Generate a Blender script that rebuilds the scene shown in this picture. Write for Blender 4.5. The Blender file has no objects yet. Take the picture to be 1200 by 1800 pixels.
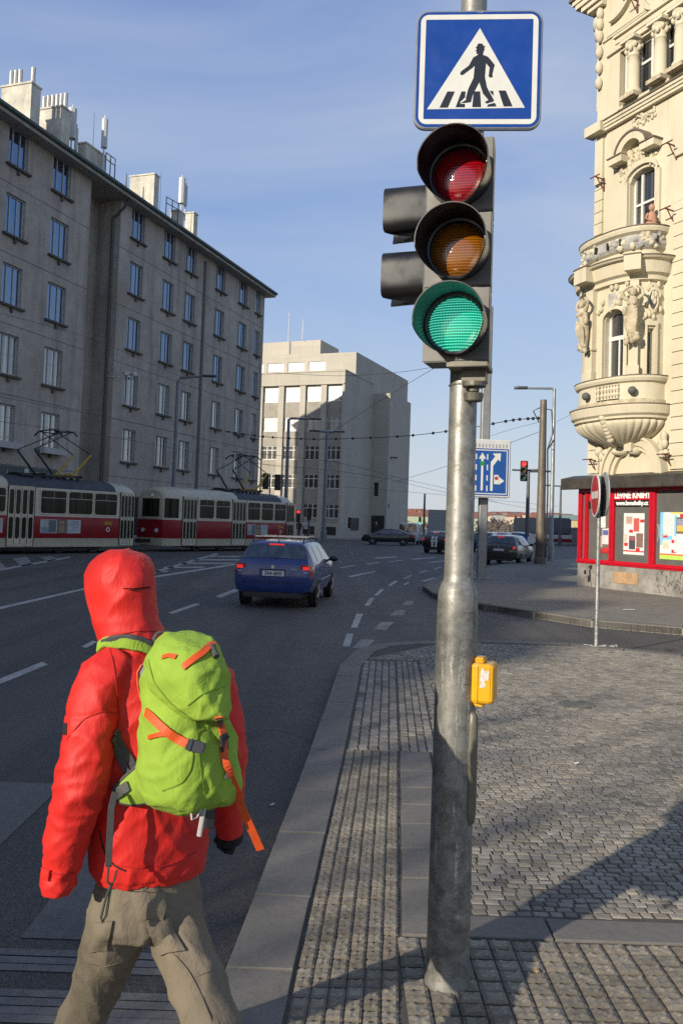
import bpy, bmesh, math, random
from math import sin, cos, tan, pi, radians, sqrt, atan2, floor, exp
from mathutils import Vector as V, Matrix as MX, noise as NZ
RND = random.Random(7)
SC = bpy.context.scene
COL = SC.collection
# ---------------------------------------------------------------- camera model (29 mm lens, eye 1.7 m above the pavement)
FPX, PPX, PPY, EYE = 1450.0, 600.0, 857.0, 1.70
PITCH, ROLL = math.atan(61/1450), radians(1.93)
FWD = V((0, cos(PITCH), sin(PITCH)))
U0 = V((0, -sin(PITCH), cos(PITCH))); R0 = V((1, 0, 0))
RIGHT = R0*cos(ROLL) + U0*sin(ROLL)
UPV = U0*cos(ROLL) - R0*sin(ROLL)
CAM = V((0, 0, EYE))
ROAD = -0.13
def ray(px, py):
    return FWD + RIGHT*((px-PPX)/FPX) + UPV*((PPY-py)/FPX)
def G(px, py, z=0.0):                     # survey point on a level surface
    d = ray(px, py); t = (z-EYE)/d.z
    return CAM + d*t
def AT(px, py, Y):                        # survey point at a given distance down the street
    d = ray(px, py); return CAM + d*(Y/d.y)
def ONP(px, py, p0, n):                   # survey point on a vertical plane
    d = ray(px, py); t = (V(p0)-CAM).dot(V(n))/d.dot(V(n)); return CAM + d*t
# ---------------------------------------------------------------- mesh builder
class MB:
    def __init__(s, T=None):
        s.v, s.f, s.m, s.T = [], [], [], T
        s.att = None
    def add(s, vs, fs, m=0):
        o = len(s.v)
        if s.T is not None: vs = [s.T @ V(p) for p in vs]
        s.v += [tuple(p) for p in vs]
        for f in fs: s.f.append(tuple(i+o for i in f)); s.m.append(m)
        return s
    def bx(s, x0, x1, y0, y1, z0, z1, m=0):
        return s.add([(x0,y0,z0),(x1,y0,z0),(x1,y1,z0),(x0,y1,z0),(x0,y0,z1),(x1,y0,z1),(x1,y1,z1),(x0,y1,z1)],
              [(0,3,2,1),(4,5,6,7),(0,1,5,4),(1,2,6,5),(2,3,7,6),(3,0,4,7)], m)
    def obx(s, c, size, R, m=0):          # oriented box
        a, b, h = size[0]/2, size[1]/2, size[2]/2; c = V(c); R = R.to_3x3()
        vs = [c + R @ V((x*a, y*b, z*h)) for z in (-1,1) for (x,y) in ((-1,-1),(1,-1),(1,1),(-1,1))]
        return s.add(vs, [(0,3,2,1),(4,5,6,7),(0,1,5,4),(1,2,6,5),(2,3,7,6),(3,0,4,7)], m)
    def rings(s, rs, m=0, cap=True, close=True, capm=None):
        n = len(rs[0]); vs = [p for r in rs for p in r]; fs = []
        for i in range(len(rs)-1):
            for j in range(n if close else n-1):
                k = (j+1) % n
                fs.append((i*n+j, i*n+k, (i+1)*n+k, (i+1)*n+j))
        s.add(vs, fs, m)
        if cap and close:
            s.add(rs[0], [tuple(range(n))[::-1]], m if capm is None else capm); s.add(rs[-1], [tuple(range(n))], m if capm is None else capm)
        return s
    def cyl(s, p0, p1, r0, r1=None, n=16, m=0, cap=True):
        return s.tube([p0, p1], [r0, r0 if r1 is None else r1], n, m, cap)
    def tube(s, pts, rad, n=10, m=0, cap=True, flat=None, up=None):
        pts = [V(p) for p in pts]
        if not hasattr(rad, '__len__'): rad = [rad]*len(pts)
        rs = []; prev = None
        for i, p in enumerate(pts):
            t = (pts[min(i+1, len(pts)-1)] - pts[max(i-1, 0)]).normalized()
            if prev is None:
                a = V(up) if up is not None else (V((0,0,1)) if abs(t.z) < .95 else V((0,1,0)))
                x = t.cross(a).normalized()
            else: x = (prev - t*prev.dot(t)).normalized()
            y = t.cross(x).normalized(); prev = x
            rx, ry = (rad[i], rad[i]) if flat is None else (rad[i], rad[i]*flat)
            rs.append([p + x*(cos(2*pi*k/n)*rx) + y*(sin(2*pi*k/n)*ry) for k in range(n)])
        return s.rings(rs, m, cap)
    def lathe(s, prof, c=(0,0,0), n=24, m=0, axis='z', cap=False, a0=0, a1=2*pi):
        c = V(c); full = abs(a1-a0-2*pi) < 1e-6; nn = n if full else n+1
        rs = []
        for r, h in prof:
            ring = []
            for k in range(nn):
                a = a0 + (a1-a0)*k/n
                q = (r*cos(a), r*sin(a), h) if axis == 'z' else ((r*cos(a), h, r*sin(a)) if axis == 'y' else (h, r*cos(a), r*sin(a)))
                ring.append(c + V(q))
            rs.append(ring)
        return s.rings(rs, m, cap, close=full)
    def prism(s, poly, h0, h1, m=0, F=None, cap=True):   # poly (u,v) extruded along w
        F = F or (lambda u, v, w: (u, v, w))
        a = [F(u, v, h0) for u, v in poly]; b = [F(u, v, h1) for u, v in poly]
        n = len(poly); s.add(a+b, [(i, (i+1) % n, n+(i+1) % n, n+i) for i in range(n)], m)
        if cap: s.add(a, [tuple(range(n))[::-1]], m); s.add(b, [tuple(range(n))], m)
        return s
    def ell(s, c, r, nu=16, nv=10, m=0):
        c = V(c); r = r if hasattr(r, '__len__') else (r, r, r)
        rs = []
        for i in range(nv+1):
            a = -pi/2 + pi*i/nv; a = max(-pi/2+.02, min(pi/2-.02, a))
            rs.append([c + V((r[0]*cos(a)*cos(2*pi*k/nu), r[1]*cos(a)*sin(2*pi*k/nu), r[2]*sin(a))) for k in range(nu)])
        return s.rings(rs, m, True)
    def text(s, body, F, size=1.0, depth=.01, m=0, align='CENTER', sx=1.0, bold=0.0):
        cu = bpy.data.curves.new('txt', 'FONT'); cu.body = body; cu.size = size; cu.align_x = align; cu.extrude = depth; cu.offset = bold
        cu.resolution_u = 3
        o = bpy.data.objects.new('txt', cu); COL.objects.link(o)
        dg = bpy.context.evaluated_depsgraph_get(); me = o.evaluated_get(dg).to_mesh()
        s.add([F(p.co.x*sx, p.co.y, p.co.z) for p in me.vertices], [tuple(p.vertices) for p in me.polygons], m)
        o.evaluated_get(dg).to_mesh_clear(); bpy.data.objects.remove(o); bpy.data.curves.remove(cu)
        return s
    def build(s, name, mats, parent=None, world=False, smooth=None, bevel=0, seg=2, loc=None, merge=0):
        me = bpy.data.meshes.new(name)
        vs = s.v
        if world and parent is not None:
            inv = parent.matrix_basis.inverted(); q = parent.parent
            while q is not None: inv = inv @ q.matrix_basis.inverted(); q = q.parent
            vs = [tuple(inv @ V(p)) for p in vs]
        elif loc is not None: vs = [tuple(V(p)-V(loc)) for p in vs]
        me.from_pydata(vs, [], s.f)
        mats = mats if isinstance(mats, (list, tuple)) else [mats]
        for mm in mats: me.materials.append(mm)
        if len(mats) > 1: me.polygons.foreach_set('material_index', s.m)
        bm = bmesh.new(); bm.from_mesh(me)
        if merge: bmesh.ops.remove_doubles(bm, verts=bm.verts, dist=merge)
        if bevel:
            bmesh.ops.remove_doubles(bm, verts=bm.verts, dist=1e-5)
            es = [e for e in bm.edges if len(e.link_faces) == 2 and e.calc_face_angle(0) > .6]
            bmesh.ops.bevel(bm, geom=es, offset=bevel, segments=seg, affect='EDGES', clamp_overlap=True)
        bmesh.ops.recalc_face_normals(bm, faces=bm.faces)
        bm.to_mesh(me); bm.free()
        if smooth:
            me.polygons.foreach_set('use_smooth', [True]*len(me.polygons))
            if smooth is not True: me.set_sharp_from_angle(angle=radians(smooth))
        o = bpy.data.objects.new(name, me); COL.objects.link(o)
        if parent is not None: o.parent = parent
        if loc is not None: o.location = loc
        return o
def tag(o, label=None, cat=None, group=None, kind=None):
    if label: o['label'] = label
    if cat: o['category'] = cat
    if group: o['group'] = group
    if kind: o['kind'] = kind
    return o
def thing(name, label, cat, loc=(0,0,0), rz=0.0, group=None):
    o = bpy.data.objects.new(name, None); COL.objects.link(o)
    o.empty_display_size = .1; o.location = loc; o.rotation_euler = (0, 0, rz)
    o.matrix_basis = MX.Translation(V(loc)) @ MX.Rotation(rz, 4, 'Z')
    return tag(o, label, cat, group)
def dup(root, loc=None, rz=None, label=None, group=None, mods=None):
    def cp(o, par):
        c = o.copy(); COL.objects.link(c)
        if par is not None: c.parent = par
        for ch in list(o.children): cp(ch, c)
        return c
    r = cp(root, None)
    if loc is not None:
        r.matrix_basis = MX.Translation(V(loc)) @ MX.Rotation(rz or 0, 4, 'Z')
    if label: r['label'] = label
    if group: r['group'] = group
    return r
# ---------------------------------------------------------------- materials
class NT:
    def __init__(s, name):
        s.m = bpy.data.materials.new(name); s.m.use_nodes = True
        s.n = s.m.node_tree.nodes; s.l = s.m.node_tree.links
        s.b = s.n['Principled BSDF']; s.tc = s.n.new('ShaderNodeTexCoord')
    def N(s, t, **kw):
        n = s.n.new('ShaderNode'+t)
        for k, v in kw.items():
            if k in n.inputs.keys(): n.inputs[k].default_value = v
            else: setattr(n, k, v)
        return n
    def L(s, a, b): s.l.new(a, b)
    def noise(s, scale, detail=4, rough=.55, vec=None, dist=0.0):
        n = s.N('TexNoise'); n.inputs['Scale'].default_value = scale; n.inputs['Detail'].default_value = detail
        n.inputs['Roughness'].default_value = rough; n.inputs['Distortion'].default_value = dist
        s.L(vec or s.tc.outputs['Object'], n.inputs['Vector']); return n.outputs['Fac']
    def ramp(s, fac, *stops):
        r = s.N('ValToRGB'); e = r.color_ramp.elements
        while len(e) < len(stops): e.new(.5)
        for i, (p, c) in enumerate(stops):
            e[i].position = p; e[i].color = (c, c, c, 1) if not hasattr(c, '__len__') else (*c[:3], 1)
        s.L(fac, r.inputs['Fac']); return r.outputs['Color']
    def mix(s, fac, a, b, mode='MIX'):
        n = s.N('Mix'); n.data_type = 'RGBA'; n.blend_type = mode
        for sock, val in ((n.inputs['Factor'], fac), (n.inputs['A'], a), (n.inputs['B'], b)):
            pass
        ins = [i for i in n.inputs if i.enabled]
        for i, val in zip((n.inputs[0], n.inputs[6], n.inputs[7]), (fac, a, b)):
            if isinstance(val, (int, float)): i.default_value = val if i.type == 'VALUE' else (val, val, val, 1)
            elif hasattr(val, '__len__'): i.default_value = (*val[:3], 1)
            else: s.L(val, i)
        return n.outputs[2]
    def math(s, op, a, b=0.0, c=None):
        n = s.N('Math'); n.operation = op
        for i, val in enumerate((a, b, c)):
            if val is None: continue
            if isinstance(val, (int, float)): n.inputs[i].default_value = val
            else: s.L(val, n.inputs[i])
        return n.outputs[0]
    def scaled(s, sx, sy, sz, src=None, rot=(0,0,0)):
        n = s.N('Mapping'); n.inputs['Scale'].default_value = (sx, sy, sz); n.inputs['Rotation'].default_value = rot
        s.L(src or s.tc.outputs['Object'], n.inputs['Vector']); return n.outputs['Vector']
    def bump(s, h, strength=.3, dist=.01, prev=None):
        n = s.N('Bump'); n.inputs['Strength'].default_value = strength; n.inputs['Distance'].default_value = dist
        s.L(h, n.inputs['Height'])
        if prev is not None: s.L(prev, n.inputs['Normal'])
        s.L(n.outputs['Normal'], s.b.inputs['Normal']); return n.outputs['Normal']
    def col(s, c):
        if hasattr(c, '__len__'): s.b.inputs['Base Color'].default_value = (*c[:3], 1)
        else: s.L(c, s.b.inputs['Base Color'])
    def set(s, **kw):
        for k, v in kw.items():
            k = k.replace('_', ' ')
            i = s.b.inputs[k]
            if isinstance(v, (int, float)): i.default_value = v
            elif hasattr(v, '__len__'): i.default_value = (*v[:3], 1)
            else: s.L(v, i)
MATS = {}
def dk(c, k): return tuple(x*k for x in c)
def M(name, c, rough=.6, metal=0.0, var=.15, scale=6.0, bump=0.0, bs=60.0, bd=.002, coat=0.0, spec=.5, dirt=None, streak=False, emit=None, es=1.0):
    if name in MATS: return MATS[name]
    t = NT(name)
    if var:
        f = t.noise(scale, 5, .6)
        c1 = t.ramp(f, (.3, dk(c, 1-var)), (.7, tuple(min(1, x*(1+var*.6)) for x in c)))
        if streak:
            g = t.noise(1.0, 4, .6, vec=t.scaled(5, 5, .35))
            c1 = t.mix(t.ramp(g, (.45, 0.0), (.75, .55)), c1, dk(c, .6))
        if dirt:
            g = t.noise(scale*3.1, 6, .7); c1 = t.mix(t.ramp(g, (.55, 0.0), (.72, .7)), c1, dirt)
        t.col(c1)
        r = t.noise(scale*2.3, 4); t.set(Roughness=t.ramp(r, (.3, max(.02, rough-.12)), (.7, min(1, rough+.1))))
    else:
        t.col(c); t.set(Roughness=rough)
    t.set(Metallic=metal, Specular_IOR_Level=spec)
    if coat: t.set(Coat_Weight=coat, Coat_Roughness=.04)
    if bump: t.bump(t.noise(bs, 5, .6), bump, bd)
    if emit: t.set(Emission_Color=emit, Emission_Strength=es)
    MATS[name] = t.m; return t.m
SUN_ELEV, SUN_AZIM, SUN_POW = 20.0, 225.0, 3.5
SKY_POW, CIRRUS, EXPO = 0.135, 3.4, 0.70
# ---------------------------------------------------------------- camera, sun, sky
cd = bpy.data.cameras.new('camera'); cam = bpy.data.objects.new('camera', cd); COL.objects.link(cam)
cd.sensor_fit = 'VERTICAL'; cd.sensor_height = 36.0; cd.sensor_width = 24.0; cd.lens = 36.0*FPX/1800
cd.shift_y = -(900-PPY)/1800; cd.clip_start = .05; cd.clip_end = 6000
cam.matrix_world = MX(((RIGHT.x, UPV.x, -FWD.x, 0), (RIGHT.y, UPV.y, -FWD.y, 0), (RIGHT.z, UPV.z, -FWD.z, EYE), (0,0,0,1)))
SC.camera = cam
SUN_EL, SUN_AZ = radians(SUN_ELEV), radians(SUN_AZIM)     # azimuth measured from +Y towards +X
sdir = V((sin(SUN_AZ)*cos(SUN_EL), cos(SUN_AZ)*cos(SUN_EL), sin(SUN_EL)))
sl = bpy.data.lights.new('sun', 'SUN'); sl.energy = SUN_POW; sl.angle = radians(.53); sl.color = (1, .90, .74)
so = bpy.data.objects.new('sun', sl); COL.objects.link(so); so.rotation_euler = sdir.to_track_quat('Z', 'Y').to_euler(); so.location = (-30, -30, 40)
W = bpy.data.worlds.new('World'); SC.world = W; W.use_nodes = True
wn, wl = W.node_tree.nodes, W.node_tree.links
bg = wn['Background']; bg.inputs['Strength'].default_value = SKY_POW
sky = wn.new('ShaderNodeTexSky'); sky.sky_type = 'NISHITA'; sky.sun_disc = False
sky.sun_elevation = SUN_EL; sky.sun_rotation = SUN_AZ; sky.air_density = 1.15; sky.dust_density = 0.8; sky.ozone_density = 2.2
tc = wn.new('ShaderNodeTexCoord'); mp = wn.new('ShaderNodeMapping'); mp.inputs['Scale'].default_value = (.9, 1.5, 2.6); mp.inputs['Rotation'].default_value = (.35, .5, .3)
nz = wn.new('ShaderNodeTexNoise'); nz.inputs['Scale'].default_value = 1.3; nz.inputs['Detail'].default_value = 7; nz.inputs['Roughness'].default_value = .55; nz.inputs['Distortion'].default_value = .6
rp = wn.new('ShaderNodeValToRGB'); rp.color_ramp.elements[0].position = .40; rp.color_ramp.elements[1].position = .80
rp.color_ramp.elements[0].color = (0,0,0,1); rp.color_ramp.elements[1].color = (.80,.80,.80,1)
mxn = wn.new('ShaderNodeMix'); mxn.data_type = 'RGBA'
wl.new(tc.outputs['Generated'], mp.inputs['Vector']); wl.new(mp.outputs['Vector'], nz.inputs['Vector']); wl.new(nz.outputs['Fac'], rp.inputs['Fac'])
sx_ = wn.new('ShaderNodeSeparateXYZ'); wl.new(tc.outputs['Generated'], sx_.inputs[0])
gr_ = wn.new('ShaderNodeValToRGB'); ge = gr_.color_ramp.elements
for _ in range(3): ge.new(.5)
for e_, (p_, c_) in zip(ge, ((.0,(2.4,2.6,2.9)), (.10,(1.90,2.28,2.98)), (.26,(1.22,1.80,3.10)), (.50,(.74,1.27,2.75)), (1.0,(.55,.95,2.0)))): e_.position = p_; e_.color = (*[v/4 for v in c_], 1)
wl.new(sx_.outputs[2], gr_.inputs['Fac'])
g4 = wn.new('ShaderNodeVectorMath'); g4.operation = 'SCALE'; g4.inputs['Scale'].default_value = 4.0; wl.new(gr_.outputs['Color'], g4.inputs[0])
mx0 = wn.new('ShaderNodeMix'); mx0.data_type = 'RGBA'; mx0.inputs[0].default_value = .80; wl.new(sky.outputs['Color'], mx0.inputs[6]); wl.new(g4.outputs[0], mx0.inputs[7])
wl.new(rp.outputs['Color'], mxn.inputs[0]); wl.new(mx0.outputs[2], mxn.inputs[6]); mxn.inputs[7].default_value = (CIRRUS*.80, CIRRUS*.88, CIRRUS*1.0, 1)
wl.new(mxn.outputs[2], bg.inputs['Color'])
SC.view_settings.view_transform = 'Standard'; SC.view_settings.look = 'None'; SC.view_settings.exposure = EXPO; SC.view_settings.gamma = 1
SC.cycles.max_bounces = 6; SC.cycles.use_denoising = False
try: SC.cycles.denoiser = 'OPENIMAGEDENOISE'
except Exception: pass
SC.cycles.sample_clamp_indirect = 6
# ---------------------------------------------------------------- materials of the ground
def asphalt_mat():
    t = NT('asphalt')
    big = t.noise(.35, 5, .6); mid = t.noise(3.0, 6, .7); fine = t.noise(105, 4, .85)
    c = t.ramp(big, (.3, (.040,.037,.034)), (.7, (.070,.064,.057)))
    c = t.mix(t.ramp(mid, (.45, 0.0), (.75, .35)), c, (.085,.080,.074))
    c = t.mix(t.ramp(fine, (.47, 0.0), (.64, .85)), c, (.19,.18,.165)); c = t.mix(t.ramp(fine, (.30, .8), (.44, 0.0)), c, (.016,.016,.016))
    trk = t.noise(1.0, 4, .6, vec=t.scaled(1.1, .05, 1, rot=(0,0,-.05))); c = t.mix(t.ramp(trk, (.46, 0.0), (.66, .45)), c, (.028,.027,.026))
    pat = t.N('TexVoronoi'); pat.inputs['Scale'].default_value = .16; t.L(t.tc.outputs['Object'], pat.inputs['Vector']); c = t.mix(t.ramp(pat.outputs['Color'], (.55, 0.0), (.6, .3)), c, (.075,.07,.063))
    vor = t.N('TexVoronoi'); vor.feature = 'DISTANCE_TO_EDGE'; vor.inputs['Scale'].default_value = .38
    wv = t.noise(2.2, 5, .6); mp = t.N('VectorMath'); mp.operation = 'MULTIPLY_ADD'
    nn = t.N('TexNoise'); nn.inputs['Scale'].default_value = 1.1; nn.inputs['Detail'].default_value = 5; t.L(t.tc.outputs['Object'], nn.inputs['Vector'])
    t.L(nn.outputs['Color'], mp.inputs[0]); mp.inputs[1].default_value = (1.2,1.2,0); t.L(t.tc.outputs['Object'], mp.inputs[2]); t.L(mp.outputs[0], vor.inputs['Vector'])
    crack = t.ramp(vor.outputs['Distance'], (0.0, .7), (.012, 0.0))
    msk = t.ramp(t.noise(.25, 3), (.52, 0.0), (.62, 1.0))
    c = t.mix(t.math('MULTIPLY', crack, msk), c, (.015,.015,.016))
    t.col(c); t.set(Roughness=t.ramp(mid, (.3, .62), (.7, .82)), Specular_IOR_Level=.45)
    n = t.bump(fine, .8, .008); t.bump(t.noise(2.0, 4), .25, .02, n)
    return t.m
ASPH = asphalt_mat()
def worn_paint(name, lo, hi, c=(.42,.41,.38)):
    t = NT(name)
    n1 = t.noise(26, 6, .75); n2 = t.noise(2.2, 5, .6); f = t.noise(210, 3, .8)
    a = t.math('ADD', t.math('MULTIPLY', n1, .55), t.math('MULTIPLY', n2, .45))
    w = t.ramp(a, (.36, lo), (.60, hi))
    base = t.ramp(f, (.40, (.045,.044,.044)), (.7, (.15,.145,.135)))
    t.col(t.mix(w, base, c)); t.set(Roughness=.75); t.bump(t.noise(190, 3, .7), .4, .005); return t.m
PAINT = worn_paint('road_paint', .35, .95, (.46,.45,.42)); PAINT_FAINT = worn_paint('road_paint_worn', .02, .30, (.27,.25,.22)); PAINT_BAND = worn_paint('guide_strip_paint', .06, .42, (.29,.27,.24))
def stone_mat(name, c1, c2, speck=.5, bs=420, rough=.8, attr=False, rel=.35):
    t = NT(name)
    big = t.noise(1.6, 5, .6); fine = t.noise(bs, 2, .8); m = t.noise(22, 5, .7)
    c = t.ramp(big, (.3, c1), (.7, c2))
    c = t.mix(t.ramp(m, (.45, 0.0), (.75, .4)), c, dk(c1, .55))
    c = t.mix(t.ramp(fine, (.48, 0.0), (.7, speck)), c, tuple(min(1, x*1.9) for x in c2))
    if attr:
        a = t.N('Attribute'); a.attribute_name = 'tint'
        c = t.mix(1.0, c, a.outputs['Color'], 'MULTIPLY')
    t.col(c); t.set(Roughness=rough)
    n = t.bump(m, rel, .008); t.bump(fine, .25, .002, n); return t.m
GRAN = stone_mat('granite_slab', (.105,.098,.088), (.165,.152,.132), .5)
SETT = stone_mat('cobble_stone', (.185,.168,.142), (.285,.255,.205), .4, attr=True)
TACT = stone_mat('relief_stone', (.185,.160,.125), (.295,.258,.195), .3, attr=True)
JOINT = M('joint_sand', (.075,.068,.058), .95, var=.3, scale=9, bump=.5, bs=120)
def paving_mat():
    t = NT('far_cobbles')
    br = t.N('TexBrick'); br.offset = .5
    for k, v in (('Scale', 1.0), ('Mortar Size', .006), ('Brick Width', .11), ('Row Height', .065)): br.inputs[k].default_value = v
    br.inputs['Color1'].default_value = (.16,.15,.13,1); br.inputs['Color2'].default_value = (.25,.23,.19,1); br.inputs['Mortar'].default_value = (.045,.042,.038,1)
    d = t.N('VectorMath'); d.operation = 'MULTIPLY_ADD'
    nn = t.N('TexNoise'); nn.inputs['Scale'].default_value = 6; t.L(t.tc.outputs['Object'], nn.inputs['Vector'])
    t.L(nn.outputs['Color'], d.inputs[0]); d.inputs[1].default_value = (.05,.05,0); t.L(t.tc.outputs['Object'], d.inputs[2]); t.L(d.outputs[0], br.inputs['Vector'])
    big = t.noise(.5, 5, .6)
    c = t.mix(t.ramp(big, (.35, 0.0), (.7, .5)), br.outputs['Color'], (.25,.228,.19))
    t.col(c); t.set(Roughness=.85); t.bump(br.outputs['Fac'], -.5, .01); return t.m
PAVE = paving_mat()

# ---------------------------------------------------------------- carriageway: one sheet out to the river
mb = MB()
xs = [-900,-300,-120,-60,-30,-12,0,12,30,60,120,300,900]; ys = [-200,-60,-20,0,10,20,40,80,140,260,420,900]
for i in range(len(xs)-1):
    for j in range(len(ys)-1):
        mb.add([(xs[i],ys[j],ROAD),(xs[i+1],ys[j],ROAD),(xs[i+1],ys[j+1],ROAD),(xs[i],ys[j+1],ROAD)], [(0,1,2,3)])
tag(mb.build('road', ASPH, merge=1e-4), kind='structure')

# kerb line of the near corner (surveyed), continued behind the viewer and up the side street
KERB = [(-.62,-3.0),(-.52,0.0),(-.45,2.0),(-.41,2.6)]+[(-.375,3.18),(-.331,3.82)]+[tuple(G(*q))[:2] for q in ((490,1462),(520,1385),(548,1310),(567,1255),(583,1210),(593,1180),(600,1160),(625,1143),(660,1132),(720,1127),(840,1125),(1000,1130),(1200,1150))]+[(7.2,10.6),(12,8.2),(22,3.2)]
def kx(Y):
    for (x0,y0),(x1,y1) in zip(KERB, KERB[1:]):
        if y0 <= Y <= y1: return x0+(x1-x0)*(Y-y0)/(y1-y0)
    return KERB[0][0]
poly = KERB + [(22,-3)]
mb = MB(); mb.prism(poly, ROAD-.02, -.0105)
tag(mb.build('pavement_bed', JOINT), kind='structure')
# granite kerb slabs, each cut, laid and worn a little differently
def slabs(name, rows, label=None):
    mb = MB()
    for (a, b, c, d, z) in rows:      # four plan corners
        cx = sum(p[0] for p in (a,b,c,d))/4; cy = sum(p[1] for p in (a,b,c,d))/4
        g = .004; q = []
        for p in (a,b,c,d):
            L = sqrt((p[0]-cx)**2+(p[1]-cy)**2) or 1
            q.append((p[0]+(cx-p[0])/L*g*1.4+RND.uniform(-.002,.002), p[1]+(cy-p[1])/L*g*1.4+RND.uniform(-.002,.002)))
        tz = [z+RND.uniform(-.003,.003) for _ in q]
        mb.add([(*p, ROAD-.01) for p in q]+[(*p, h) for p, h in zip(q, tz)], [(0,3,2,1),(4,5,6,7),(0,1,5,4),(1,2,6,5),(2,3,7,6),(3,0,4,7)])
    return tag(mb.build(name, GRAN, bevel=.003, seg=1), kind='structure')
KW = .255
cuts = [-3,-2.1,-1.2,-.3,.6,1.4,2.25]+[G(400, y).y for y in (1703,1572,1460,1383,1312,1255,1228,1203,1181,1162)]
rows = []
for a, b in zip(cuts, cuts[1:]):
    rows.append(((kx(a),a),(kx(a)+KW,a),(kx(b)+KW,b),(kx(b),b), .004))
arc = [p for p in KERB if p[1] >= cuts[-1]-.01 or p[0] > .2]
pts = [(kx(cuts[-1]), cuts[-1])] + [p for p in KERB if p[0] > kx(cuts[-1])+.05]
def inner(P, w):
    out = []
    for i, p in enumerate(P):
        a = V((*P[max(0, i-1)], 0)); b = V((*P[min(len(P)-1, i+1)], 0)); t = (b-a).normalized()
        out.append((p[0]+t.y*w, p[1]-t.x*w))
    return out
inn = inner(pts, KW); inn[0] = (kx(cuts[-1])+KW, cuts[-1])
for i in range(len(pts)-1):
    n = max(1, round((V(pts[i+1])-V(pts[i])).length/1.0)) if len(pts[i]) == 2 else 1
    for k in range(n):
        L = lambda A, B, t: (A[0]+(B[0]-A[0])*t, A[1]+(B[1]-A[1])*t)
        rows.append((L(pts[i],pts[i+1],k/n), L(inn[i],inn[i+1],k/n), L(inn[i],inn[i+1],(k+1)/n), L(pts[i],pts[i+1],(k+1)/n), .004))
slabs('kerb', rows)
# flat granite bands inside the pavement
rows = []
TY0, TY1 = 3.50, 6.28        # field of relief stones starts / long band ends
S1 = KW+.012                 # relief strip along the kerb
SW = .385
def bx0(Y): return kx(Y)+S1+SW+.015
ycut = [3.50,4.05,4.42,4.78,5.10,5.42,5.78,6.28]
for a, b in zip(ycut, ycut[1:]): rows.append(((bx0(a),a),(bx0(a)+.225,a),(bx0(b)+.225,b),(bx0(b),b), .001))
BX = bx0(3.5)+.235
x = BX
for L_ in (.40,.62,.52,.70,.6,.8,.9,1.0): rows.append(((x,3.50),(x+L_,3.50),(x+L_,3.685),(x,3.685), .001)); x += L_
x = kx(2.8)+S1+SW+.02
for L_ in (.55,.5,.7,.8,.9,1.0,1.1): rows.append(((x,2.60),(x+L_,2.60),(x+L_,2.868),(x,2.868), .001)); x += L_
slabs('granite_band', rows)

# individually laid stones
def tint(o, cols):
    me = o.data; a = me.attributes.new('tint', 'FLOAT_COLOR', 'FACE')
    a.data.foreach_set('color', [x for c in cols for x in (c[0], c[1], c[2], 1)])
def relief_stones(cells, name):
    mb = MB(); cols = []
    for (q, h) in cells:           # q: four corners counter-clockwise
        N = 6; k = RND.uniform(.72, 1.12); w = RND.uniform(-.05,.05); ph = RND.uniform(0, 6.28)
        grid = []; sx, sy = RND.uniform(-.9,.9), RND.uniform(-.9,.9)
        for j in range(N+1):
            for i in range(N+1):
                u, v = i/N, j/N
                x = (q[0][0]*(1-u)+q[1][0]*u)*(1-v)+(q[3][0]*(1-u)+q[2][0]*u)*v
                y = (q[0][1]*(1-u)+q[1][1]*u)*(1-v)+(q[3][1]*(1-u)+q[2][1]*u)*v
                a, b = 2*u-1, 2*v-1
                edge = max(abs(a), abs(b))
                ridge = max(0, 1-abs(abs(a)-abs(b))*2.2)*(.35+.65*RND.random())        # diagonal ridges
                pit = -exp(-((a-sx*.5)**2+(b-sy*.5)**2)*3.0)*RND.uniform(.2,.9)
                z = .0065*ridge + .005*pit + RND.uniform(-.0012,.0012)
                if edge > .98: z = -.0045
                grid.append((x, y, h+z))
        fs = [(j*(N+1)+i, j*(N+1)+i+1, (j+1)*(N+1)+i+1, (j+1)*(N+1)+i) for j in range(N) for i in range(N)]
        o = len(mb.v); mb.add(grid, fs)
        rim = [i for i in range(N+1)]+[(j+1)*(N+1)-1 for j in range(1, N+1)]+[N*(N+1)+i for i in range(N-1, -1, -1)]+[j*(N+1) for j in range(N-1, 0, -1)]
        n = len(rim); low = [(grid[i][0], grid[i][1], h-.04) for i in rim]
        o2 = len(mb.v); mb.v += low
        for i in range(n):
            mb.f.append((o+rim[i], o2+i, o2+(i+1) % n, o+rim[(i+1) % n])); mb.m.append(0)
        for j in range(N):
            for i in range(N):
                e_ = max(abs(2*(i+.5)/N-1), abs(2*(j+.5)/N-1)); zz = sum(grid[a_][2] for a_ in fs[j*N+i])/4-h; kk = k*(max(.62, min(1.25, .86+zz*75)) if e_ < .8 else .72)  # ridges tinted lighter, pits and edges darker: relief shading put in the colour
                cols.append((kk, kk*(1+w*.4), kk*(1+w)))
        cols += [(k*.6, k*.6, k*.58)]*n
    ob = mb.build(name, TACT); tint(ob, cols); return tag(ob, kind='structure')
cells = []
Y = 1.7; r = 0
while Y < TY1-.02:
    d = RND.uniform(.058, .072); n = 6; w = SW/n
    for i in range(n):
        g = .0022; sh = .012*sin(Y*7+i)
        x0 = kx(Y)+S1+i*w+g; x1 = x0+w-2*g; xb0 = kx(Y+d)+S1+i*w+g; xb1 = xb0+w-2*g
        cells.append((((x0,Y+g),(x1,Y+g),(xb1,Y+d-g),(xb0,Y+d-g)), -.002+RND.uniform(-.003,.003)))
    Y += d
Y = 2.875
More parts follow.
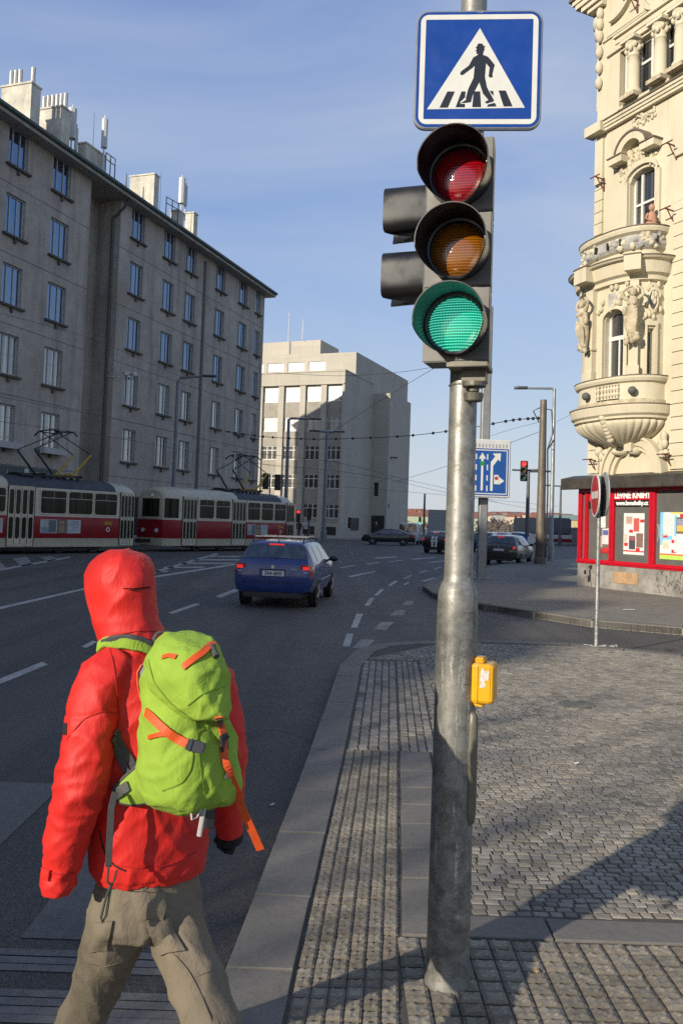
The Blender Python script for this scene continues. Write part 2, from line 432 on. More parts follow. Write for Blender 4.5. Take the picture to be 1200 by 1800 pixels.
while Y < 3.485:
    d = .0755; x = kx(3.2)+S1+SW+.012; x += 0
    while x < 3.4:
        w = .092; g = .003
        if abs(x-.47) > .0: cells.append((((x+g,Y+g),(x+w-g,Y+g),(x+w-g,Y+d-g),(x+g,Y+d-g)), -.002+RND.uniform(-.003,.003)))
        x += w+.002
    Y += d+.001
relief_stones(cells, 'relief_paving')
def cobbles(gen, name):
    mb = MB(); cols = []
    for (x, y, w, d, ang, h) in gen:
        ca, sa = cos(ang), sin(ang); b = min(w, d)*.10
        def P(u, v, z): return (x+u*ca-v*sa, y+u*sa+v*ca, z)
        tx, ty = RND.uniform(-.035,.035), RND.uniform(-.035,.035)
        J = lambda: RND.uniform(-.003,.003)
        base = [(-w/2+J(),-d/2+J()),(w/2+J(),-d/2+J()),(w/2+J(),d/2+J()),(-w/2+J(),d/2+J())]
        top = [(u*(1-b*2/w)+J()*.6, v*(1-b*2/d)+J()*.6) for u, v in base]
        vs = [P(u,v,h-.016) for u,v in base]+[P(u,v,h+tx*u+ty*v+RND.uniform(-.0012,.0012)) for u,v in top]+[P(RND.uniform(-.01,.01),RND.uniform(-.008,.008),h+RND.uniform(-.001,.004))]
        fs = [(4,5,8),(5,6,8),(6,7,8),(7,4,8),(0,1,5,4),(1,2,6,5),(2,3,7,6),(3,0,4,7)]
        mb.add(vs, fs); k = RND.uniform(.68,1.15)*(1.0 if RND.random() > .06 else .7); w_ = RND.uniform(-.06,.07)
        cols += [(k, k*(1+w_*.3), k*(1+w_))]*8
    o = mb.build(name, SETT); tint(o, cols); return tag(o, kind='structure')
def field():
    Y = 3.72; r = 0
    while Y < 12.3:
        d = RND.uniform(.043,.053)*(1.0 if Y < 8 else 1.3)
        x = (bx0(Y)+.235 if Y < TY1 else kx(Y)+KW+.40+.27+.02) + RND.uniform(0,.03)
        if Y > 10.42: x = .40+(Y-10.42)*.72
        xr = Y*.42+.55
        while x < xr:
            w = RND.uniform(.052,.082)*(1.0 if Y < 8 else 1.3)
            yy = Y+d/2+.010*sin(x*5.1)+.006*sin(x*13+Y*9)
            inside = True
            if Y > 9:
                inside = yy < 12.15-(max(0, .95-x)*.9) and yy < 12.2-(max(0,x-3.4))*.55
            if inside and sqrt((x-.47)**2+(yy-3.1)**2) > .1: yield (x+w/2, yy, w-.0035, d-.0035, RND.uniform(-.05,.05)+.02*sin(x*3), -.001+RND.uniform(-.003,.002)+.006*sin(x*1.7)*sin(Y*1.3))
            x += w
        Y += d
cobbles(field(), 'cobbled_pavement')
def setts():                   # two narrow strips of regular setts beyond the relief strip
    Y = TY1+.02
    while Y < 10.3:
        d = .125
        for i in range(5):
            w = .078
            yield (kx(Y)+KW+.022+(i+.5)*w, Y+d/2, w-.005, d-.005, 0, -.002+RND.uniform(-.002,.002))
        Y += d
    Y = TY1+.02
    while Y < 10.3:
        d = .09
        for i in range(4):
            w = .066
            yield (kx(Y)+KW+.425+(i+.5)*w, Y+d/2, w-.004, d-.004, 0, -.003+RND.uniform(-.002,.002))
        Y += d
cobbles(setts(), 'sett_strip')
# stones continue beyond what was laid one by one
mb = MB(); mb.add([(3.3,-3,-.010),(22,-3,-.010),(22,2.9,-.010),(12,8.0,-.010),(7.2,10.3,-.010),(5.4,11.2,-.010),(3.3,4.4,-.010)], [tuple(range(7))])
mb.add([(.1,-3,-.010),(3.3,-3,-.010),(3.3,2.59,-.010),(.1,2.59,-.010)], [(0,1,2,3)])
tag(mb.build('pavement', PAVE), kind='structure')
# round service cover
c = G(1013, 1238)
mb = MB(); mb.lathe([(.0,.004),(.13,.004),(.145,.002),(.15,-.004)], (c.x, c.y, .002), 28); mb.lathe([(.155,.003),(.175,.003)], (c.x, c.y, .002), 28)
for k in range(-3, 4):
    L_ = sqrt(max(0, .115**2-(k*.03)**2)); mb.bx(c.x-L_, c.x+L_, c.y+k*.03-.005, c.y+k*.03+.005, .003, .009)
tag(mb.build('manhole_cover', M('cast_iron', (.15,.142,.125), .75, .1, bump=.4)), 'round iron cover set in the sunlit cobbles right of the pole', 'manhole cover')

# ---------------------------------------------------------------- opposite corner with its own raised kerb
ISL = [tuple(G(*q, ROAD))[:2] for q in ((742,1038),(760,1052),(800,1064),(850,1073),(1040,1103),(1200,1117))]
far = [(3.34,27.7),(4.6,32.0),(6.35,36.2),(8.9,41.0),(11.5,46.0),(18,57),(30,76)]
ring = [(12,11.9),(26,4.5),(60,4.5),(60,76)]
poly = ISL + ring + far[::-1]
mb = MB(); mb.prism(poly, ROAD-.02, -.004); tag(mb.build('far_pavement', PAVE), kind='structure')
P_ = far[::-1]+ISL+[(12,11.9),(26,4.5)]
I_ = inner(P_, -.28)
mb = MB()
for i in range(len(P_)-1):
    n = max(1, round((V(P_[i+1])-V(P_[i])).length/1.2))
    for k in range(n):
        L = lambda A, B, t: (A[0]+(B[0]-A[0])*t, A[1]+(B[1]-A[1])*t)
        t0, t1 = k/n+.004, (k+1)/n-.004
        q = (L(P_[i],P_[i+1],t0), L(I_[i],I_[i+1],t0), L(I_[i],I_[i+1],t1), L(P_[i],P_[i+1],t1))
        mb.add([(*p, ROAD-.01) for p in q]+[(*p, .012) for p in q], [(0,3,2,1),(4,5,6,7),(0,1,5,4),(1,2,6,5),(2,3,7,6),(3,0,4,7)])
tag(mb.build('far_kerb', GRAN, bevel=.02, seg=2), kind='structure')

# ---------------------------------------------------------------- painted markings
mb = MB(); mf = MB(); mg = MB()
def q(b, *pp, z=ROAD+.004): b.add([tuple(G(px, py, z)) for px, py in pp], [tuple(range(len(pp)))])
def qs(b, s, ox, oy, *pp): q(b, *[(ox+x/s, oy+y/s) for x, y in pp])
q(mb, (-40,1209),(-40,1219),(85,1168),(75,1163)); q(mb, (143,1137),(152,1139),(172,1128),(163,1126)); q(mb, (295,1077),(304,1079),(353,1062),(345,1060)); q(mb, (378,1048),(388,1051),(420,1038),(413,1035))
q(mb, (-60,1080),(-60,1085),(160,1034),(160,1031))
for a in (((165,785),(220,785),(245,695),(195,695)), ((225,655),(270,655),(312,555),(265,555)), ((320,500),(355,500),(393,445),(358,445)), ((385,430),(410,430),(463,382),(435,382)),
          ((483,360),(505,360),(562,325),(530,325)), ((587,310),(600,312),(660,285),(645,283)), ((693,272),(705,274),(768,252),(752,250)), ((798,243),(812,245),(868,228),(850,226)),
          ((590,350),(610,353),(642,335),(625,333)), ((197,292),(228,298),(410,260),(385,256)), ((715,325),(745,330),(830,305),(810,299)),
          ((143,232),(160,236),(265,215),(250,212)), ((325,206),(345,209),(438,194),(418,191)), ((480,190),(500,192),(598,180),(580,177)), ((770,193),(790,197),(905,185),(890,180)),
          ((645,170),(665,175),(830,160),(815,157)), ((385,160),(410,168),(560,158),(545,153))): qs(mb, 4, 560, 940, *a)
for a in (((230,800),(335,800),(398,738),(300,735)), ((385,668),(475,670),(527,612),(433,612)), ((497,568),(590,568),(612,528),(545,528)), ((583,495),(655,495),(672,466),(612,466))): qs(mg, 4, 560, 940, *a)
q(mb, (262,1007),(262,1010),(384,974),(380,972)); q(mb, (262,1014),(262,1017),(428,991),(428,988))
for y in (977,983,989,996,1003):
    xl = 272+(1001-y)/29*108; xr = 425 if y < 990 else 425-(y-989)*9
    q(mb, (xl,y),(xl-4,y+2.2),(xr-6,y+2.2),(xr,y))
for a in (((-30,40),(-20,90),(25,78),(-5,48)), ((45,42),(80,74),(118,66),(98,38)), ((140,38),(170,54),(208,46),(182,36))): qs(mg, 2, 0, 960, *a)
qs(mb, 2, 0, 960, (-40,88),(-40,94),(250,40),(246,36))
for (x0,x1,y0,y1) in ((-2.28,-1.80,3.62,5.65),(-1.31,-.80,3.62,6.1),(-3.3,-2.8,3.62,5.6),(-4.3,-3.8,3.62,5.6),(-5.3,-4.8,3.62,5.6)):
    mf.add([(x0,y0,ROAD+.004),(x1,y0,ROAD+.004),(x1,y1,ROAD+.004),(x0,y1,ROAD+.004)], [(0,1,2,3)])
mgd = MB()
for y in (3.50,3.44,3.385,3.21,3.155,3.10,3.05):
    mgd.add([(-6,y-.019,ROAD+.004),(-.50,y-.019,ROAD+.004),(-.50,y+.019,ROAD+.010),(-6,y+.019,ROAD+.010)], [(0,1,2,3)])
for (a, b) in ((2.2, 2.98),):
    mf.add([(-6,a,ROAD+.004),(-.52,a,ROAD+.004),(-.52,b,ROAD+.004),(-6,b,ROAD+.004)], [(0,1,2,3)])
tag(mb.build('lane_marking', PAINT), kind='structure'); tag(mf.build('crossing_marking', PAINT_FAINT), kind='structure')
tag(mg.build('block_marking', worn_paint('block_paint', .15, .75, (.36,.35,.33))), kind='structure'); tag(mgd.build('guide_strip_marking', PAINT_BAND), kind='structure')
# ---------------------------------------------------------------- building helpers
def frame(o, e, n):
    o, e, n = V(o), V(e).normalized(), V(n).normalized()
    return lambda s, d, z: o + e*s + n*d + V((0,0,z))
def wall_grid(mb, F, s0, s1, z0, z1, ops=(), depth=.2, n=0.0, m=0, xs=(), zs=(), rm=None):
    S = sorted(set([s0,s1]+[a for o in ops for a in o[:2]]+[x for x in xs if s0 < x < s1])); Z = sorted(set([z0,z1]+[a for o in ops for a in o[2:4]]+[z for z in zs if z0 < z < z1]))
    S = [s for s in S if s0-1e-6 <= s <= s1+1e-6]; Z = [z for z in Z if z0-1e-6 <= z <= z1+1e-6]
    for a, b in zip(S, S[1:]):
        for c, d in zip(Z, Z[1:]):
            x, y = (a+b)/2, (c+d)/2
            if any(o[0] < x < o[1] and o[2] < y < o[3] for o in ops): continue
            mb.add([F(a,n,c),F(b,n,c),F(b,n,d),F(a,n,d)], [(0,1,2,3)], m)
    rm = m if rm is None else rm
    for o in ops:
        a, b, c, d = o[:4]; q = n-depth
        SS = sorted(set([a,b]+[x for x in xs if a < x < b]))
        mb.add([F(a,n,c),F(a,q,c),F(a,q,d),F(a,n,d)], [(0,1,2,3)], rm); mb.add([F(b,n,c),F(b,n,d),F(b,q,d),F(b,q,c)], [(0,1,2,3)], rm)
        for u, v in zip(SS, SS[1:]):
            mb.add([F(u,n,c),F(v,n,c),F(v,q,c),F(u,q,c)], [(0,1,2,3)], rm); mb.add([F(u,n,d),F(u,q,d),F(v,q,d),F(v,n,d)], [(0,1,2,3)], rm)
    return mb
def fbx(mb, F, s0, s1, n0, n1, z0, z1, m=0):
    return mb.add([F(s0,n0,z0),F(s1,n0,z0),F(s1,n1,z0),F(s0,n1,z0),F(s0,n0,z1),F(s1,n0,z1),F(s1,n1,z1),F(s0,n1,z1)],
              [(0,3,2,1),(4,5,6,7),(0,1,5,4),(1,2,6,5),(2,3,7,6),(3,0,4,7)], m)
def window(F, s0, s1, z0, z1, n, par, wmat, pmat, cols=2, trans=(), fw=.06, th=.05, split=None, nm='window'):
    mb = MB()
    fbx(mb, F, s0, s0+fw, n, n+th, z0, z1); fbx(mb, F, s1-fw, s1, n, n+th, z0, z1)
    fbx(mb, F, s0+fw, s1-fw, n, n+th, z0, z0+fw); fbx(mb, F, s0+fw, s1-fw, n, n+th, z1-fw, z1)
    bars = split or [s0+(s1-s0)*k/cols for k in range(1, cols)]
    for b in bars: fbx(mb, F, b-fw*.55, b+fw*.55, n, n+th*.9, z0+fw, z1-fw)
    for t in trans:
        z = z0+(z1-z0)*t; fbx(mb, F, s0+fw, s1-fw, n+th*.02, n+th*.95, z-fw*.5, z+fw*.5)
    w = mb.build(nm, wmat, par, world=True)
    p = MB(); p.add([F(s0+.01,n+.012,z0+.01),F(s1-.01,n+.012,z0+.01),F(s1-.01,n+.012,z1-.01),F(s0+.01,n+.012,z1-.01)], [(0,1,2,3)])
    po = p.build('pane', pmat, None)
    po.parent = w
    inv = par.matrix_basis.inverted(); po.data.transform(inv)
    return w
def glass_mat(name, base, rough=.04, ior=2.0, var=0, curtains=None):
    t = NT(name)
    if curtains:
        wv = t.N('TexNoise'); wv.inputs['Scale'].default_value = 1.0; wv.inputs['Detail'].default_value = 3
        t.L(t.scaled(6, 6, .12), wv.inputs['Vector'])
        t.col(t.mix(t.ramp(wv.outputs['Fac'], (.46, 0.0), (.56, 1.0)), base, curtains))
    else: t.col(base)
    t.set(Roughness=rough, IOR=ior, Specular_IOR_Level=.6)
    if var: t.bump(t.noise(.9, 2), var, .05)
    return t.m
GL_SKY = glass_mat('window_glass', (.025,.032,.042), .03, 3.1, .06, (.05,.065,.09))
for n_ in GL_SKY.node_tree.nodes:
    if n_.type == 'BSDF_PRINCIPLED': n_.inputs['Specular Tint'].default_value = (.50,.72,1.0,1)
GL_WARM = glass_mat('curtain_reflection_glass', (.04,.038,.034), .05, 2.4, .06, (.40,.36,.27))  # pale curtain tone also stands in for warm reflections from houses opposite
GL_DARK = glass_mat('dark_glass', (.018,.02,.022), .05, 1.7, .05, (.07,.068,.062))
GL_GLARE = glass_mat('sunlit_glass', (.10,.105,.11), .30, 2.2, .25, (.30,.30,.28))
WHITE = M('white_window_paint', (.62,.61,.57), .5, var=.1)
GREYF = M('grey_window_paint', (.36,.36,.35), .5, var=.12)
TIN = M('patinated_copper', (.075,.11,.10), .55, .3, var=.3, scale=3)
# ---------------------------------------------------------------- long grey apartment block on the left
def lstucco():
    t = NT('soot_grey_render')
    b = t.noise(.22, 5, .6); m = t.noise(1.3, 6, .7); s = t.noise(1.0, 5, .65, vec=t.scaled(1.6, 1.6, .10)); f = t.noise(34, 4, .7)
    c = t.ramp(b, (.3, (.35,.31,.262)), (.7, (.48,.435,.375)))
    c = t.mix(t.ramp(m, (.40, 0.0), (.72, .55)), c, (.215,.188,.158))
    c = t.mix(t.ramp(s, (.48, 0.0), (.70, .55)), c, (.16,.14,.118))
    c = t.mix(t.ramp(f, (.4, 0.0), (.75, .22)), c, (.36,.34,.30))
    t.col(c); t.set(Roughness=.92); t.bump(f, .3, .01); return t.m
LST = lstucco()
SOOT = M('soot_stain', (.105,.092,.078), .95, var=.3, scale=2)
fo = V((-29.84, 0, 0)); fe = V((.334, 1, 0)).normalized(); fn = V((fe.y, -fe.x, 0))
LF = frame((-29.84, 0, ROAD), fe, fn)
def ls(px, py=700): p = ONP(px, py, fo, fn); return (p-fo).dot(fe)
def lz(px, py): return ONP(px, py, fo, fn).z-ROAD
S_R0, S_R1 = ls(153, 500), ls(207, 500)       # recess
S_END = ls(464, 560); S_BEG = -48.0
ZTOP = 20.55; REC = 1.55
L_ = thing('apartment_block', 'long sooty grey apartment block with copper gutter and rooftop chimneys on the left', 'building', LF(0,0,0))
colsR = [(231,254,427),(288,308,463),(327,345,494),(380,396,517),(420,435,542)]
colsL = [(14.6,49,0),(92.5,124,0)]
sR = [(ls(a, 420+(a-231)*.6), ls(b, 420+(a-231)*.6)) for a, b, _ in colsR]
sE = (ls(449, 550), ls(457.5, 550))
sL = [(ls(14.6, 290), ls(49, 300)), (ls(92.5, 340), ls(124, 350))]
pitch = sL[1][0]-sL[0][0]
sL = [(sL[0][0]-pitch*k, sL[0][1]-pitch*k) for k in (3,2,1)] + sL
zrows = [18.75-3.42*k for k in range(5)]      # sills
WH = 1.98
mb = MB()
opsR = [(a, b, z, z+WH) for a, b in sR+[sE] for z in zrows]; opsL = [(a, b, z, z+WH) for a, b in sL for z in zrows]
shop = [(S_R1+1.2+k*3.3, S_R1+3.6+k*3.3, .5, 3.0) for k in range(5) if S_R1+3.6+k*3.3 < S_END-.5]
wall_grid(mb, LF, S_R1, S_END, 0, ZTOP, opsR+shop, .22, rm=0)
shopL = [(S_R0-4.0-k*4.4, S_R0-.9-k*4.4, .4, 3.0) for k in range(4)]
wall_grid(mb, LF, S_BEG, S_R0, 0, ZTOP, opsL+shopL, .22, rm=0)
# recess walls, ends, back
opsC = [(S_R0+.28, S_R0+.95, z+.1, z+WH+.05) for z in zrows[1:]]+[(S_R0+.55, S_R0+1.0, 19.2, 19.9)]
wall_grid(mb, LF, S_R0, S_R1, 0, ZTOP, opsC, .15, n=-REC)
FR = lambda s, d, z: LF(S_R1-d, -s, z)
wall_grid(mb, FR, 0, REC, 0, ZTOP); wall_grid(mb, lambda s, d, z: LF(S_R0, -s, z), 0, REC, 0, ZTOP)
BD = 16
wall_grid(mb, lambda s, d, z: LF(S_END, -s, z), 0, BD, 0, ZTOP); wall_grid(mb, lambda s, d, z: LF(S_BEG, -s, z), 0, BD, 0, ZTOP)
wall_grid(mb, lambda s, d, z: LF(s, -BD, z), S_BEG, S_END, 0, ZTOP)
# thin render joints between storeys
mb.build('wall', LST, L_, world=True)
mj = MB()
for z in zrows:
    for a, b in ((S_BEG, S_R0), (S_R1, S_END)): fbx(mj, LF, a, b-.02, -.02, .012, z-.98, z-.955)
for o in opsR[:30]+opsL: pass
sp = ls(362, 430); fbx(mj, LF, sp-.13, sp+.13, -.01, .10, 3.4, ZTOP-.35)
mj.build('wall_joint', M('render_joint', (.15,.137,.118), .9, var=.2), L_, world=True)
st = MB()
def lsill(w, a, b, z):
    m_ = MB(); fbx(m_, LF, a-.16, b+.16, -.1, .16, z-.13, z-.02); x = (a+b)/2; m_.cyl(LF(x,.05,z-.36), LF(x,.05,z-.12), .09, .07, 8)
    o = m_.build('sill', SOOT, w); o.data.transform(L_.matrix_basis.inverted())
fb = MB()
for (a, b) in sL[-2:]: fb = MB(); fbx(fb, LF, a-.2, b+.2, .165, .46, zrows[4]-.2, zrows[4]+.12); fb.build('flower_box', M('white_planter', (.42,.41,.39), .7), L_, world=True)
LWIN = M('dull_white_frame', (.40,.41,.42), .5, var=.15)
k = 0
for (a, b) in sR+sL+[sE]:
    for i, z in enumerate(zrows):
        gm = GL_SKY if (i < 3 or k % 3) else GL_DARK
        nc = 3 if b-a > 1.6 else (2 if b-a > .8 else 1)
        sp_ = [a+(b-a)*.30, a+(b-a)*.66] if nc >= 2 else None
        w_ = window(LF, a, b, z, z+WH, -.18, L_, LWIN, GL_SKY if i < 3 else GL_WARM, split=sp_, fw=.075, th=.06, cols=nc); k += 1; lsill(w_, a, b, z)
for (a, b, z0, z1) in opsC: window(LF, a, b, z0, z1, -REC-.13, L_, LWIN, GL_DARK, cols=2 if b-a > .6 else 1, fw=.07)
for (a, b, z0, z1) in shop+shopL: window(LF, a, b, z0, z1, -.18, L_, GREYF, GL_DARK, cols=2, fw=.08, nm='shop_window')
# eaves: soffit, gutter, low roof
ev = MB(); fbx(ev, LF, S_BEG-.6, S_END+.55, -.3, .75, ZTOP, ZTOP+.20)
fbx(ev, LF, S_R0-.02, S_R1+.02, -REC, -.31, ZTOP, ZTOP+.15)
ev.build('eaves', M('eaves_render', (.34,.32,.28), .9, var=.25, scale=2), L_, world=True)
gt = MB(); gt.tube([LF(S_BEG-.5,.80,ZTOP+.30), LF(S_END+.6,.80,ZTOP+.30)], .13, 10); fbx(gt, LF, S_BEG-.55, S_END+.6, .45, .78, ZTOP+.205, ZTOP+.42)
gt.build('gutter', TIN, L_, world=True)
rf = MB(); A = [LF(S_BEG-.6,.70,ZTOP+.43), LF(S_END+.6,.70,ZTOP+.43), LF(S_END+.6,-7.5,ZTOP+4.6), LF(S_BEG-.6,-7.5,ZTOP+4.6), LF(S_BEG-.6,-16.4,ZTOP+.3), LF(S_END+.6,-16.4,ZTOP+.3)]
rf.add(A, [(0,1,2,3),(3,2,5,4)]); rf.add([A[1],A[2],A[5]], [(0,1,2)]); rf.add([A[0],A[3],A[4]], [(0,1,2)])
roof = rf.build('roof', M('dark_roof_tile', (.075,.055,.045), .85, var=.35, scale=4, bump=.6, bs=14, bd=.05), L_, world=True)
dp = MB(); s = ls(197, 420)
dp.tube([LF(S_R1-.05,.72,ZTOP+.25), LF(S_R1-.1,.3,ZTOP-.5), LF(S_R1-.14,-.42,ZTOP-1.1), LF(S_R1-.14,-.42,2.0)], .085, 10)
dp.build('drainpipe', M('lead_pipe', (.10,.105,.105), .5, .3, var=.2), L_, world=True, smooth=40)
cm_ = MB(); p = LF(S_R1-.14,-.42,10.0); r_ = LF(S_R1+.45,.55,10.15); cm_.tube([p, LF(S_R1-.05,.3,9.9), r_], .03, 6); cm_.obx(r_+V((0,0,.05)), (.28,.5,.22), MX.Rotation(.5,4,'Z')); cm_.ell(r_+V((.55,-.1,.0)), .16)
cm_.build('security_camera', M('camera_housing', (.55,.55,.53), .5), L_, world=True)
# pale pieces on the roof, surveyed on a plane three metres behind the facade
def roofpt(px, py, back=3.0): return ONP(px, py, fo-fn*back, fn)
def rs(px, py, back=3.0): return (roofpt(px,py,back)-fo).dot(fe)
CHM = M('chimney_render', (.60,.57,.48), .9, var=.3, scale=1.2, dirt=(.22,.19,.15), streak=True)
PIPE = M('flue_pipe', (.48,.47,.44), .5, .3, var=.2)
def chimney(x0, x1, yt, n0=-2.2, pipes=(), ph=.9, th=.75):
    a = rs(x1, yt, -n0); z1 = ONP((x0+x1)/2, yt, LF(a,0,0), fe).z-ROAD; n1 = (ONP(x0, yt, LF(a,0,0), fe)-fo).dot(fn)
    mb = MB(); fbx(mb, LF, a, a+th, n1, n0, ZTOP+.5, z1); fbx(mb, LF, a-.05, a+th+.05, n1-.05, n0+.05, z1, z1+.1)
    c = mb.build('chimney', CHM, roof, world=True)
    for u in pipes:
        m2 = MB(); q = LF(a+th/2, n1+(n0-n1)*u, z1+.1); m2.cyl(q, q+V((0,0,ph)), .12, .12, 8); m2.build('flue', PIPE, c); c.children[-1].data.transform(L_.matrix_basis.inverted())
chimney(4, 56, 150, -1.6, (.15,.30,.45,.88), .95); chimney(63, 110, 191, -1.6, (.16,.32,.48,.64,.80,.95), .85)
chimney(138, 152, 253, -1.6, (), 1, 1.9); chimney(229, 272, 309, -1.6, (), 1, .6); chimney(300, 314, 371, -1.6); chimney(326, 341, 375, -1.6, (), 1, .6)
for kk, (s, h) in enumerate(((12.5,3.2),(4.5,2.6),(-3.0,3.4),(-10.5,2.6),(-17,3.3),(-25,2.7),(-33,3.2),(-40,2.8))):  # unseen chimneys added along the roof to throw shade bands on the pavement
    c = MB(); fbx(c, LF, s, s+1.6+.4*(kk % 3), -4.2, -2.9, ZTOP+1.5, ZTOP+1.6+h); c.build('chimney', CHM, roof, world=True)
AN = M('antenna_panel', (.56,.56,.54), .5, var=.08); ME = M('antenna_steel', (.16,.17,.17), .5, .5)
def antenna(px, y0, y1, yb, back=2.0, w=.14):
    m1 = MB(); a, b, c = roofpt(px,y0,back), roofpt(px,y1,back), roofpt(px,yb,back)
    a.x, a.y = b.x, b.y; m1.cyl(b, a, w, w, 8); m1.cyl((b.x,b.y,c.z), (b.x,b.y,a.z+.25), .05, .05, 6)
    m1.build('antenna', AN, roof, world=True)
antenna(126, 190, 244, 262, 2.2, .26); antenna(133.5, 225, 265, 272, 2.0, .11); antenna(183, 208, 260, 310, 1.2, .19); antenna(319, 312, 358, 388, 1.6, .24); antenna(325.5, 326, 362, 388, 1.6, .14)
for (px, y0, y1, w) in ((163.5,196,262,.022),(281,300,368,.022),(222,304,328,.05)):
    m1 = MB(); a, b = roofpt(px,y0), roofpt(px,y1); m1.cyl((b.x,b.y,b.z), (b.x,b.y,a.z), w, w*.6, 5); m1.build('roof_rod', ME, roof, world=True)
for (xa, ya, xb, yb, h) in ((187,268,203,280,26),(293,346,314,358,24)):
    m1 = MB()
    for u in (0,.5,1):
        p = roofpt(xa+(xb-xa)*u, ya+(yb-ya)*u, 1.4); q_ = roofpt(xa+(xb-xa)*u, ya+(yb-ya)*u+h, 1.4); m1.cyl((p.x,p.y,q_.z-.6), p, .035, .035, 5)
    for dy in (0, h*.45):
        m1.cyl(roofpt(xa,ya+dy,1.4), roofpt(xb,yb+dy,1.4), .03, .03, 5)
    m1.build('roof_railing', M('rusty_rail', (.13,.085,.065), .7, .2), roof, world=True)
# green shop fascia above the first tram
fs_ = MB(); a0, a1 = S_BEG+40, ls(100, 820); fbx(fs_, LF, a0, a1, .0, .22, 3.35, 4.05)
sg = fs_.build('shop_fascia', M('dark_green_board', (.03,.055,.045), .5), L_, world=True)
tx = MB()
def ftext(b, F, s0, n, z, txt, size, sx=1.0, depth=.012, flip=1, bold=0): b.text(txt, lambda x, y, w: F(s0+flip*x, n+w, z+y), size, depth, sx=sx, align='CENTER', bold=bold)
ftext(tx, LF, ls(70, 822), .235, 3.55, 'ZERNIUI', .42, 1.1)
sw = ls(4, 818)
for k in range(9): tx.tube([LF(sw+.26*k, .235, 3.5+.05*sin(k)), LF(sw+.26*k+.12, .235, 3.72+.08*cos(k*2)), LF(sw+.26*k+.2, .235, 3.5)], .03, 4)
p0 = ls(41, 818); fbx(tx, LF, p0-.15, p0+.15, .222, .24, 3.45, 3.98)
tx.build('fascia_lettering', M('pale_lettering', (.5,.5,.46), .6), L_, world=True)
# ---------------------------------------------------------------- pale modern office block
def ostone():
    t = NT('pale_stone_cladding')
    br = t.N('TexBrick'); br.offset = .0
    for k_, v in (('Scale', 1.0), ('Mortar Size', .012), ('Brick Width', 1.5), ('Row Height', .9)): br.inputs[k_].default_value = v
    br.inputs['Color1'].default_value = (.41,.38,.315,1); br.inputs['Color2'].default_value = (.45,.415,.345,1); br.inputs['Mortar'].default_value = (.34,.315,.265,1)
    sx = t.N('SeparateXYZ'); t.L(t.tc.outputs['Object'], sx.inputs[0]); cx = t.N('CombineXYZ')
    t.L(t.math('ADD', sx.outputs[0], sx.outputs[1]), cx.inputs[0]); t.L(sx.outputs[2], cx.inputs[1]); t.L(cx.outputs[0], br.inputs['Vector'])
    s = t.noise(1.0, 5, .6, vec=t.scaled(.5,.5,.06)); c = t.mix(t.ramp(s, (.45,0.0), (.75,.35)), br.outputs['Color'], (.25,.235,.205))
    t.col(c); t.set(Roughness=.85); return t.m
OST = ostone(); OPAN = M('infill_panel', (.31,.285,.24), .85, var=.15, scale=1.5)
oc = V((0, 88, ROAD)); er = V((.38,.925,0)); ef = V((-.925,.38,0))
OF = frame(oc, ef, -er); OR_ = frame(oc, er, -ef)
def osx(px, py=800): p = ONP(px, py, oc, er); return (p-oc).dot(ef)
def ozz(px, py): return ONP(px, py, oc, er).z-ROAD
O_ = thing('office_block', 'pale stone office block with tall window bays and a stepped upper storey beyond the trams', 'building', oc)
OT = ozz(603, 652); OL = 26.0
bays = [(osx(597.5), osx(570)), (osx(560), osx(533)), (osx(523), osx(495)), (osx(485.5), osx(458))]
w_ = bays[0][1]-bays[0][0]; pt = bays[1][0]-bays[0][0]
bays += [(bays[3][0]+pt*k, bays[3][0]+pt*k+w_) for k in (1,2,3)]
rz = [(ozz(585, b), ozz(585, a)) for a, b in ((677.5,704.5),(731.5,757),(782.5,808),(833.5,859),(886,911.5))]
mb = MB(); z_lo = ozz(585, 920); z_hi = rz[0][1]+.12
wall_grid(mb, OF, 0, OL, 0, OT, [(a, b, z_lo, z_hi) for a, b in bays]+[(a+.2, b-.2, .4, 1.3) for a, b in bays], .42)
T1, T2, W2 = 9.1, 8.0, 2.0
wall_grid(mb, OR_, 0, T1, 0, OT, [((osx(600)+2.1), (osx(600)+2.9), 1.2, 2.4)], .1)
ORF = frame(oc+er*T1, -ef, -er); ORS = frame(oc+er*T1-ef*W2, er, -ef)
Z2 = 17.05
wall_grid(mb, ORF, 0, W2, 0, Z2, [(0.35, .9, 5.0, 6.6)], .2); wall_grid(mb, ORS, 0, T2, 0, Z2)
wall_grid(mb, frame(oc+er*(T1+T2)-ef*W2, ef, er), 0, OL+W2, 0, Z2); wall_grid(mb, frame(oc+ef*OL, er, ef), 0, T1+T2, 0, OT)
mb.add([OF(0,0,OT),OF(OL,0,OT),OF(OL,-T1,OT),OF(0,-T1,OT)], [(0,1,2,3)])
mb.add([OF(-W2,-T1,Z2),OF(OL,-T1,Z2),OF(OL,-T1-T2,Z2),OF(-W2,-T1-T2,Z2)], [(0,1,2,3)]); wall_grid(mb, frame(oc+er*T1, ef, er), 0, OL, Z2, OT)
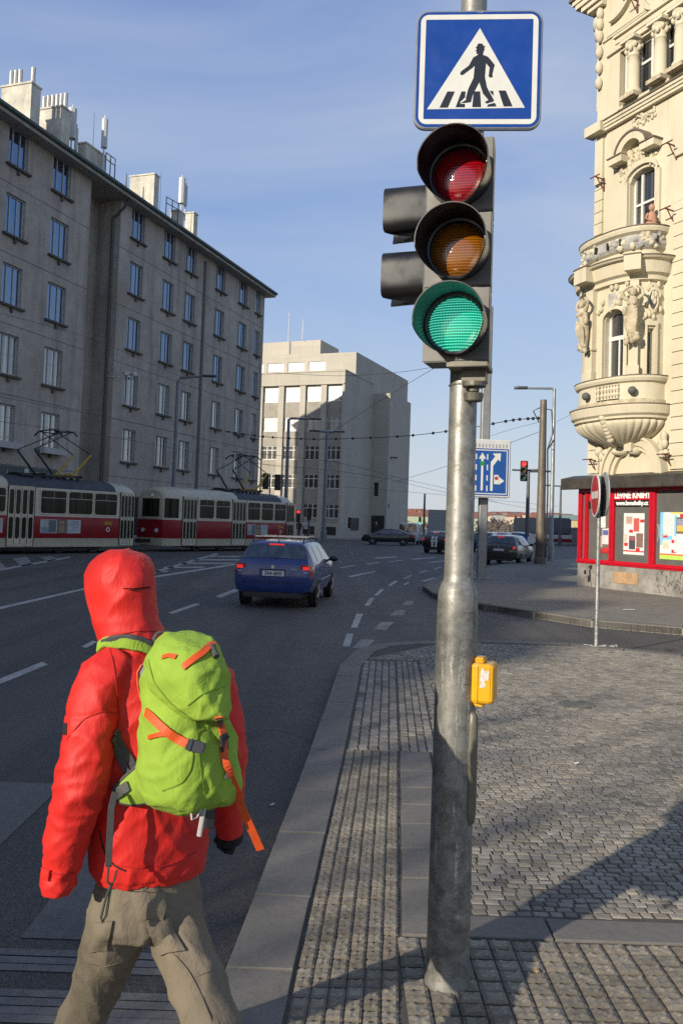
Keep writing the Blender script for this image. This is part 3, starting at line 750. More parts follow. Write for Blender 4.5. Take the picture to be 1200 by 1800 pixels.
# set-back upper storey and roof house
US, UI = 4.3, .55; UT = 21.05
UF = frame(oc+er*US+ef*UI, ef, -er)
def us(px, py=640): p = ONP(px, py, oc+er*US, er); return (p-(oc+er*US+ef*UI)).dot(ef)
up = [(us(572), us(542)), (us(535), us(506)), (us(499), us(470))]; d_ = up[1][0]-up[0][0]; up += [(up[2][0]+d_*k, up[2][1]+d_*k) for k in (1,2,3)]
uz = (ONP(550,654,oc+er*US,er).z-ROAD, ONP(550,635.5,oc+er*US,er).z-ROAD)
wall_grid(mb, UF, 0, OL-2, OT, UT, [(a, b, *uz) for a, b in up], .2)
fbx(mb, UF, -.06, 0, -19.0, 0.0, OT-.9, UT)
fbx(mb, UF, 0, OL-2, -19.0, -.35, UT-.25, UT)
ya = us(551, 600); yb = us(468, 600)
fbx(mb, UF, ya, yb+3, -7.5, -2.0, UT, UT+2.1)
for z in (OT, ): fbx(mb, OF, -.05, OL+.05, -.3, .06, z, z+.18); fbx(mb, OR_, .0, T1, -.3, .05, z+.002, z+.178)
fbx(mb, OF, .0, OL, .03, .12, z_hi+.02, z_hi+.14)
mb.build('wall', OST, O_, world=True)
for a, b in bays:
    zz = [z_lo]+[v for r in reversed(rz) for v in r]+[z_hi]
    for i in range(0, len(zz)-1, 2): pn = MB(); fbx(pn, OF, a, b, -.42, -.22, zz[i], zz[i+1]); pn.build('infill_panel', OPAN, O_, world=True)
for bi, (a, b) in enumerate(bays):
    for ri, (z0, z1) in enumerate(rz):
        window(OF, a+.03, b-.03, z0, z1, -.34, O_, WHITE, GL_GLARE if ri < 2 else GL_DARK, cols=4 if ri < 1 else 3, trans=(.36,) if ri < 1 else (.68,), fw=.08)
for a, b in up: window(UF, a, b, uz[0], uz[1], -.15, O_, WHITE, GL_GLARE, cols=4, trans=(.4,), fw=.08)
bb = MB()
for a, b in bays[:5]:
    fbx(bb, OF, a+.2, b-.2, -.3, -.25, .4, 1.3)
    for k in range(10): x = a+.25+(b-a-.5)*k/9; fbx(bb, OF, x-.025, x+.025, -.02, .02, .4, 1.3)
bb.build('barred_window', M('bar_iron', (.05,.05,.05), .6), O_, world=True)
dk_ = MB(); p0 = OR_(1.6,.0,0)
s0 = ((ONP(616,920,oc,-ef)-oc).dot(er), (ONP(629.5,920,oc,-ef)-oc).dot(er)); fbx(dk_, OR_, s0[0], s0[1], 0, .06, 1.0, 2.35)
dk_.build('wall_plaque', M('bronze_plaque', (.06,.055,.05), .5, .3), O_, world=True)
po_ = MB(); fbx(po_, ORF, .15, 1.75, -.05, .03, .0, 2.75); po_.build('entrance_portal', M('dark_portal', (.03,.028,.026), .8), O_, world=True)
po_ = MB(); fbx(po_, ORF, .38, .88, -.15, -.12, 5.0, 6.6); po_.build('side_window', MATS['dark_portal'], O_, world=True)
for px, y0, y1 in ((506,550,620),(531.5,562,597)): 
    p, q_ = ONP(px,y0,oc+er*6,er), ONP(px,y1,oc+er*6,er); ma = MB(); ma.cyl((q_.x,q_.y,q_.z), (q_.x,q_.y,p.z), .07, .04, 6)
    ma.build('roof_mast', M('mast_white', (.55,.55,.54), .5), O_, world=True)
# pavement at its foot
mb = MB(); mb.add([OF(OL,4.5,.10),OF(-3,4.5,.10),ORS(-1,3.0,.10),ORS(30,3.0,.10),ORS(30,-30,.10),OF(OL,-20,.10)], [tuple(range(6))])
mb.add([OF(OL,4.5,-.02),OF(-3,4.5,-.02),OF(-3,4.5,.10),OF(OL,4.5,.10)], [(0,1,2,3)]); mb.add([OF(-3,4.5,-.02),ORS(-1,3.0,-.02),ORS(-1,3.0,.10),OF(-3,4.5,.10)], [(0,1,2,3)])
mb.add([ORS(-1,3.0,-.02),ORS(30,3.0,-.02),ORS(30,3.0,.10),ORS(-1,3.0,.10)], [(0,1,2,3)])
tag(mb.build('pavement_across', PAVE), kind='structure')
mb = MB(); mb.add([LF(S_BEG,0,.12),LF(S_END+12,0,.12),LF(S_END+12,2.2,.12),LF(S_BEG,2.2,.12)], [(0,1,2,3)]); mb.add([LF(S_BEG,2.2,-.02),LF(S_END+12,2.2,-.02),LF(S_END+12,2.2,.12),LF(S_BEG,2.2,.12)], [(0,1,2,3)])
tag(mb.build('pavement_left', PAVE), kind='structure')
# ---------------------------------------------------------------- ornate corner house on the right
def cream_mat():
    t = NT('cream_stucco')
    b = t.noise(.6, 5, .6); m = t.noise(5, 6, .7); s = t.noise(1.0, 5, .65, vec=t.scaled(3.5,3.5,.3))
    c = t.ramp(b, (.3, (.51,.455,.325)), (.7, (.60,.55,.415)))
    c = t.mix(t.ramp(s, (.52, 0.0), (.78, .45)), c, (.36,.30,.20)); c = t.mix(t.ramp(m, (.58, 0.0), (.8, .35)), c, (.31,.27,.20))
    t.col(c); t.set(Roughness=.9); t.bump(t.noise(26, 4, .7), .3, .01); return t.m
CRM = cream_mat()
WEATH = M('weathered_stucco', (.50,.43,.30), .95, var=.4, scale=3.5, dirt=(.30,.29,.27), bump=.6, bs=18, bd=.03)
WET = M('grey_patched_stucco', (.36,.35,.33), .95, var=.35, scale=4, bump=.7, bs=14, bd=.04, dirt=(.46,.39,.26))
LEDGE = M('ledge_tin', (.16,.125,.095), .7, .1, var=.3)
ro = AT(1036, 830, 25.5); ro = V((ro.x, ro.y, 0)); re = V((.433,-.901,0)); rn = V((-.901,-.433,0)).normalized()
RF = frame(ro, re, rn); re = re.normalized()
def xs_(px, py, n=0.0): p = ONP(px, py, ro+rn*n, rn); return (p-ro).dot(re)
def xz(px, py, n=0.0): return ONP(px, py, ro+rn*n, rn).z
H_ = thing('corner_house', 'ornate cream stucco corner house with a round oriel, statues and a balcony', 'building', ro)
mats = [CRM, WEATH, WET, LEDGE]
mb = MB(); SE = 9.0; ZT = 21.0
# openings in the flat front
uw = (xs_(1106, 345), xs_(1152, 345), xz(1128, 397), xz(1128, 296))
cw0, cw1 = xs_(1088, 140), xs_(1200, 140)+1.3; cz0, cz1 = xz(1100, 183), xz(1128, 66)
shp = [(-.08, xs_(1072,900)-.14), (xs_(1080,900), xs_(1141,900)), (xs_(1151,900), xs_(1151,900)+1.9), (xs_(1151,900)+2.1, xs_(1151,900)+4)]
wall_grid(mb, RF, 0, SE, 3.0, ZT, [uw, (cw0, cw1, cz0, cz1), (uw[0]+4.2, uw[1]+4.2, uw[2], uw[3])], .28)
wall_grid(mb, lambda s, d, z: RF(0, -s, z), 0, 12, 0, ZT); wall_grid(mb, lambda s, d, z: RF(SE, -s, z), 0, 12, 0, ZT); wall_grid(mb, lambda s, d, z: RF(s, -12, z), 0, SE, 0, ZT)
mb.add([RF(0,0,ZT),RF(SE,0,ZT),RF(SE,-12,ZT),RF(0,-12,ZT)], [(0,1,2,3)])
# rusticated pilasters
def rust(s0, s1, z0, z1, h=.36, n=.07):
    z = z0
    while z < z1-.05: fbx(mb, RF, s0, s1, -.02, n, z+.012, min(z1, z+h)-.012); z += h
p0, p1 = xs_(1183, 520), xs_(1183, 520)+.62
rust(p0, p1, 3.45, 10.9); rust(-.05, .42, 3.45, 6.2); rust(.02, .36, 9.8, 12.4)
rust(p1+.12, SE, 3.45, 12.5, .36, .05)
fbx(mb, RF, p0, p0+.5, -.01, .09, 12.2, 13.85); fbx(mb, RF, .02, .36, -.01, .09, 12.5, 13.9)
def relief(s, z, w, h, k=9, n=.05, seed=0):
    r = random.Random(seed)
    for _ in range(k):
        a, b = r.uniform(-w/2, w/2), r.uniform(-h/2, h/2); q_ = RF(s+a, .02, z+b); rad = r.uniform(.25,.6)*min(w, h)*.33
        mb.ell(q_, (rad*.9, rad*.9, rad*1.2), 7, 5)
        if _ % 2 == 0: mb.tube([RF(s+a,.03,z+b), RF(s+a*.5,.07,z+b+h*.2), RF(s+a*.1,.03,z+b-h*.1)], rad*.35, 5)
for s, z in ((p0+.25, 13.2), (.19, 13.25)): relief(s, z, .3, .5, 8, seed=3); 
for s, z in ((p0+.25, 12.35), (.19, 12.35)): relief(s, z, .3, .22, 6, seed=5)
# string course with ledge
def course(z0, z1, n, s0=-.12, s1=SE, led=True, k=3):
    for i in range(k):
        a, b = z0+(z1-z0)*i/k, z0+(z1-z0)*(i+1)/k; fbx(mb, RF, s0*(i+1)/k, s1, -.03, n*(.45+.55*(i+1)/k), a, b)
    if led: fbx(mb, RF, s0*1.2, s1, -.03, n+.04, z1+.002, z1+.03, 3)
zc = xz(1110, 205); course(zc-.05, zc+.22, .22)
fbx(mb, RF, -.2, .5, -.02, .34, zc-.06, zc+.24)
course(17.0, 17.12, .08, .4, SE, False, 2)
course(10.9, 11.0, .06, p0, SE, False, 1)
# columns of the triple window
ccol = [xs_(1099-14, 140), xs_(1113.5, 130), xs_(1161, 100), xs_(1192, 80)+.1]
for s in ccol[1:]+[ccol[-1]+1.1]:
    c0 = RF(s, .02, cz0+.12); mb.lathe([(.25,0),(.25,.1),(.21,.16),(.19,.2),(.185,.9),(.165,cz1-cz0-.62),(.20,cz1-cz0-.58),(.165,cz1-cz0-.54),(.18,cz1-cz0-.4),(.27,cz1-cz0-.14)], c0, 16)
    fbx(mb, RF, s-.28, s+.28, -.26, .30, cz0+.0, cz0+.12, 1); fbx(mb, RF, s-.29, s+.29, -.26, .31, cz1-.02, cz1+.08)
    for k in range(10):
        a = 2*pi*k/10; q_ = RF(s+.21*cos(a), .02+.21*sin(a), cz1-.25+.1*(k % 2)); mb.ell(q_, (.075,.075,.1), 6, 4)
course(cz1+.08, cz1+.42, .12, cw0-.1, SE, False, 2); fbx(mb, RF, cw0-.12, SE, -.02, .2, cz1+.42, cz1+.5)
fbx(mb, RF, cw0-.02, SE, -.28, .06, cz0-.08, cz0)
relief(xs_(1131, 205)-.0, xz(1131, 207), .9, .36, 22, seed=8)
# gable mouldings at the very top: broad curved bands
def arcband(sc, zc_, r0, r1, n0, n1, a0, a1, F=RF, seg=20, m=0):
    P = []
    for k in range(seg+1):
        a = a0+(a1-a0)*k/seg; c, s = cos(a), sin(a)
        P.append([F(sc+r0*c, n0, zc_+r0*s), F(sc+r1*c, n0, zc_+r1*s), F(sc+r1*c, n1, zc_+r1*s), F(sc+r0*c, n1, zc_+r0*s)])
    mb.rings(P, m, True)
zz = xz(1090, 25)
for r_, n in ((.62,.10),(.80,.16)): arcband(xs_(1082, -20), zz+.75, r_-.09, r_+.07, -.02, n, -1.75, .35)
sx0 = xs_(1160, 0)
for r_, n in ((.42,.09),(.56,.14)): arcband(sx0, xz(1160,-22), r_-.07, r_+.06, -.02, n, 0, 2*pi, seg=28)
# left edge: bracketed roof cornice seen from the side
zk = xz(1040, 28)
for i, (h, n, w) in enumerate(((0,.35,.35),(.14,.5,.55),(.30,.62,.75),(.46,.70,.85))): fbx(mb, RF, -w, .32, -1.3, n*.55, zk+h, zk+h+.15)
fbx(mb, RF, -.95, .34, -1.3, .45, zk+.61, zk+.7, 3)
for k, (dz, w) in enumerate(((-.25,.42),(-.6,.36),(-1.0,.30),(-1.5,.22),(-2.0,.17),(-2.5,.12))): mb.ell(RF(-w*.5, -.25, zk+dz), (w*.6, w*.8, .3), 8, 6); mb.ell(RF(.12, .08, zk+dz+.05), (.13,.1,.2), 7, 5)
fbx(mb, RF, -.16, .02, -.9, -.1, zk-3.2, zk)
# surround and hood of the middle window
a, b, c, d = uw
for s0, s1 in ((a-.2, a-.02), (b+.02, b+.2)): fbx(mb, RF, s0, s1, -.02, .09, c-.1, d-.25)
sc = (a+b)/2
def segtop(sc, w, z0, rise, F=RF, n0=-.28, n1=0.0, m=0, zt=None, off=0, seg=10):   # infill above a flat arch
    zt = zt or z0+rise
    P = [(sc-w/2+w*k/seg, z0+rise*sqrt(max(0, 1-(2*k/seg-1)**2))) for k in range(seg+1)]
    for (s0, h0), (s1, h1) in zip(P, P[1:]):
        mb.add([F(s0,n1-.004,h0),F(s1,n1-.004,h1),F(s1,n1-.004,zt),F(s0,n1-.004,zt),F(s0,n0,h0),F(s1,n0,h1)], [(0,1,2,3),(0,4,5,1)], m)
segtop(sc, b-a, d-.32, .315, zt=d+.004)
for k in range(12):
    u0, u1 = k/12, (k+1)/12; f = lambda u: d-.33+.42*sqrt(max(0, 1-(2*u-1)**2)); W_ = b-a+.24
    x0, x1 = sc-W_/2+W_*u0, sc-W_/2+W_*u1
    mb.add([RF(x0,.09,f(u0)),RF(x1,.09,f(u1)),RF(x1,.09,f(u1)+.16),RF(x0,.09,f(u0)+.16),RF(x0,-.02,f(u0)),RF(x1,-.02,f(u1)),RF(x0,-.02,f(u0)+.16),RF(x1,-.02,f(u1)+.16)], [(0,1,2,3),(0,4,5,1),(3,2,7,6)])
hw = xs_(1163, 255)-xs_(1083, 275); hs = (xs_(1163,255)+xs_(1083,275))/2; hz = xz(1123, 270)-.12
fbx(mb, RF, hs-hw/2, hs-hw*.2, -.02, .34, hz, hz+.2); fbx(mb, RF, hs+hw*.2, hs+hw/2, -.02, .34, hz, hz+.2)
fbx(mb, RF, hs-hw/2-.04, hs-hw*.2, -.02, .38, hz+.2, hz+.23, 3); fbx(mb, RF, hs+hw*.2, hs+hw/2+.04, -.02, .38, hz+.2, hz+.23, 3)
arcband(hs, hz+.10, hw*.22, hw*.34, -.02, .34, .25, pi-.25); arcband(hs, hz+.10, hw*.34, hw*.37, -.02, .38, .25, pi-.25, m=3)
relief(hs, hz+.02, hw*.42, .55, 26, seed=11); relief(hs-hw*.33, hz-.25, .3, .4, 9, seed=12); relief(hs+hw*.33, hz-.25, .3, .4, 9, seed=13)
# ---- oriel: bowed bay with mouldings swept along its plan
OC, OW, OD = xs_(1100, 600), 1.50, 1.05
def OFn(a, n, z):          # a: angle 0..pi from the right end to the left end
    c, s = cos(a), sin(a); e = .82
    sx = OW*math.copysign(abs(c)**e, c); sy = OD*abs(s)**e
    nx, ny = c/OW, s/OD; L = sqrt(nx*nx+ny*ny)
    return RF(OC+sx+nx/L*n, sy+ny/L*n, z)
NA = 40; AA = [pi*k/NA for k in range(NA+1)]
def sweep(prof, m=0, a0=0.0, a1=pi):
    A_ = [a for a in AA if a0-1e-6 <= a <= a1+1e-6]
    for (n0, z0, *mm), (n1, z1, *_) in zip(prof, prof[1:]):
        for u, v in zip(A_, A_[1:]): mb.add([OFn(u,n0,z0),OFn(v,n0,z0),OFn(v,n1,z1),OFn(u,n1,z1)], [(0,1,2,3)], mm[0] if mm else m)
def oang(px, py=600, n=0.0):      # angle whose surface point is seen in column px
    best = None
    for k in range(10, 331):
        a = pi*k/360*1.0
        p = OFn(a, n, 6.5); d = p-CAM; x = PPX+FPX*d.dot(RIGHT)/d.dot(FWD)-(py-(PPY-FPX*d.dot(UPV)/d.dot(FWD)))*.018
        if best is None or abs(x-px) < best[0]: best = (abs(x-px), a)
    return best[1]
def oz(py, n=.0, px=1100): return ONP(px, py, ro+rn*(OD*.85+n), rn).z
zb0, zb1 = oz(782), oz(737)
# fluted shell
def shell():
    nu = 120; R_ = []
    for i in range(15):
        t = i/14; z = zb0+(zb1-zb0)*t; k = .14+.86*sin(t*pi/2)**.85
        ring = []
        for j in range(nu+1):
            a = pi*j/nu; fl = 1+.05*abs(sin(a*17))*min(1, t*3)*(1 if t < .93 else .3)
            p = OFn(a, 0, z); q_ = RF(OC, 0, z); ring.append(q_+(p-q_)*k*fl)
        R_.append(ring)
    mb.rings(R_, 0, False, close=False)
shell()
q_ = OFn(1.45, .03, zb0+.55); 
for k in range(7): mb.ell(OFn(1.45, -.28+.06*k, zb0+.2+k*.1), (.11,.11,.1), 7, 5)
for s_, w in ((OC, .3), (OC+.55, .22), (OC-.5, .22)): mb.ell(RF(s_, .12, zb0-.08), (w, w*.6, .13), 9, 6)
z = zb1; sl_ = oz(712)
sweep([(-.02,z),(.10,z+.04),(.10,z+.10),(.18,z+.16),(.22,sl_-.04),(.22,sl_),(-.05,sl_+.03)], 0); sweep([(.24,sl_+.002),(.24,sl_+.03),(-.1,sl_+.05)], 3)
zp1 = oz(664)
sweep([(-.02,sl_),(-.02,zp1)], 0); sweep([(.03,sl_+.03),(.03,sl_+.16),(-.02,sl_+.18)], 1)
sweep([(-.02,zp1-.14),(.06,zp1-.10),(.10,zp1-.02),(.10,zp1+.04),(-.05,zp1+.06)], 0); sweep([(.115,zp1+.045),(.115,zp1+.065),(-.08,zp1+.08)], 3)
ze0, ze1, ze2 = oz(496), oz(462), oz(446)
aL, aR = oang(1058), oang(1094); nL, nR = oang(1138), oang(1151)
wz0, wz1 = zp1+.07, oz(540); spr = wz1-(abs(aL-aR)*.5*OD*1.15)
ops = [(min(aL,aR), max(aL,aR), wz0, wz1), (min(nL,nR), max(nL,nR), wz0, oz(578))]
wall_grid(mb, OFn, 0, pi, zp1, ze0, ops, .24, n=-.10, xs=AA)
ac, aw = (aL+aR)/2, abs(aL-aR)
segtop(ac, aw, spr, wz1-spr-.005, F=OFn, n0=-.34, n1=-.10, zt=wz1+.004, seg=16)
def oarch(r0, r1, n0, n1, sz, m=0):
    for k in range(18):
        u0, u1 = pi*k/18, pi*(k+1)/18
        R = aw/2; H = wz1-spr
        pt = lambda u, r, n: OFn(ac+R*r*cos(u), n, spr+H*r*sin(u))
        mb.add([pt(u0,r0,n1),pt(u1,r0,n1),pt(u1,r1,n1),pt(u0,r1,n1),pt(u0,r0,n0),pt(u1,r0,n0),pt(u0,r1,n0),pt(u1,r1,n0)], [(0,1,2,3),(0,4,5,1),(3,2,7,6)], m)
oarch(1.02, 1.22, -.12, .0, 1); oarch(1.22, 1.38, -.12, -.05, 1)
def obar(a0, a1, n0, n1, z0, z1, m=0, seg=3):
    A_ = [a0+(a1-a0)*k/seg for k in range(seg+1)]
    mb.rings([[OFn(a,n0,z0),OFn(a,n1,z0),OFn(a,n1,z1),OFn(a,n0,z1)] for a in A_], m, True)
for a_ in (ac-aw*.6, ac+aw*.6): obar(a_-aw*.09, a_+aw*.09, -.12, .0, zp1+.05, spr, 0, 2)
na, nw_ = (nL+nR)/2, abs(nL-nR)
for a_ in (na-nw_*.72, na+nw_*.72): obar(a_-nw_*.16, a_+nw_*.16, -.12, -.03, zp1+.05, oz(570), 0, 2)
obar(na-nw_*.9, na+nw_*.9, -.12, -.02, oz(574), oz(566), 0, 3)
ova, ovz = oang(1147), oz(530)
def oval(a_, z_, ra, rz_, n, m, seg=18):
    mb.rings([[OFn(a_+ra*k_*cos(t), nn, z_+rz_*k_*sin(t)) for t in [2*pi*i/seg for i in range(seg)]] for k_, nn in ((1.45,-.10),(1.4,-.02),(1.1,-.0),(1.0,-.07))], m, False)
oval(ova, ovz, .11, .26, 0, 0)
# weathered panel over the arch and cartouche
obar(ac-aw*.34, ac+aw*.34, -.11, -.06, wz1+.10, ze0-.22, 2, 4)
for k in range(16):
    r = random.Random(k+40); mb.ell(OFn(ac+r.uniform(-.75,.75)*aw, -.06, wz1+.12+r.uniform(-.1,.62)), (.07,.07,.1), 6, 4)
for k in range(16):
    r = random.Random(k+140); mb.ell(OFn(ova+r.uniform(-.24,.2), -.06, ovz+r.uniform(-.5,.55)), (.055,.055,.1), 6, 4)
# pilasters behind the statues + entablature
st_a = [oang(1113), oang(1113)+2*(ac-oang(1113))]
for a_ in st_a:
    obar(a_-.10, a_+.10, -.12, .06, zp1+.07, ze0, 0, 3); obar(a_-.13, a_+.13, -.12, .12, zp1+.07, zp1+.32, 0, 3); obar(a_-.12, a_+.12, -.12, .10, zp1+.95, zp1+1.02, 0, 3)
sweep([(-.10,ze0-.02),(.02,ze0+.02),(.02,ze0+.14),(.12,ze0+.2),(.20,ze1-.02),(.30,ze1),(.34,ze1+.05),(-.1,ze1+.07)], 0); sweep([(.36,ze1+.055),(.36,ze1+.08),(-.1,ze1+.10)], 3)
for a_ in st_a: obar(a_-.15, a_+.15, -.1, .42, ze0+.2, ze1+.075, 0, 3); obar(a_-.16, a_+.16, -.1, .45, ze1+.075, ze1+.10, 3, 3)
# balcony parapet above
zq0, zq1 = ze1+.10, oz(402)
sweep([(-.14,zq0),(-.14,zq0+.25),(-.06,zq0+.3)], 0); sweep([(-.10,zq0+.3),(-.04,zq0+.42),(-.08,zq1-.2)], 2); sweep([(-.08,zq1-.2),(.02,zq1-.14),(.05,zq1-.05),(.05,zq1),(-.25,zq1+.02)], 0); sweep([(.07,zq1+.003),(.07,zq1+.03),(-.3,zq1+.05)], 3)
sweep([(-.3,zq1),(-.3,zq0)], 1)
for k in range(70):
    r = random.Random(k+300); a_ = r.uniform(.1, 3.0); mb.ell(OFn(a_, -.07, r.uniform(zq0+.32, zq1-.2)), (r.uniform(.05,.11),r.uniform(.05,.1),r.uniform(.05,.12)), 6, 4, 2 if r.random() < .5 else 0)
for px in (1042, 1063, 1085, 1152): 
    a_ = oang(px); obar(a_-.018, a_+.018, -.1, .015, zq0+.42, zq1-.28, 4, 1)
# arch over the shop
arz = xz(1116, 838); arc_s = xs_(1117, 800)
arcband(arc_s, arz, .78, .90, -.02, .12, 0, pi); arcband(arc_s, arz, .90, 1.12, -.02, .20, 0, pi); arcband(arc_s, arz, 1.12, 1.2, -.02, .27, 0, pi)
for k in range(14):
    r = random.Random(k+90); sg_ = -1 if k % 2 else 1; mb.ell(RF(arc_s+sg_*r.uniform(1.0,1.4), .14, arz+r.uniform(.5,1.15)), (.1,.1,.14), 7, 5, 0)
fbx(mb, RF, arc_s-.14, arc_s+.14, -.02, .34, arz+.72, arz+1.2)
course(4.02, 4.12, .07, .43, p0, False, 1)
mb.build('wall', mats+[M('deep_gap', (.02,.018,.016), .9, var=0)], H_, world=True, smooth=58)
# windows of the house
window(RF, a, b, c, d, -.25, H_, WHITE, GL_DARK, split=[a+(b-a)*.30, a+(b-a)*.82], trans=(.44,), fw=.07, th=.07)
zt_ = xz(1128, 130); t_ = (zt_-cz0)/(cz1-cz0)
e_ = [cw0+.02, ccol[1], ccol[2], ccol[3], ccol[3]+1.1]
for i in range(4): window(RF, e_[i]+.02, e_[i+1]-.02, cz0+.0, cz1, -.26, H_, WHITE, GL_DARK, cols=2 if i == 1 else 1, trans=(.62,), fw=.08, th=.07)
window(RF, uw[0]+4.2, uw[1]+4.2, c, d, -.25, H_, WHITE, GL_DARK, cols=3, trans=(.44,), fw=.07, th=.07)
def owin(a0, a1, z0, z1, arch=0, split=None, trans=None):
    w = MB(); 
    def bar(u0, u1, y0, y1, n0=-.33, n1=-.27): w.rings([[OFn(u,n0,y0),OFn(u,n1,y0),OFn(u,n1,y1),OFn(u,n0,y1)] for u in (u0,(u0+u1)/2,u1)], 0, True)
    f = .045
    bar(a0, a0+f, z0, z1); bar(a1-f, a1, z0, z1); bar(a0, a1, z0, z0+.07); bar(a0, a1, z1-.07, z1)
    if trans: bar(a0, a1, trans-.06, trans+.06, -.33, -.25)
    if split: bar(split-f*.45, split+f*.45, z0, trans or z1)
    if arch:
        R, H = (a1-a0)/2, z1-arch; m_ = (a0+a1)/2
        for k in range(16):
            u0, u1 = pi*k/16, pi*(k+1)/16; P_ = lambda u, r, n: OFn(m_+R*r*cos(u), n, arch+H*r*sin(u))
            w.add([P_(u0,.86,-.26),P_(u1,.86,-.26),P_(u1,1.0,-.26),P_(u0,1.0,-.26),P_(u0,.86,-.33),P_(u1,.86,-.33)], [(0,1,2,3),(0,4,5,1)])
    o = w.build('window', WHITE, H_, world=True)
    g = MB(); g.rings([[OFn(a0+(a1-a0)*k/4,-.31,z0),OFn(a0+(a1-a0)*k/4,-.31,z1)] for k in range(5)], 0, False, close=False)
    p = g.build('pane', GL_DARK, None); p.parent = o; p.data.transform(H_.matrix_basis.inverted())
owin(min(aL,aR), max(aL,aR), wz0, wz1, spr, ac-.02, oz(588)); owin(min(nL,nR), max(nL,nR), wz0, oz(578))
og = MB(); og.add([OFn(ova+.112*cos(t), -.065, ovz+.26*sin(t)) for t in [2*pi*i/18 for i in range(18)]], [tuple(range(18))]); og.build('oval_window', GL_DARK, H_, world=True)
# baluster row
bl = MB(); b0, b1 = oang(1049), oang(1089)
for k in range(7):
    a_ = b0+(b1-b0)*(k+.5)/7; p = OFn(a_, .015, 0); h = zp1-.16-(sl_+.2)
    bl.lathe([(.05,0),(.05,.05*h),(.03,.12*h),(.065,.3*h),(.03,.48*h),(.03,.52*h),(.065,.7*h),(.03,.88*h),(.05,.95*h),(.05,h)], (p.x,p.y,sl_+.2), 8)
bl.build('balustrade', CRM, H_, world=True, smooth=40)
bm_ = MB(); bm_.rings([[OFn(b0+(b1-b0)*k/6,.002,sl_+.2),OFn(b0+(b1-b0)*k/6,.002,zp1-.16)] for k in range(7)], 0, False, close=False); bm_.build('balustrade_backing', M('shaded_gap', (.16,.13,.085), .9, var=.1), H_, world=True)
for a_ in (oang(1113), st_a[1]): kb = MB(); p = OFn(a_, .1, 0); kb.ell((p.x,p.y,(sl_+zp1)/2), .12, 12, 8); kb.build('stone_boss', M('dark_boss', (.09,.09,.09), .7), H_, world=True)
# caryatid statues: head, raised arms, draped torso tapering to a scrolled herm
def statue(a_, name, flip=1):
    s = MB(); base = OFn(a_, .16, oz(596)); up_ = V((0,0,1)); out = (OFn(a_, .5, 0)-OFn(a_, 0, 0)).normalized(); sd = out.cross(up_)*flip
    P = lambda x, y, z: base+sd*(x*.80)+out*(y*.85)+up_*(z*.80+.22)
    s.tube([P(0,.0,-.42),P(0,.05,-.2),P(.02,.08,.1),P(.04,.12,.4),P(.03,.13,.62),P(.0,.12,.86),P(-.02,.12,1.05),P(-.02,.12,1.12)], [.07,.12,.15,.165,.12,.16,.12,.055], 12)
    s.ell(P(-.02,.16,1.26), (.09,.09,.115), 12, 9); s.ell(P(-.02,.11,1.31), (.11,.105,.10), 10, 7)
    s.tube([P(.17,.12,1.02),P(.33,.16,1.12),P(.36,.15,1.30),P(.16,.10,1.46),P(0,.08,1.50)], [.06,.05,.044,.04,.03], 8)
    s.tube([P(-.19,.12,1.02),P(-.36,.16,1.16),P(-.30,.13,1.38),P(-.10,.08,1.50)], [.06,.05,.044,.03], 8)
    for k in range(9):
        r = random.Random(k+7); x = -.16+.04*k; s.tube([P(x,.25+.03*sin(k),.66-.03*k),P(x*1.15+.03,.27,.36),P(x*.9+.04,.20,.02),P(x*.6,.12,-.26)], [.03,.045,.04,.02], 6)
    for k in range(8): r = random.Random(k+50); s.ell(P(r.uniform(-.2,.2),.12,r.uniform(-.5,-.22)), (.07,.07,.09), 7, 5)
    s.ell(P(.25,.16,.62), (.08,.07,.14), 8, 6); s.ell(P(-.08,.26,.86), (.07,.06,.07), 8, 6); s.ell(P(.09,.26,.86), (.07,.06,.07), 8, 6)
    return s.build(name, WEATH, H_, world=True, smooth=60)
statue(st_a[0], 'statue'); statue(st_a[1], 'statue', -1)
tx = MB(); ftext(tx, RF, xs_(1134,40), .015, xz(1134,38), '1900.', .34, 1.0, .02); tx.build('date_lettering', M('ochre_relief', (.40,.33,.20), .9, var=.1), H_, world=True)
RED_IRON = M('rust_red_iron', (.16,.05,.04), .7)
for px, py in ((1062,316),(1189,258),(1186,372),(1049,810),(1182,801),(1121,3)):
    b_ = MB(); s = xs_(px, py); z = xz(px, py); f = 1
    b_.cyl(RF(s,.02,z), RF(s,.42,z+.02), .022, .022, 6); b_.cyl(RF(s,.03,z-.36), RF(s,.03,z+.05), .026, .026, 6); b_.tube([RF(s,.05,z-.3), RF(s,.16,z-.2), RF(s,.3,z)], .018, 6); b_.cyl(RF(s-.2,.4,z+.02), RF(s+.2,.4,z+.02), .02, .02, 6)
    b_.build('wire_bracket', RED_IRON, H_, world=True)
# terracotta figure on the balcony
fg = MB(); p = RF(xs_(1160,390), .35, zq1+.03)
fg.tube([p, p+V((0,0,.18)), p+V((0,0,.36)), p+V((0,0,.44))], [.17,.15,.11,.05], 10); fg.ell(p+V((0,0,.55)), (.085,.085,.11), 10, 8); fg.tube([p+V((-.12,-.02,.36)), p+V((-.2,-.1,.2)), p+V((-.05,-.14,.12))], .04, 7)
tag(fg.build('garden_figure', M('terracotta', (.42,.22,.14), .8), loc=p, smooth=50), 'small terracotta bust standing on the rim of the balcony', 'figure')
fg = MB(); p = RF(xs_(1097,395)-.02, .42, zq1+.03); fg.ell(p+V((0,0,.12)), (.13,.05,.13), 12, 8); fg.cyl(p, p+V((0,0,.1)), .02, .02, 6)
tag(fg.build('satellite_dish', M('white_dish', (.65,.64,.6), .4), loc=p, smooth=50), 'small white satellite dish at the left end of the balcony rim', 'dish')
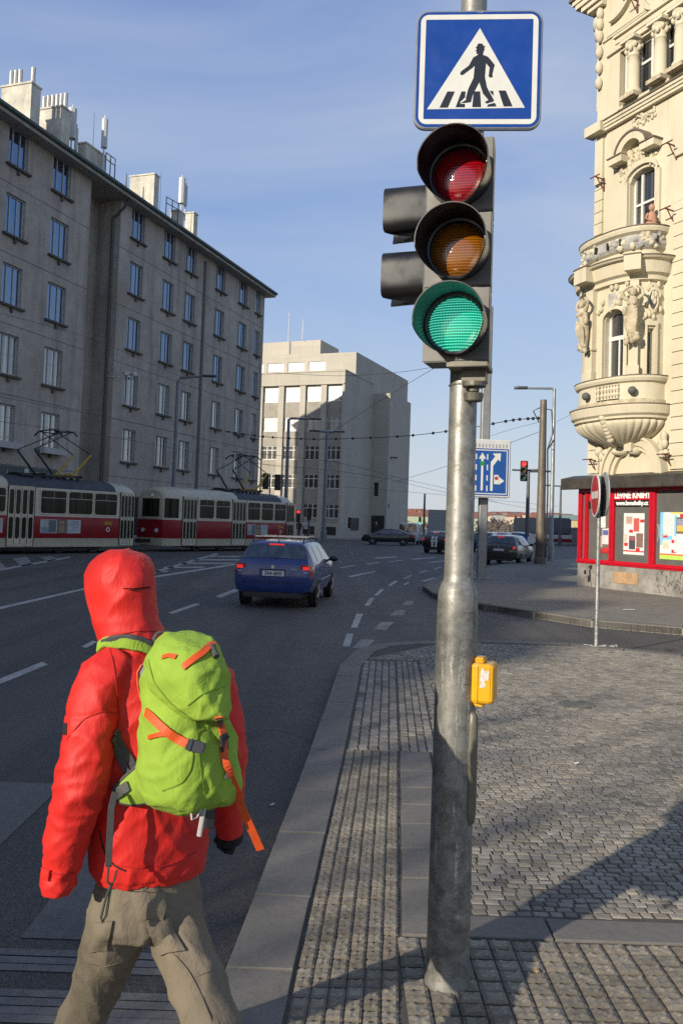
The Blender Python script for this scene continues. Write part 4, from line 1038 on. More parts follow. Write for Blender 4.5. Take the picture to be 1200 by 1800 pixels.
# ---------------------------------------------------------------- bookshop front under the canopy
SN = .12
REDP = M('red_shop_paint', (.48,.008,.022), .35, var=.14, scale=5, coat=.3)
GRYP = M('grey_shop_panel', (.105,.105,.098), .55, var=.15, scale=3)
CONC = M('plinth_concrete', (.26,.245,.22), .9, var=.4, scale=2.2, dirt=(.08,.078,.075), bump=.4, bs=20)
B_ = thing('bookshop_front', 'red framed bookshop front with grey panels and posters under a dark tin canopy', 'shopfront', RF(0,0,0))
zs0 = ONP(1100, 996, ro+rn*SN, rn).z; zs1 = ONP(1100, 856, ro+rn*SN, rn).z+.02
m_ = MB(); fbx(m_, RF, -.30, SE, -.3, SN+.02, -.02, zs0); fbx(m_, RF, -.06, .34, SN+.02, SN+.06, 0, .16); m_.build('plinth', CONC, B_, world=True)
m_ = MB(); fbx(m_, RF, -.28, SE, -.3, SN-.04, zs0+.01, zs1+.1); m_.build('panel', GRYP, B_, world=True)
m_ = MB()
fbx(m_, RF, -.31, SE, -.31, SN+.06, zs0+.002, zs0+.14); fbx(m_, RF, -.31, SE, -.04, SN+.09, zs0+.05, zs0+.085)
fbx(m_, RF, -.30, SE, -.04, SN+.05, zs1-.14, zs1+.12)
X = lambda px: xs_(px, 930, SN)
posts = [(-.31,-.16), (X(1028),X(1032)+.02), (X(1071), X(1079)), (X(1141), X(1151)), (X(1151)+1.75, X(1151)+1.95), (X(1151)+3.6, X(1151)+3.8)]
for a_, b_ in posts: fbx(m_, RF, a_, b_, -.03, SN+.05, zs0+.14, zs1-.14); fbx(m_, RF, (a_+b_)/2-.02, (a_+b_)/2+.02, SN+.05, SN+.075, zs0+.14, zs1-.14)
zsg = ONP(1110, 879, ro+rn*SN, rn).z
fbx(m_, RF, posts[2][1], posts[3][0], -.03, SN+.0, zsg+.0, zs1-.14); fbx(m_, RF, posts[1][1], posts[2][0], -.03, SN, zsg-.03, zs1-.14)
fr = m_.build('shop_frame', REDP, B_, world=True, bevel=.006)
m_ = MB(); zb_ = ONP(1110, 890, ro+rn*SN, rn).z; fbx(m_, RF, posts[2][1]+.02, posts[3][0]-.02, -.03, SN+.003, zb_, zsg-.004); fbx(m_, RF, posts[1][1]+.0, posts[2][0], -.03, SN+.003, zb_-.05, zsg-.034)
m_.build('name_board', M('black_board', (.012,.012,.012), .4, var=0), B_, world=True)
m_ = MB(); mid = (posts[2][1]+posts[3][0])/2; W_ = posts[3][0]-posts[2][1]
ftext(m_, RF, mid, SN+.006, zsg+.06, 'LEVNÉ KNIHY', .245, .93, .006, 1, .012); ftext(m_, RF, mid, SN+.009, zb_+.04, 'www.levneknihy.cz', .17, .93, .006, 1, .008)
m_.build('shop_lettering', M('white_lettering', (.78,.78,.75), .5, var=0), B_, world=True)
m_ = MB(); cz_ = ONP(1110, 853, ro+rn*.6, rn).z
ct = ONP(1110, 836, ro+rn*.52, rn).z; cb = ONP(1110, 856, ro+rn*.52, rn).z
poly = [(.0, ct+.12), (.52, ct), (.52, cb), (.48, cb-.02), (.10, zs1+.0), (.0, zs1+.0)]
m_.rings([[RF(-.72, n, z) for n, z in poly], [RF(SE, n, z) for n, z in poly]], 0, True)
m_.build('canopy', M('dark_tin_canopy', (.075,.068,.058), .55, .35, var=.4, scale=2.5, streak=True), B_, world=True)
m_ = MB(); wb = (xs_(1078,1005,SN), xs_(1122,1005,SN), ONP(1100,1026,ro+rn*SN,rn).z, ONP(1100,1006,ro+rn*SN,rn).z); fbx(m_, RF, wb[0], wb[1], SN, SN+.045, wb[2], wb[3])
m_.build('wooden_hatch', M('raw_board', (.42,.27,.15), .7, var=.25, scale=7, streak=True), B_, world=True)
# graffiti: thin paint strokes on the plinth
gr = MB(); r = random.Random(5)
for w_ in range(17):
    s = X(1160)+r.uniform(-.1, 1.5); z = r.uniform(.12, zs0-.12) if w_ > 3 else zs0+.05
    P_ = [RF(s, SN+.024, z)]
    for k in range(9): s += r.uniform(-.03,.09); z += r.uniform(-.17,.17); z = min(max(z,.06), zs0-.03); P_.append(RF(s, SN+.024, z))
    Q_ = [];
    for i in range(len(P_)-1): Q_ += [P_[i]+(P_[i+1]-P_[i])*t for t in (0,.25,.5,.75)]
    for _ in range(3): Q_ = [Q_[0]]+[(Q_[i-1]+Q_[i]*2+Q_[i+1])/4 for i in range(1, len(Q_)-1)]+[Q_[-1]]
    gr.tube(Q_, .011, 4, flat=.3)
for w_ in range(6):
    s = X(1030)+r.uniform(.0,.3); z = r.uniform(.15,.6); gr.ell(RF(s, SN+.021, z), (r.uniform(.05,.14),.004,r.uniform(.06,.14)), 9, 5)
gr.build('graffiti', M('black_spray', (.02,.02,.021), .8, var=0), B_, world=True)
# posters
def poster(s0, s1, z0, z1, bgc, cells, name='poster'):
    m_ = MB(); fbx(m_, RF, s0, s1, SN-.038, SN-.030, z0, z1)
    o = m_.build(name, M('poster_'+name+str(round(s0,1)), bgc, .5, var=.05), B_, world=True)
    for i, (u0, u1, v0, v1, c) in enumerate(cells):
        k = MB(); lift = .0025*(1+i % 3); fbx(k, RF, s0+(s1-s0)*u0, s0+(s1-s0)*u1, SN-.031, SN-.030+lift, z0+(z1-z0)*v0, z0+(z1-z0)*v1)
        k.build('picture', M('ink_%.2f_%.2f_%.2f' % c, c, .5, var=.35 if max(c)-min(c) < .3 else .12, scale=22), o); o.children[-1].data.transform(B_.matrix_basis.inverted())
R1, DKR = (.55,.03,.03), (.18,.08,.07)
pz = lambda y: ONP(1110, y, ro+rn*SN, rn).z
poster(X(1093)+.02, X(1130), pz(975), pz(902), (.62,.64,.62), [(.12,.42,.62,.92,(.5,.33,.25)),(.10,.45,.60,.74,(.68,.68,.66)),(.5,.76,.56,.88,(.5,.10,.09)),(.48,.6,.58,.72,(.68,.66,.62)),(.28,.58,.13,.45,(.07,.065,.085)),(.3,.56,.34,.44,(.3,.10,.10)),(.63,.95,.18,.52,(.24,.14,.12)),(.8,1.0,.78,.85,R1),(.28,.46,.53,.6,R1),(.04,.22,.2,.28,R1),(.62,.8,.1,.17,R1),(0,1,.07,.10,R1),(.04,.18,.3,.5,(.6,.5,.42))])
poster(X(1157)+.02, X(1157)+.92, pz(979), pz(900), (.60,.66,.68), [(0,.12,.3,1,(.20,.50,.72)),(.12,.5,.5,.92,(.68,.67,.64)),(.55,.62,.5,.95,(.2,.5,.72)),(.6,.95,.55,.9,(.16,.13,.09)),(.64,.92,.6,.72,(.6,.42,.10)),(.64,.9,.72,.86,(.28,.28,.36)),(.1,.46,.42,.52,(.2,.5,.72)),(.1,.3,.46,.53,R1),(.45,.66,.35,.42,R1),(.75,1,.9,.97,R1),(.45,.62,.14,.21,R1),(0,1,0,.09,(.42,.62,.12)),(0,1,.09,.12,(.7,.12,.03)),(.1,.35,.22,.38,(.65,.58,.45)),(.55,.95,.16,.48,(.66,.68,.67)),(.4,.8,.96,1,(.7,.6,.15))])
poster(X(1051), X(1068), pz(976), pz(900), (.16,.13,.11), [(.05,.65,.62,.97,(.66,.68,.67)),(.35,.98,.22,.60,(.62,.63,.62)),(.4,.95,.44,.56,(.10,.13,.30)),(0,.36,.15,.42,(.55,.38,.26)),(.0,1,0,.10,(.35,.03,.03)),(.45,.9,.04,.14,R1)])
gf = MB()
for k in range(5): gf.tube([RF(X(1154)+.05*k, SN-.03, pz(950)+.1*sin(k*2)), RF(X(1154)+.03+.04*k, SN-.028, pz(935)+.1*cos(k*3)), RF(X(1154)-.02+.05*k, SN-.03, pz(920))], .008, 4)
gf.build('pale_scrawl', M('pale_spray', (.35,.45,.5), .7, var=0), B_, world=True)
# ---------------------------------------------------------------- traffic light on its stepped galvanised pole
def galv_mat(name='galvanised_pole', base=(.30,.295,.27)):
    t = NT(name)
    v = t.N('TexVoronoi'); v.inputs['Scale'].default_value = 42; t.L(t.scaled(1,1,.8), v.inputs['Vector'])
    m = t.noise(15, 7, .78); b = t.noise(2.2, 5, .6); s = t.noise(1.0, 5, .7, vec=t.scaled(46,46,2.6)); f = t.noise(75, 5, .8)
    c = t.mix(t.ramp(v.outputs['Color'], (.2, 0.0), (.9, .35)), dk(base, .8), dk(base, 1.35))
    c = t.mix(t.ramp(m, (.42, 0.0), (.60, .9)), c, (.115,.11,.092)); c = t.mix(t.ramp(b, (.45, 0.0), (.7, .5)), c, (.40,.39,.34))
    low = t.N('SeparateXYZ'); t.L(t.tc.outputs['Object'], low.inputs[0])
    zone = t.math('MULTIPLY', t.ramp(t.math('DIVIDE', low.outputs[2], 1.3), (.22, 0.0), (.34, 1.0), (.85, 1.0), (1.0, .15)), t.ramp(s, (.55, 0.0), (.60, 1.0)))
    c = t.mix(t.math('MULTIPLY', zone, t.ramp(f, (.45, 0.0), (.55, .8))), c, (.66,.66,.62))
    spots = t.math('MULTIPLY', t.ramp(f, (.58, 0.0), (.66, .85)), t.ramp(b, (.4, .35), (.6, 1.0)))
    c = t.mix(spots, c, (.045,.043,.04))
    t.col(c); t.set(Metallic=.45, Roughness=t.ramp(m, (.3, .34), (.7, .58))); n = t.bump(m, .12, .004); t.bump(f, .12, .002, n); return t.m
GALV = galv_mat(); GALV2 = M('grey_steel', (.27,.275,.27), .5, .5, var=.2, scale=2)
BLK = M('black_plastic', (.012,.012,.013), .32, var=.25, scale=5, spec=.5)
PLATE = M('weathered_black_plate', (.15,.145,.13), .5, var=.35, scale=3.5, dirt=(.19,.175,.14), streak=True)
TLX, TLY = .458, 3.17
T_ = thing('traffic_light', 'traffic light showing green on a stepped galvanised pole, seen close', 'traffic light', (TLX, TLY, 0))
def tz(y, px=810, Y=3.17): return AT(px, y, Y).z
zst = tz(1030); z_top = tz(-60)
mb = MB(); mb.lathe([(.0,-.02),(.087,-.02),(.0865,.012),(.083,.022),(.0805,.08),(.0785,.6),(.077,zst-.10),(.0765,zst-.05),(.073,zst-.02),(.062,zst+.012),(.057,zst+.02),(.0545,zst+.05),(.0525,2.4),(.0505,z_top),(.0,z_top+.005)], (TLX,TLY,0), 40)
for zz in (zst-.085, zst-.35): mb.lathe([(.0785,zz-.008),(.0805,zz-.008),(.0805,zz+.008),(.0785,zz+.008)], (TLX,TLY,0), 14, a0=-1.45, a1=-.75)
mb.build('pole', GALV, T_, world=True, smooth=35)
b_ = radians(17); hn = V((-sin(b_), -cos(b_), 0)); hx = V((cos(b_), -sin(b_), 0))
hc = V((TLX, TLY, 0)) + hn*.13 - hx*.008
HF = lambda u, n, z: hc + hx*u + hn*n + V((0,0,z))         # u to the right seen from the front
zt0, zt1 = tz(240, 815, 3.04)-.02, tz(637, 807, 3.04)-.002; hh = (zt0-zt1)/3
LENSC = {'red_lens': (.36,.004,.010), 'amber_lens': (.34,.115,.004), 'green_lens': (.0,.28,.15)}
def lens_mat(name, c, lit):
    t = NT(name)
    sx = t.N('SeparateXYZ'); t.L(t.tc.outputs['UV'], sx.inputs[0])
    gx = t.math('SINE', t.math('MULTIPLY', sx.outputs[0], 2*pi*34)); gy = t.math('SINE', t.math('MULTIPLY', sx.outputs[1], 2*pi*20))
    dots = t.math('MULTIPLY', t.ramp(gy, (.52, 0.0), (.82, 1.0)), t.ramp(gx, (.35, .15), (.8, 1.0)))
    rows = t.ramp(gy, (.3, 0.0), (.8, 1.0))
    t.col(t.mix(rows, dk(c, .45), c)); t.set(Roughness=.07, Coat_Weight=1.0, Coat_Roughness=.03, Specular_IOR_Level=.7)
    t.bump(t.math('ADD', t.math('MULTIPLY', gy, .5), t.math('MULTIPLY', gx, .5)), .12, .002)
    if lit:
        e = t.mix(dots, (.0,.13,.085), (.25,1.0,.72)); t.set(Emission_Color=e, Emission_Strength=1.05)
    return t.m
def build_lens(name, cu, cz, lit):
    m_ = MB(); R = .099; nr, na = 7, 40; vs = [HF(cu, .072, cz)]; uv = [(.5,.5)]
    for i in range(1, nr+1):
        r = R*i/nr
        for k in range(na):
            a = 2*pi*k/na; vs.append(HF(cu+r*cos(a), .044+.028*sqrt(max(0, 1-(i/nr)**2)), cz+r*sin(a))); uv.append((.5+.5*i/nr*cos(a), .5+.5*i/nr*sin(a)))
    fs = [(0, 1+k, 1+(k+1) % na) for k in range(na)]
    for i in range(nr-1):
        for k in range(na): fs.append((1+i*na+k, 1+(i+1)*na+k, 1+(i+1)*na+(k+1) % na, 1+i*na+(k+1) % na))
    m_.add(vs, fs); o = m_.build(name, lens_mat(name+'_glass', LENSC[name], lit), T_, world=True, smooth=True)
    u = o.data.uv_layers.new(name='UVMap')
    for lp in o.data.loops: u.data[lp.index].uv = uv[lp.vertex_index]
    return o
def visor(mm, C, ax, sx, r0, r1, L, cut=.12, th=.004, w0=.56, sq=2.0):     # C ring centre, ax pointing out, sx sideways
    n = 56; up_ = V((0,0,1)); In, Out, Bk, Bi = [], [], [], []
    for k in range(n):
        a = 2*pi*k/n; w = abs(((a+pi) % (2*pi))-pi)/pi        # 0 on top, 1 at the bottom
        ln = L if w < w0 else L*(1-(w-w0)/(1-w0))**1.0+cut*L*.5
        ln = min(L, ln); f = ln/L
        d = (up_*cos(a)+sx*sin(a))*((abs(cos(a))**sq+abs(sin(a))**sq)**(-1/sq))
        ro_ = r0+(r1-r0)*f
        Out.append(C+ax*ln+d*ro_); In.append(C+ax*ln+d*(ro_-th)); Bk.append(C+d*r0); Bi.append(C+d*(r0-th))
    mm.rings([Bk, Out, In, Bi], 0, False)
DOWN = V((0,0,-1))
cent = [tz(312,810,2.99)+.0, tz(446,806,2.99), tz(570,801,2.99)]
for k, (nm, lit) in enumerate((('red_lens',0),('amber_lens',0),('green_lens',1))):
    zc_ = zt0-hh*(k+.5)-.004
    m_ = MB(); a_, b2 = zc_-hh/2+.002, zc_+hh/2-.002
    P_ = []
    for (n, w) in ((-.09,.112),(.03,.122),(.043,.1225)): P_.append([HF(-w,n,a_),HF(w,n,a_),HF(w,n,b2),HF(-w,n,b2)])
    m_.rings(P_, 0, True)
    m_.lathe([], (0,0,0)) if False else None
    ho = m_.build('housing', PLATE, T_, world=True, bevel=.004)
    m_ = MB(); ring = []
    for (r, n) in ((.100,.046),(.104,.058),(.112,.060),(.117,.052),(.118,.043)):
        ring.append([HF(r*cos(2*pi*i/48), n, zc_+r*sin(2*pi*i/48)) for i in range(48)])
    m_.rings(ring, 0, False); m_.build('lens_ring', BLK, T_, world=True, smooth=40)
    m_ = MB(); visor(m_, HF(0,.045,zc_), (hn+DOWN*.08).normalized(), hx, .1165, .127, .178); m_.build('visor', BLK, T_, world=True, smooth=40)
    build_lens(nm, 0, zc_, lit)
    m_ = MB(); m_.obx(HF(0,.0445,a_+.012), (.028,.004,.006), MX.Rotation(-b_,4,'Z')); m_.build('drain_slot', BLK, T_, world=True)
# pedestrian head at the back left, its two visors pointing along the crossing
pn = -hx; px_ = V((pn.y, -pn.x, 0))
pc = hc - hx*.105 - hn*.085
for k, yy in enumerate((366, 482)):
    zc_ = tz(yy+9, 740, 3.1)+.030
    m_ = MB(); m_.obx(pc+V((0,0,zc_)), (.06,.20,.245), MX.Rotation(-b_,4,'Z')); m_.build('pedestrian_housing', BLK, T_, world=True, bevel=.008)
    m_ = MB(); visor(m_, pc+pn*.03+V((0,0,zc_)), (pn+DOWN*.03).normalized(), px_, .090, .093, .165, .7, .004, .66, 4.5); m_.build('visor', BLK, T_, world=True, smooth=40)
    m_ = MB(); m_.tube([pc+pn*.025+V((0,0,zc_)), pc+pn*.045+V((0,0,zc_))], [.088,.080], 24); m_.build('pedestrian_lens', M('dark_lens', (.02,.015,.015), .15, var=0), T_, world=True)
# lower bracket and clamp
OLV = M('olive_bracket', (.15,.14,.11), .5, .3, var=.25)
m_ = MB(); zb = zt1; m_.obx(HF(.045,-.03,zb-.012), (.15,.16,.02), MX.Rotation(-b_,4,'Z')); m_.obx(HF(.06,-.06,zb-.04), (.09,.08,.05), MX.Rotation(-b_,4,'Z'))
m_.cyl(HF(.06,-.05,zb-.082), HF(.06,-.05,zb-.065), .045, .045, 18); m_.cyl(HF(.06,-.05,zb-.10), HF(.06,-.05,zb-.08), .02, .02, 10); m_.cyl(HF(.058,-.055,zb-.135), HF(.058,-.055,zb-.105), .034, .038, 16)
m_.lathe([(.054,tz(678)-.004),(.0575,tz(678)-.004),(.0575,tz(678)+.004),(.054,tz(678)+.004)], (TLX,TLY,0), 28)
m_.build('bracket', OLV, T_, world=True, bevel=.002); m_ = MB(); m_.obx(HF(.045,-.06,zt0+.015), (.06,.12,.03), MX.Rotation(-b_,4,'Z')); m_.build('top_bracket', OLV, T_, world=True, bevel=.002)
# cable guard running down the pole
ga = radians(-38); gd = V((cos(ga), sin(ga), 0)); gp = V((TLX,TLY,0))+gd*.078
m_ = MB(); zg0, zg1 = tz(1440), tz(1246); pr_ = [(gp+gd*-.01).lerp(gp+gd*-.01, 0)]
def gpt(z): return gp+V((0,0,z))
m_.tube([gpt(zg0)+gd*-.012, gpt(zg0+.012), gpt(zg0+.05), gpt(zg1-.05), gpt(zg1-.012), gpt(zg1)+gd*-.012], [.012,.018,.021,.021,.018,.012], 12)
m_.build('cable_guard', M('olive_guard', (.155,.145,.11), .45, .2, var=.25), T_, world=True, smooth=40)
# yellow push-button box strapped to the pole
YEL = M('yellow_plastic', (.72,.36,.008), .35, var=.10, scale=8, coat=.2)
bp = V((TLX,TLY,0))+V((cos(radians(-20)), sin(radians(-20)), 0))*.082
zb0_, zb1_ = tz(1234, 852, 3.1), tz(1168, 852, 3.1); bw = .068
Y_ = thing('push_button_box', 'yellow push button box with a torn white sticker on the traffic light pole', 'button box', (bp.x, bp.y, zb0_))
RB = radians(-18); bxu = V((cos(RB), sin(RB), 0)); byv = V((-sin(RB), cos(RB), 0))
def BP(u, v, z): return bp+bxu*u+byv*v+V((0,0,z))
m_ = MB(); P_ = [(-.012,-.055),(.012,-.062),(.060,-.056),(.070,-.045),(.070,.05),(-.012,.05)]
m_.rings([[BP(u*k_,v*k_,z) for u, v in P_] for k_, z in ((.9,zb0_-.004),(1,zb0_+.008),(1,zb1_-.008),(.92,zb1_+.003))], 0, True)
for z0_, z1_ in ((zb1_+.001,zb1_+.024),(zb0_-.020,zb0_-.002)): m_.rings([[BP(u,v,z) for u, v in ((-.005,-.03),(.028,-.034),(.034,.02),(-.005,.02))] for z in (z0_,z1_)], 0, True)
box = m_.build('box_body', YEL, Y_, world=True, bevel=.004)
m_ = MB()
for k in range(7):
    r = random.Random(k+2); u, z = .022+.026*r.random(), zb0_+.06+.055*r.random(); w, h = r.uniform(.006,.014), r.uniform(.008,.02)
    m_.rings([[BP(u+dx*w, -.0628+.003*((u+dx*w-.012)/.048)*2-.0006-.0001*k, z+dz*h) for dx, dz in ((-1,-.7),(-.2,-1),(.9,-.8),(1,.3),(.4,1),(-.7,.8))]]*1+[[BP(u+dx*w, -.058, z+dz*h) for dx, dz in ((-1,-.7),(-.2,-1),(.9,-.8),(1,.3),(.4,1),(-.7,.8))]], 0, True)
m_.build('torn_sticker', M('torn_paper', (.62,.58,.52), .8, var=.3, scale=60), Y_, world=True)
m_ = MB(); m_.rings([[BP(.0105,v,z) for v, z in ((-.0632,zb0_+.004),(-.0632,zb1_-.004))],[BP(.0125,v,z) for v, z in ((-.0636,zb0_+.004),(-.0636,zb1_-.004))]], 0, False, close=False); m_.build('lid_seam', M('seam_dark', (.25,.12,.01), .6, var=0), Y_, world=True)
# ---------------------------------------------------------------- crossing sign on top of the same pole
syw = radians(4); SX = V((cos(syw), -sin(syw), 0)); SN_ = V((-sin(syw), -cos(syw), 0))
sc_ = AT(840, 122, 3.06); S_ = thing('crossing_sign', 'blue square pedestrian crossing sign with a walking man in a white triangle', 'road sign', tuple(sc_))
SF = lambda x, y, w: sc_ + SX*x + SN_*w + V((0,0,1))*y
SZ = .478
def rrect(w, h, r, n=6): return [(sx*(w/2-r)+r*cos(a), sy*(h/2-r)+r*sin(a)) for sx, sy, a0 in ((1,1,0),(-1,1,pi/2),(-1,-1,pi),(1,-1,1.5*pi)) for a in [a0+pi/2*k/n for k in range(n+1)]]
SBLUE = M('sign_blue', (.004,.045,.26), .32, var=.10, scale=7, coat=.3); SWHT = M('sign_white', (.62,.62,.57), .38, var=.07, scale=9, coat=.2); SBLK = M('sign_black', (.012,.014,.02), .4, var=0, coat=.2)
m_ = MB(); m_.prism(rrect(SZ, SZ*.965, .045), -.02, .0, 0, SF); m_.build('sign_plate', M('sign_aluminium', (.30,.31,.31), .45, .6, var=.1), S_, world=True, bevel=.003)
m_ = MB(); m_.prism(rrect(SZ-.014, SZ*.965-.014, .042), -.002, .0015, 0, SF); m_.build('blue_field', SBLUE, S_, world=True)
m_ = MB(); o_, i_ = rrect(SZ*.925, SZ*.89, .03), rrect(SZ*.845, SZ*.81, .004); n = len(o_)
for w in (.0022,): m_.add([SF(*p, w) for p in o_]+[SF(*p, w) for p in i_], [(k, (k+1) % n, n+(k+1) % n, n+k) for k in range(n)])
cr = lambda x, y: (((x-285)/765-.5)*SZ, (.5-(y-38)/737)*SZ*.965)
m_.prism([cr(671,152), cr(365,655), cr(952,646)], .001, .0024, 0, SF)
m_.build('white_border', SWHT, S_, world=True)
m_ = MB()
fig = [(690,318),(722,330),(745,356),(765,382),(760,400),(752,440),(755,455),(742,461),(730,452),(735,398),(712,370),(708,455),(722,520),(745,562),(766,600),(762,608),(722,620),(712,612),(733,598),(700,560),(675,488),(640,560),(632,590),(628,611),(595,616),(568,616),(598,598),(597,585),(610,530),(640,462),(645,385),(630,400),(585,435),(570,445),(557,437),(565,420),(610,385),(635,335),(662,319)]
m_.prism([cr(*p) for p in fig], .0022, .0034, 0, SF)
m_.prism([cr(*p) for p in ((664,322),(663,313),(652,312),(655,300),(648,296),(654,284),(652,275),(700,268),(701,285),(694,305),(692,322))], .0022, .0034, 0, SF)
m_.prism([cr(*p) for p in ((646,274),(656,266),(660,252),(668,248),(688,250),(692,261),(706,265),(700,269))], .0022, .0034, 0, SF)
for p in (((485,545),(530,545),(490,645),(440,645)), ((570,545),(595,545),(592,582),(562,612),(570,622),(592,622),(594,643),(537,643)), ((643,545),(682,545),(690,642),(637,642)), ((740,541),(760,543),(764,572),(750,560)), ((730,627),(768,616),(776,622),(782,638),(726,640)), ((792,540),(835,540),(878,638),(825,638))):
    m_.prism([cr(*q_) for q_ in p], .0022, .0030, 0, SF)
m_.build('walking_man', SBLK, S_, world=True)
m_ = MB(); m_.text('TOP', lambda x, y, w: SF(x+.002, SZ*.4565+y, .0022+w), .0125, .0005); m_.build('sign_lettering', M('pale_ink', (.35,.4,.5), .5, var=0), S_, world=True)
m_ = MB(); 
for dz in (-.13, .13): m_.obx(V((TLX, TLY-.03, sc_.z+dz)), (.14,.09,.03), MX.Rotation(0,4,'Z'))
m_.build('sign_clamp', GALV2, S_, world=True)
# ---------------------------------------------------------------- lane sign on its broad mast
lp = G(846, 1018)
LS = thing('lane_sign', 'illuminated blue lane arrow sign box on a broad grey mast at the far corner', 'lane sign', tuple(lp))
m_ = MB(); m_.prism(rrect(.30,.26,.05), 0, 9.0, 0, lambda u, v, w: lp+V((u, v+.1, w))); m_.obx(lp+V((0,.1,.02)), (.5,.45,.05), MX()); m_.build('mast', GALV2, LS, world=True, bevel=.01)
ly = radians(6); LX = V((cos(ly), sin(ly), 0)); LN = V((sin(ly), -cos(ly), 0))
lr = AT(898, 774, lp.y-.35); lb = AT(895, 876, lp.y-.35); lh = lr.z-lb.z; lw = 1.72
lo = V((lb.x, lb.y, lb.z)) - LX*lw
LFn = lambda u, v, w: lo+LX*u+LN*w+V((0,0,v))
m_ = MB(); m_.prism([(0,0),(lw,0),(lw,lh),(0,lh)], -.28, .02, 0, LFn); m_.build('sign_box', M('white_box', (.55,.56,.56), .45, var=.08), LS, world=True, bevel=.03)
m_ = MB(); m_.prism([(.07,.07),(lw-.07,.07),(lw-.07,lh-.30),(.07,lh-.30)], .0, .023, 0, LFn); m_.build('blue_panel', M('lane_blue', (.012,.075,.30), .4, var=.12), LS, world=True)
m_ = MB(); 
for k in range(14): m_.prism([(.08+k*.113,lh-.27),(.13+k*.113,lh-.27),(.13+k*.113,lh-.15),(.08+k*.113,lh-.15)], .0, .024, 0, LFn)
m_.build('vent_ribs', M('rib_grey', (.30,.31,.31), .5), LS, world=True)
m_ = MB(); o_ = [(.11,.11),(lw-.11,.11),(lw-.11,lh-.34),(.11,lh-.34)]; i_ = [(.14,.14),(lw-.14,.14),(lw-.14,lh-.37),(.14,lh-.37)]
m_.add([LFn(*p,.026) for p in o_]+[LFn(*p,.026) for p in i_], [(k,(k+1)%4,4+(k+1)%4,4+k) for k in range(4)])
ht = lh-.44
for k, x in enumerate((.38,.78)):
    m_.prism([(x-.035,.22),(x+.035,.22),(x+.035,ht-.2),(x+.12,ht-.2),(x,ht),(x-.12,ht-.2),(x-.035,ht-.2)], .02, .027, 0, LFn)
x = 1.10; m_.prism([(x-.04,.22),(x+.04,.22),(x+.04,ht-.42),(x+.20,ht-.20),(x+.27,ht-.27),(x+.29,ht),(x+.02,ht-.02),(x+.10,ht-.11),(x-.04,ht-.30)], .02, .027, 0, LFn)
m_.prism([(1.34,.42),(1.52,.55),(1.34,.68)], .02, .027, 0, LFn); m_.prism([(1.18,.44),(1.33,.44),(1.33,.74),(1.18,.74)], .02, .028, 0, LFn)
for x in (.58,.95):
    for k in range(4): m_.prism([(x-.02,.2+k*.34),(x+.02,.2+k*.34),(x+.02,.38+k*.34),(x-.02,.38+k*.34)], .02, .026, 0, LFn)
m_.build('lane_arrows', SWHT, LS, world=True)
m_ = MB(); 
for x in (.38,.78): m_.prism([(x-.08,ht-.42),(x+.08,ht-.42),(x+.08,ht-.28),(x-.08,ht-.28)], .02, .030, 0, LFn)
m_.build('green_marker', M('motorway_green', (.02,.20,.08), .5, var=0), LS, world=True)
m_ = MB(); m_.tube([LFn(1.255,.63,.02), LFn(1.255,.63,.031)], .06, 16); m_.build('lorry_ban', M('ban_red', (.35,.03,.03), .5, var=0), LS, world=True)
# ---------------------------------------------------------------- no entry sign on a slim tube at the side street
NB = G(1047, 1136); nt = AT(1043, 838, NB.y).z
NE = thing('no_entry_sign', 'slim galvanised post with a no entry sign seen almost edge on, by the bookshop', 'road sign', tuple(NB))
m_ = MB(); m_.tube([NB, NB+V((0,0,.04)), NB+V((0,0,nt))], [.04,.032,.03], 14); m_.build('post', galv_mat('slim_galvanised', (.36,.36,.35)), NE, world=True, smooth=40)
m_ = MB()
for k in range(12): r = random.Random(k); m_.ell(NB+V((r.uniform(-.2,.35), r.uniform(-.1,.1), .0)), (r.uniform(.02,.06), r.uniform(.02,.05), r.uniform(.01,.03)), 6, 4)
m_.build('mortar_crumb', M('mortar', (.30,.285,.25), .95, bump=.4), NE, world=True)
na_ = radians(188+0); nn = V((-.99,.115,0)).normalized(); nx = V((-nn.y, nn.x, 0)); 
ncz = AT(1033, 870, NB.y).z; nc = V((NB.x, NB.y, ncz)) + nn*.065
def disc(mm, c, n_, x_, r, w0, w1, seg=32): mm.rings([[c+n_*w+x_*(r*cos(2*pi*k/seg))+V((0,0,r*sin(2*pi*k/seg))) for k in range(seg)] for w in (w0, w1)], 0, True)
m_ = MB(); disc(m_, nc, nn, nx, .325, -.02, 0); m_.build('sign_disc', M('no_entry_rim', (.55,.55,.53), .4, var=.05), NE, world=True)
m_ = MB(); disc(m_, nc, nn, nx, .295, 0, .002); m_.build('red_face', M('no_entry_red', (.42,.022,.03), .4, var=.08), NE, world=True)
m_ = MB(); m_.rings([[nc+nn*w+nx*u+V((0,0,v)) for u, v in ((-.24,-.05),(.24,-.05),(.24,.055),(-.24,.055))] for w in (.001,.004)], 0, True); m_.build('white_bar', SWHT, NE, world=True)
m_ = MB(); m_.prism(rrect(.09,.60,.02), .035, .055, 0, lambda u, v, w: V((NB.x,NB.y,ncz-.02))+V((-.17,.985,0))*u*-1+V((0,0,v))+V((.985,.17,0))*w); m_.obx(V((NB.x,NB.y,ncz)), (.13,.07,.42), MX.Rotation(radians(10),4,'Z')); m_.build('sign_clamp', M('dark_clamp', (.03,.03,.03), .5), NE, world=True, bevel=.005)
c2 = V((NB.x,NB.y,ncz+.02))-nn*.07; m_ = MB(); disc(m_, c2, -nn, nx, .33, 0, .018); m_.build('sign_back', M('sign_alu_back', (.42,.43,.43), .45, .4), NE, world=True)
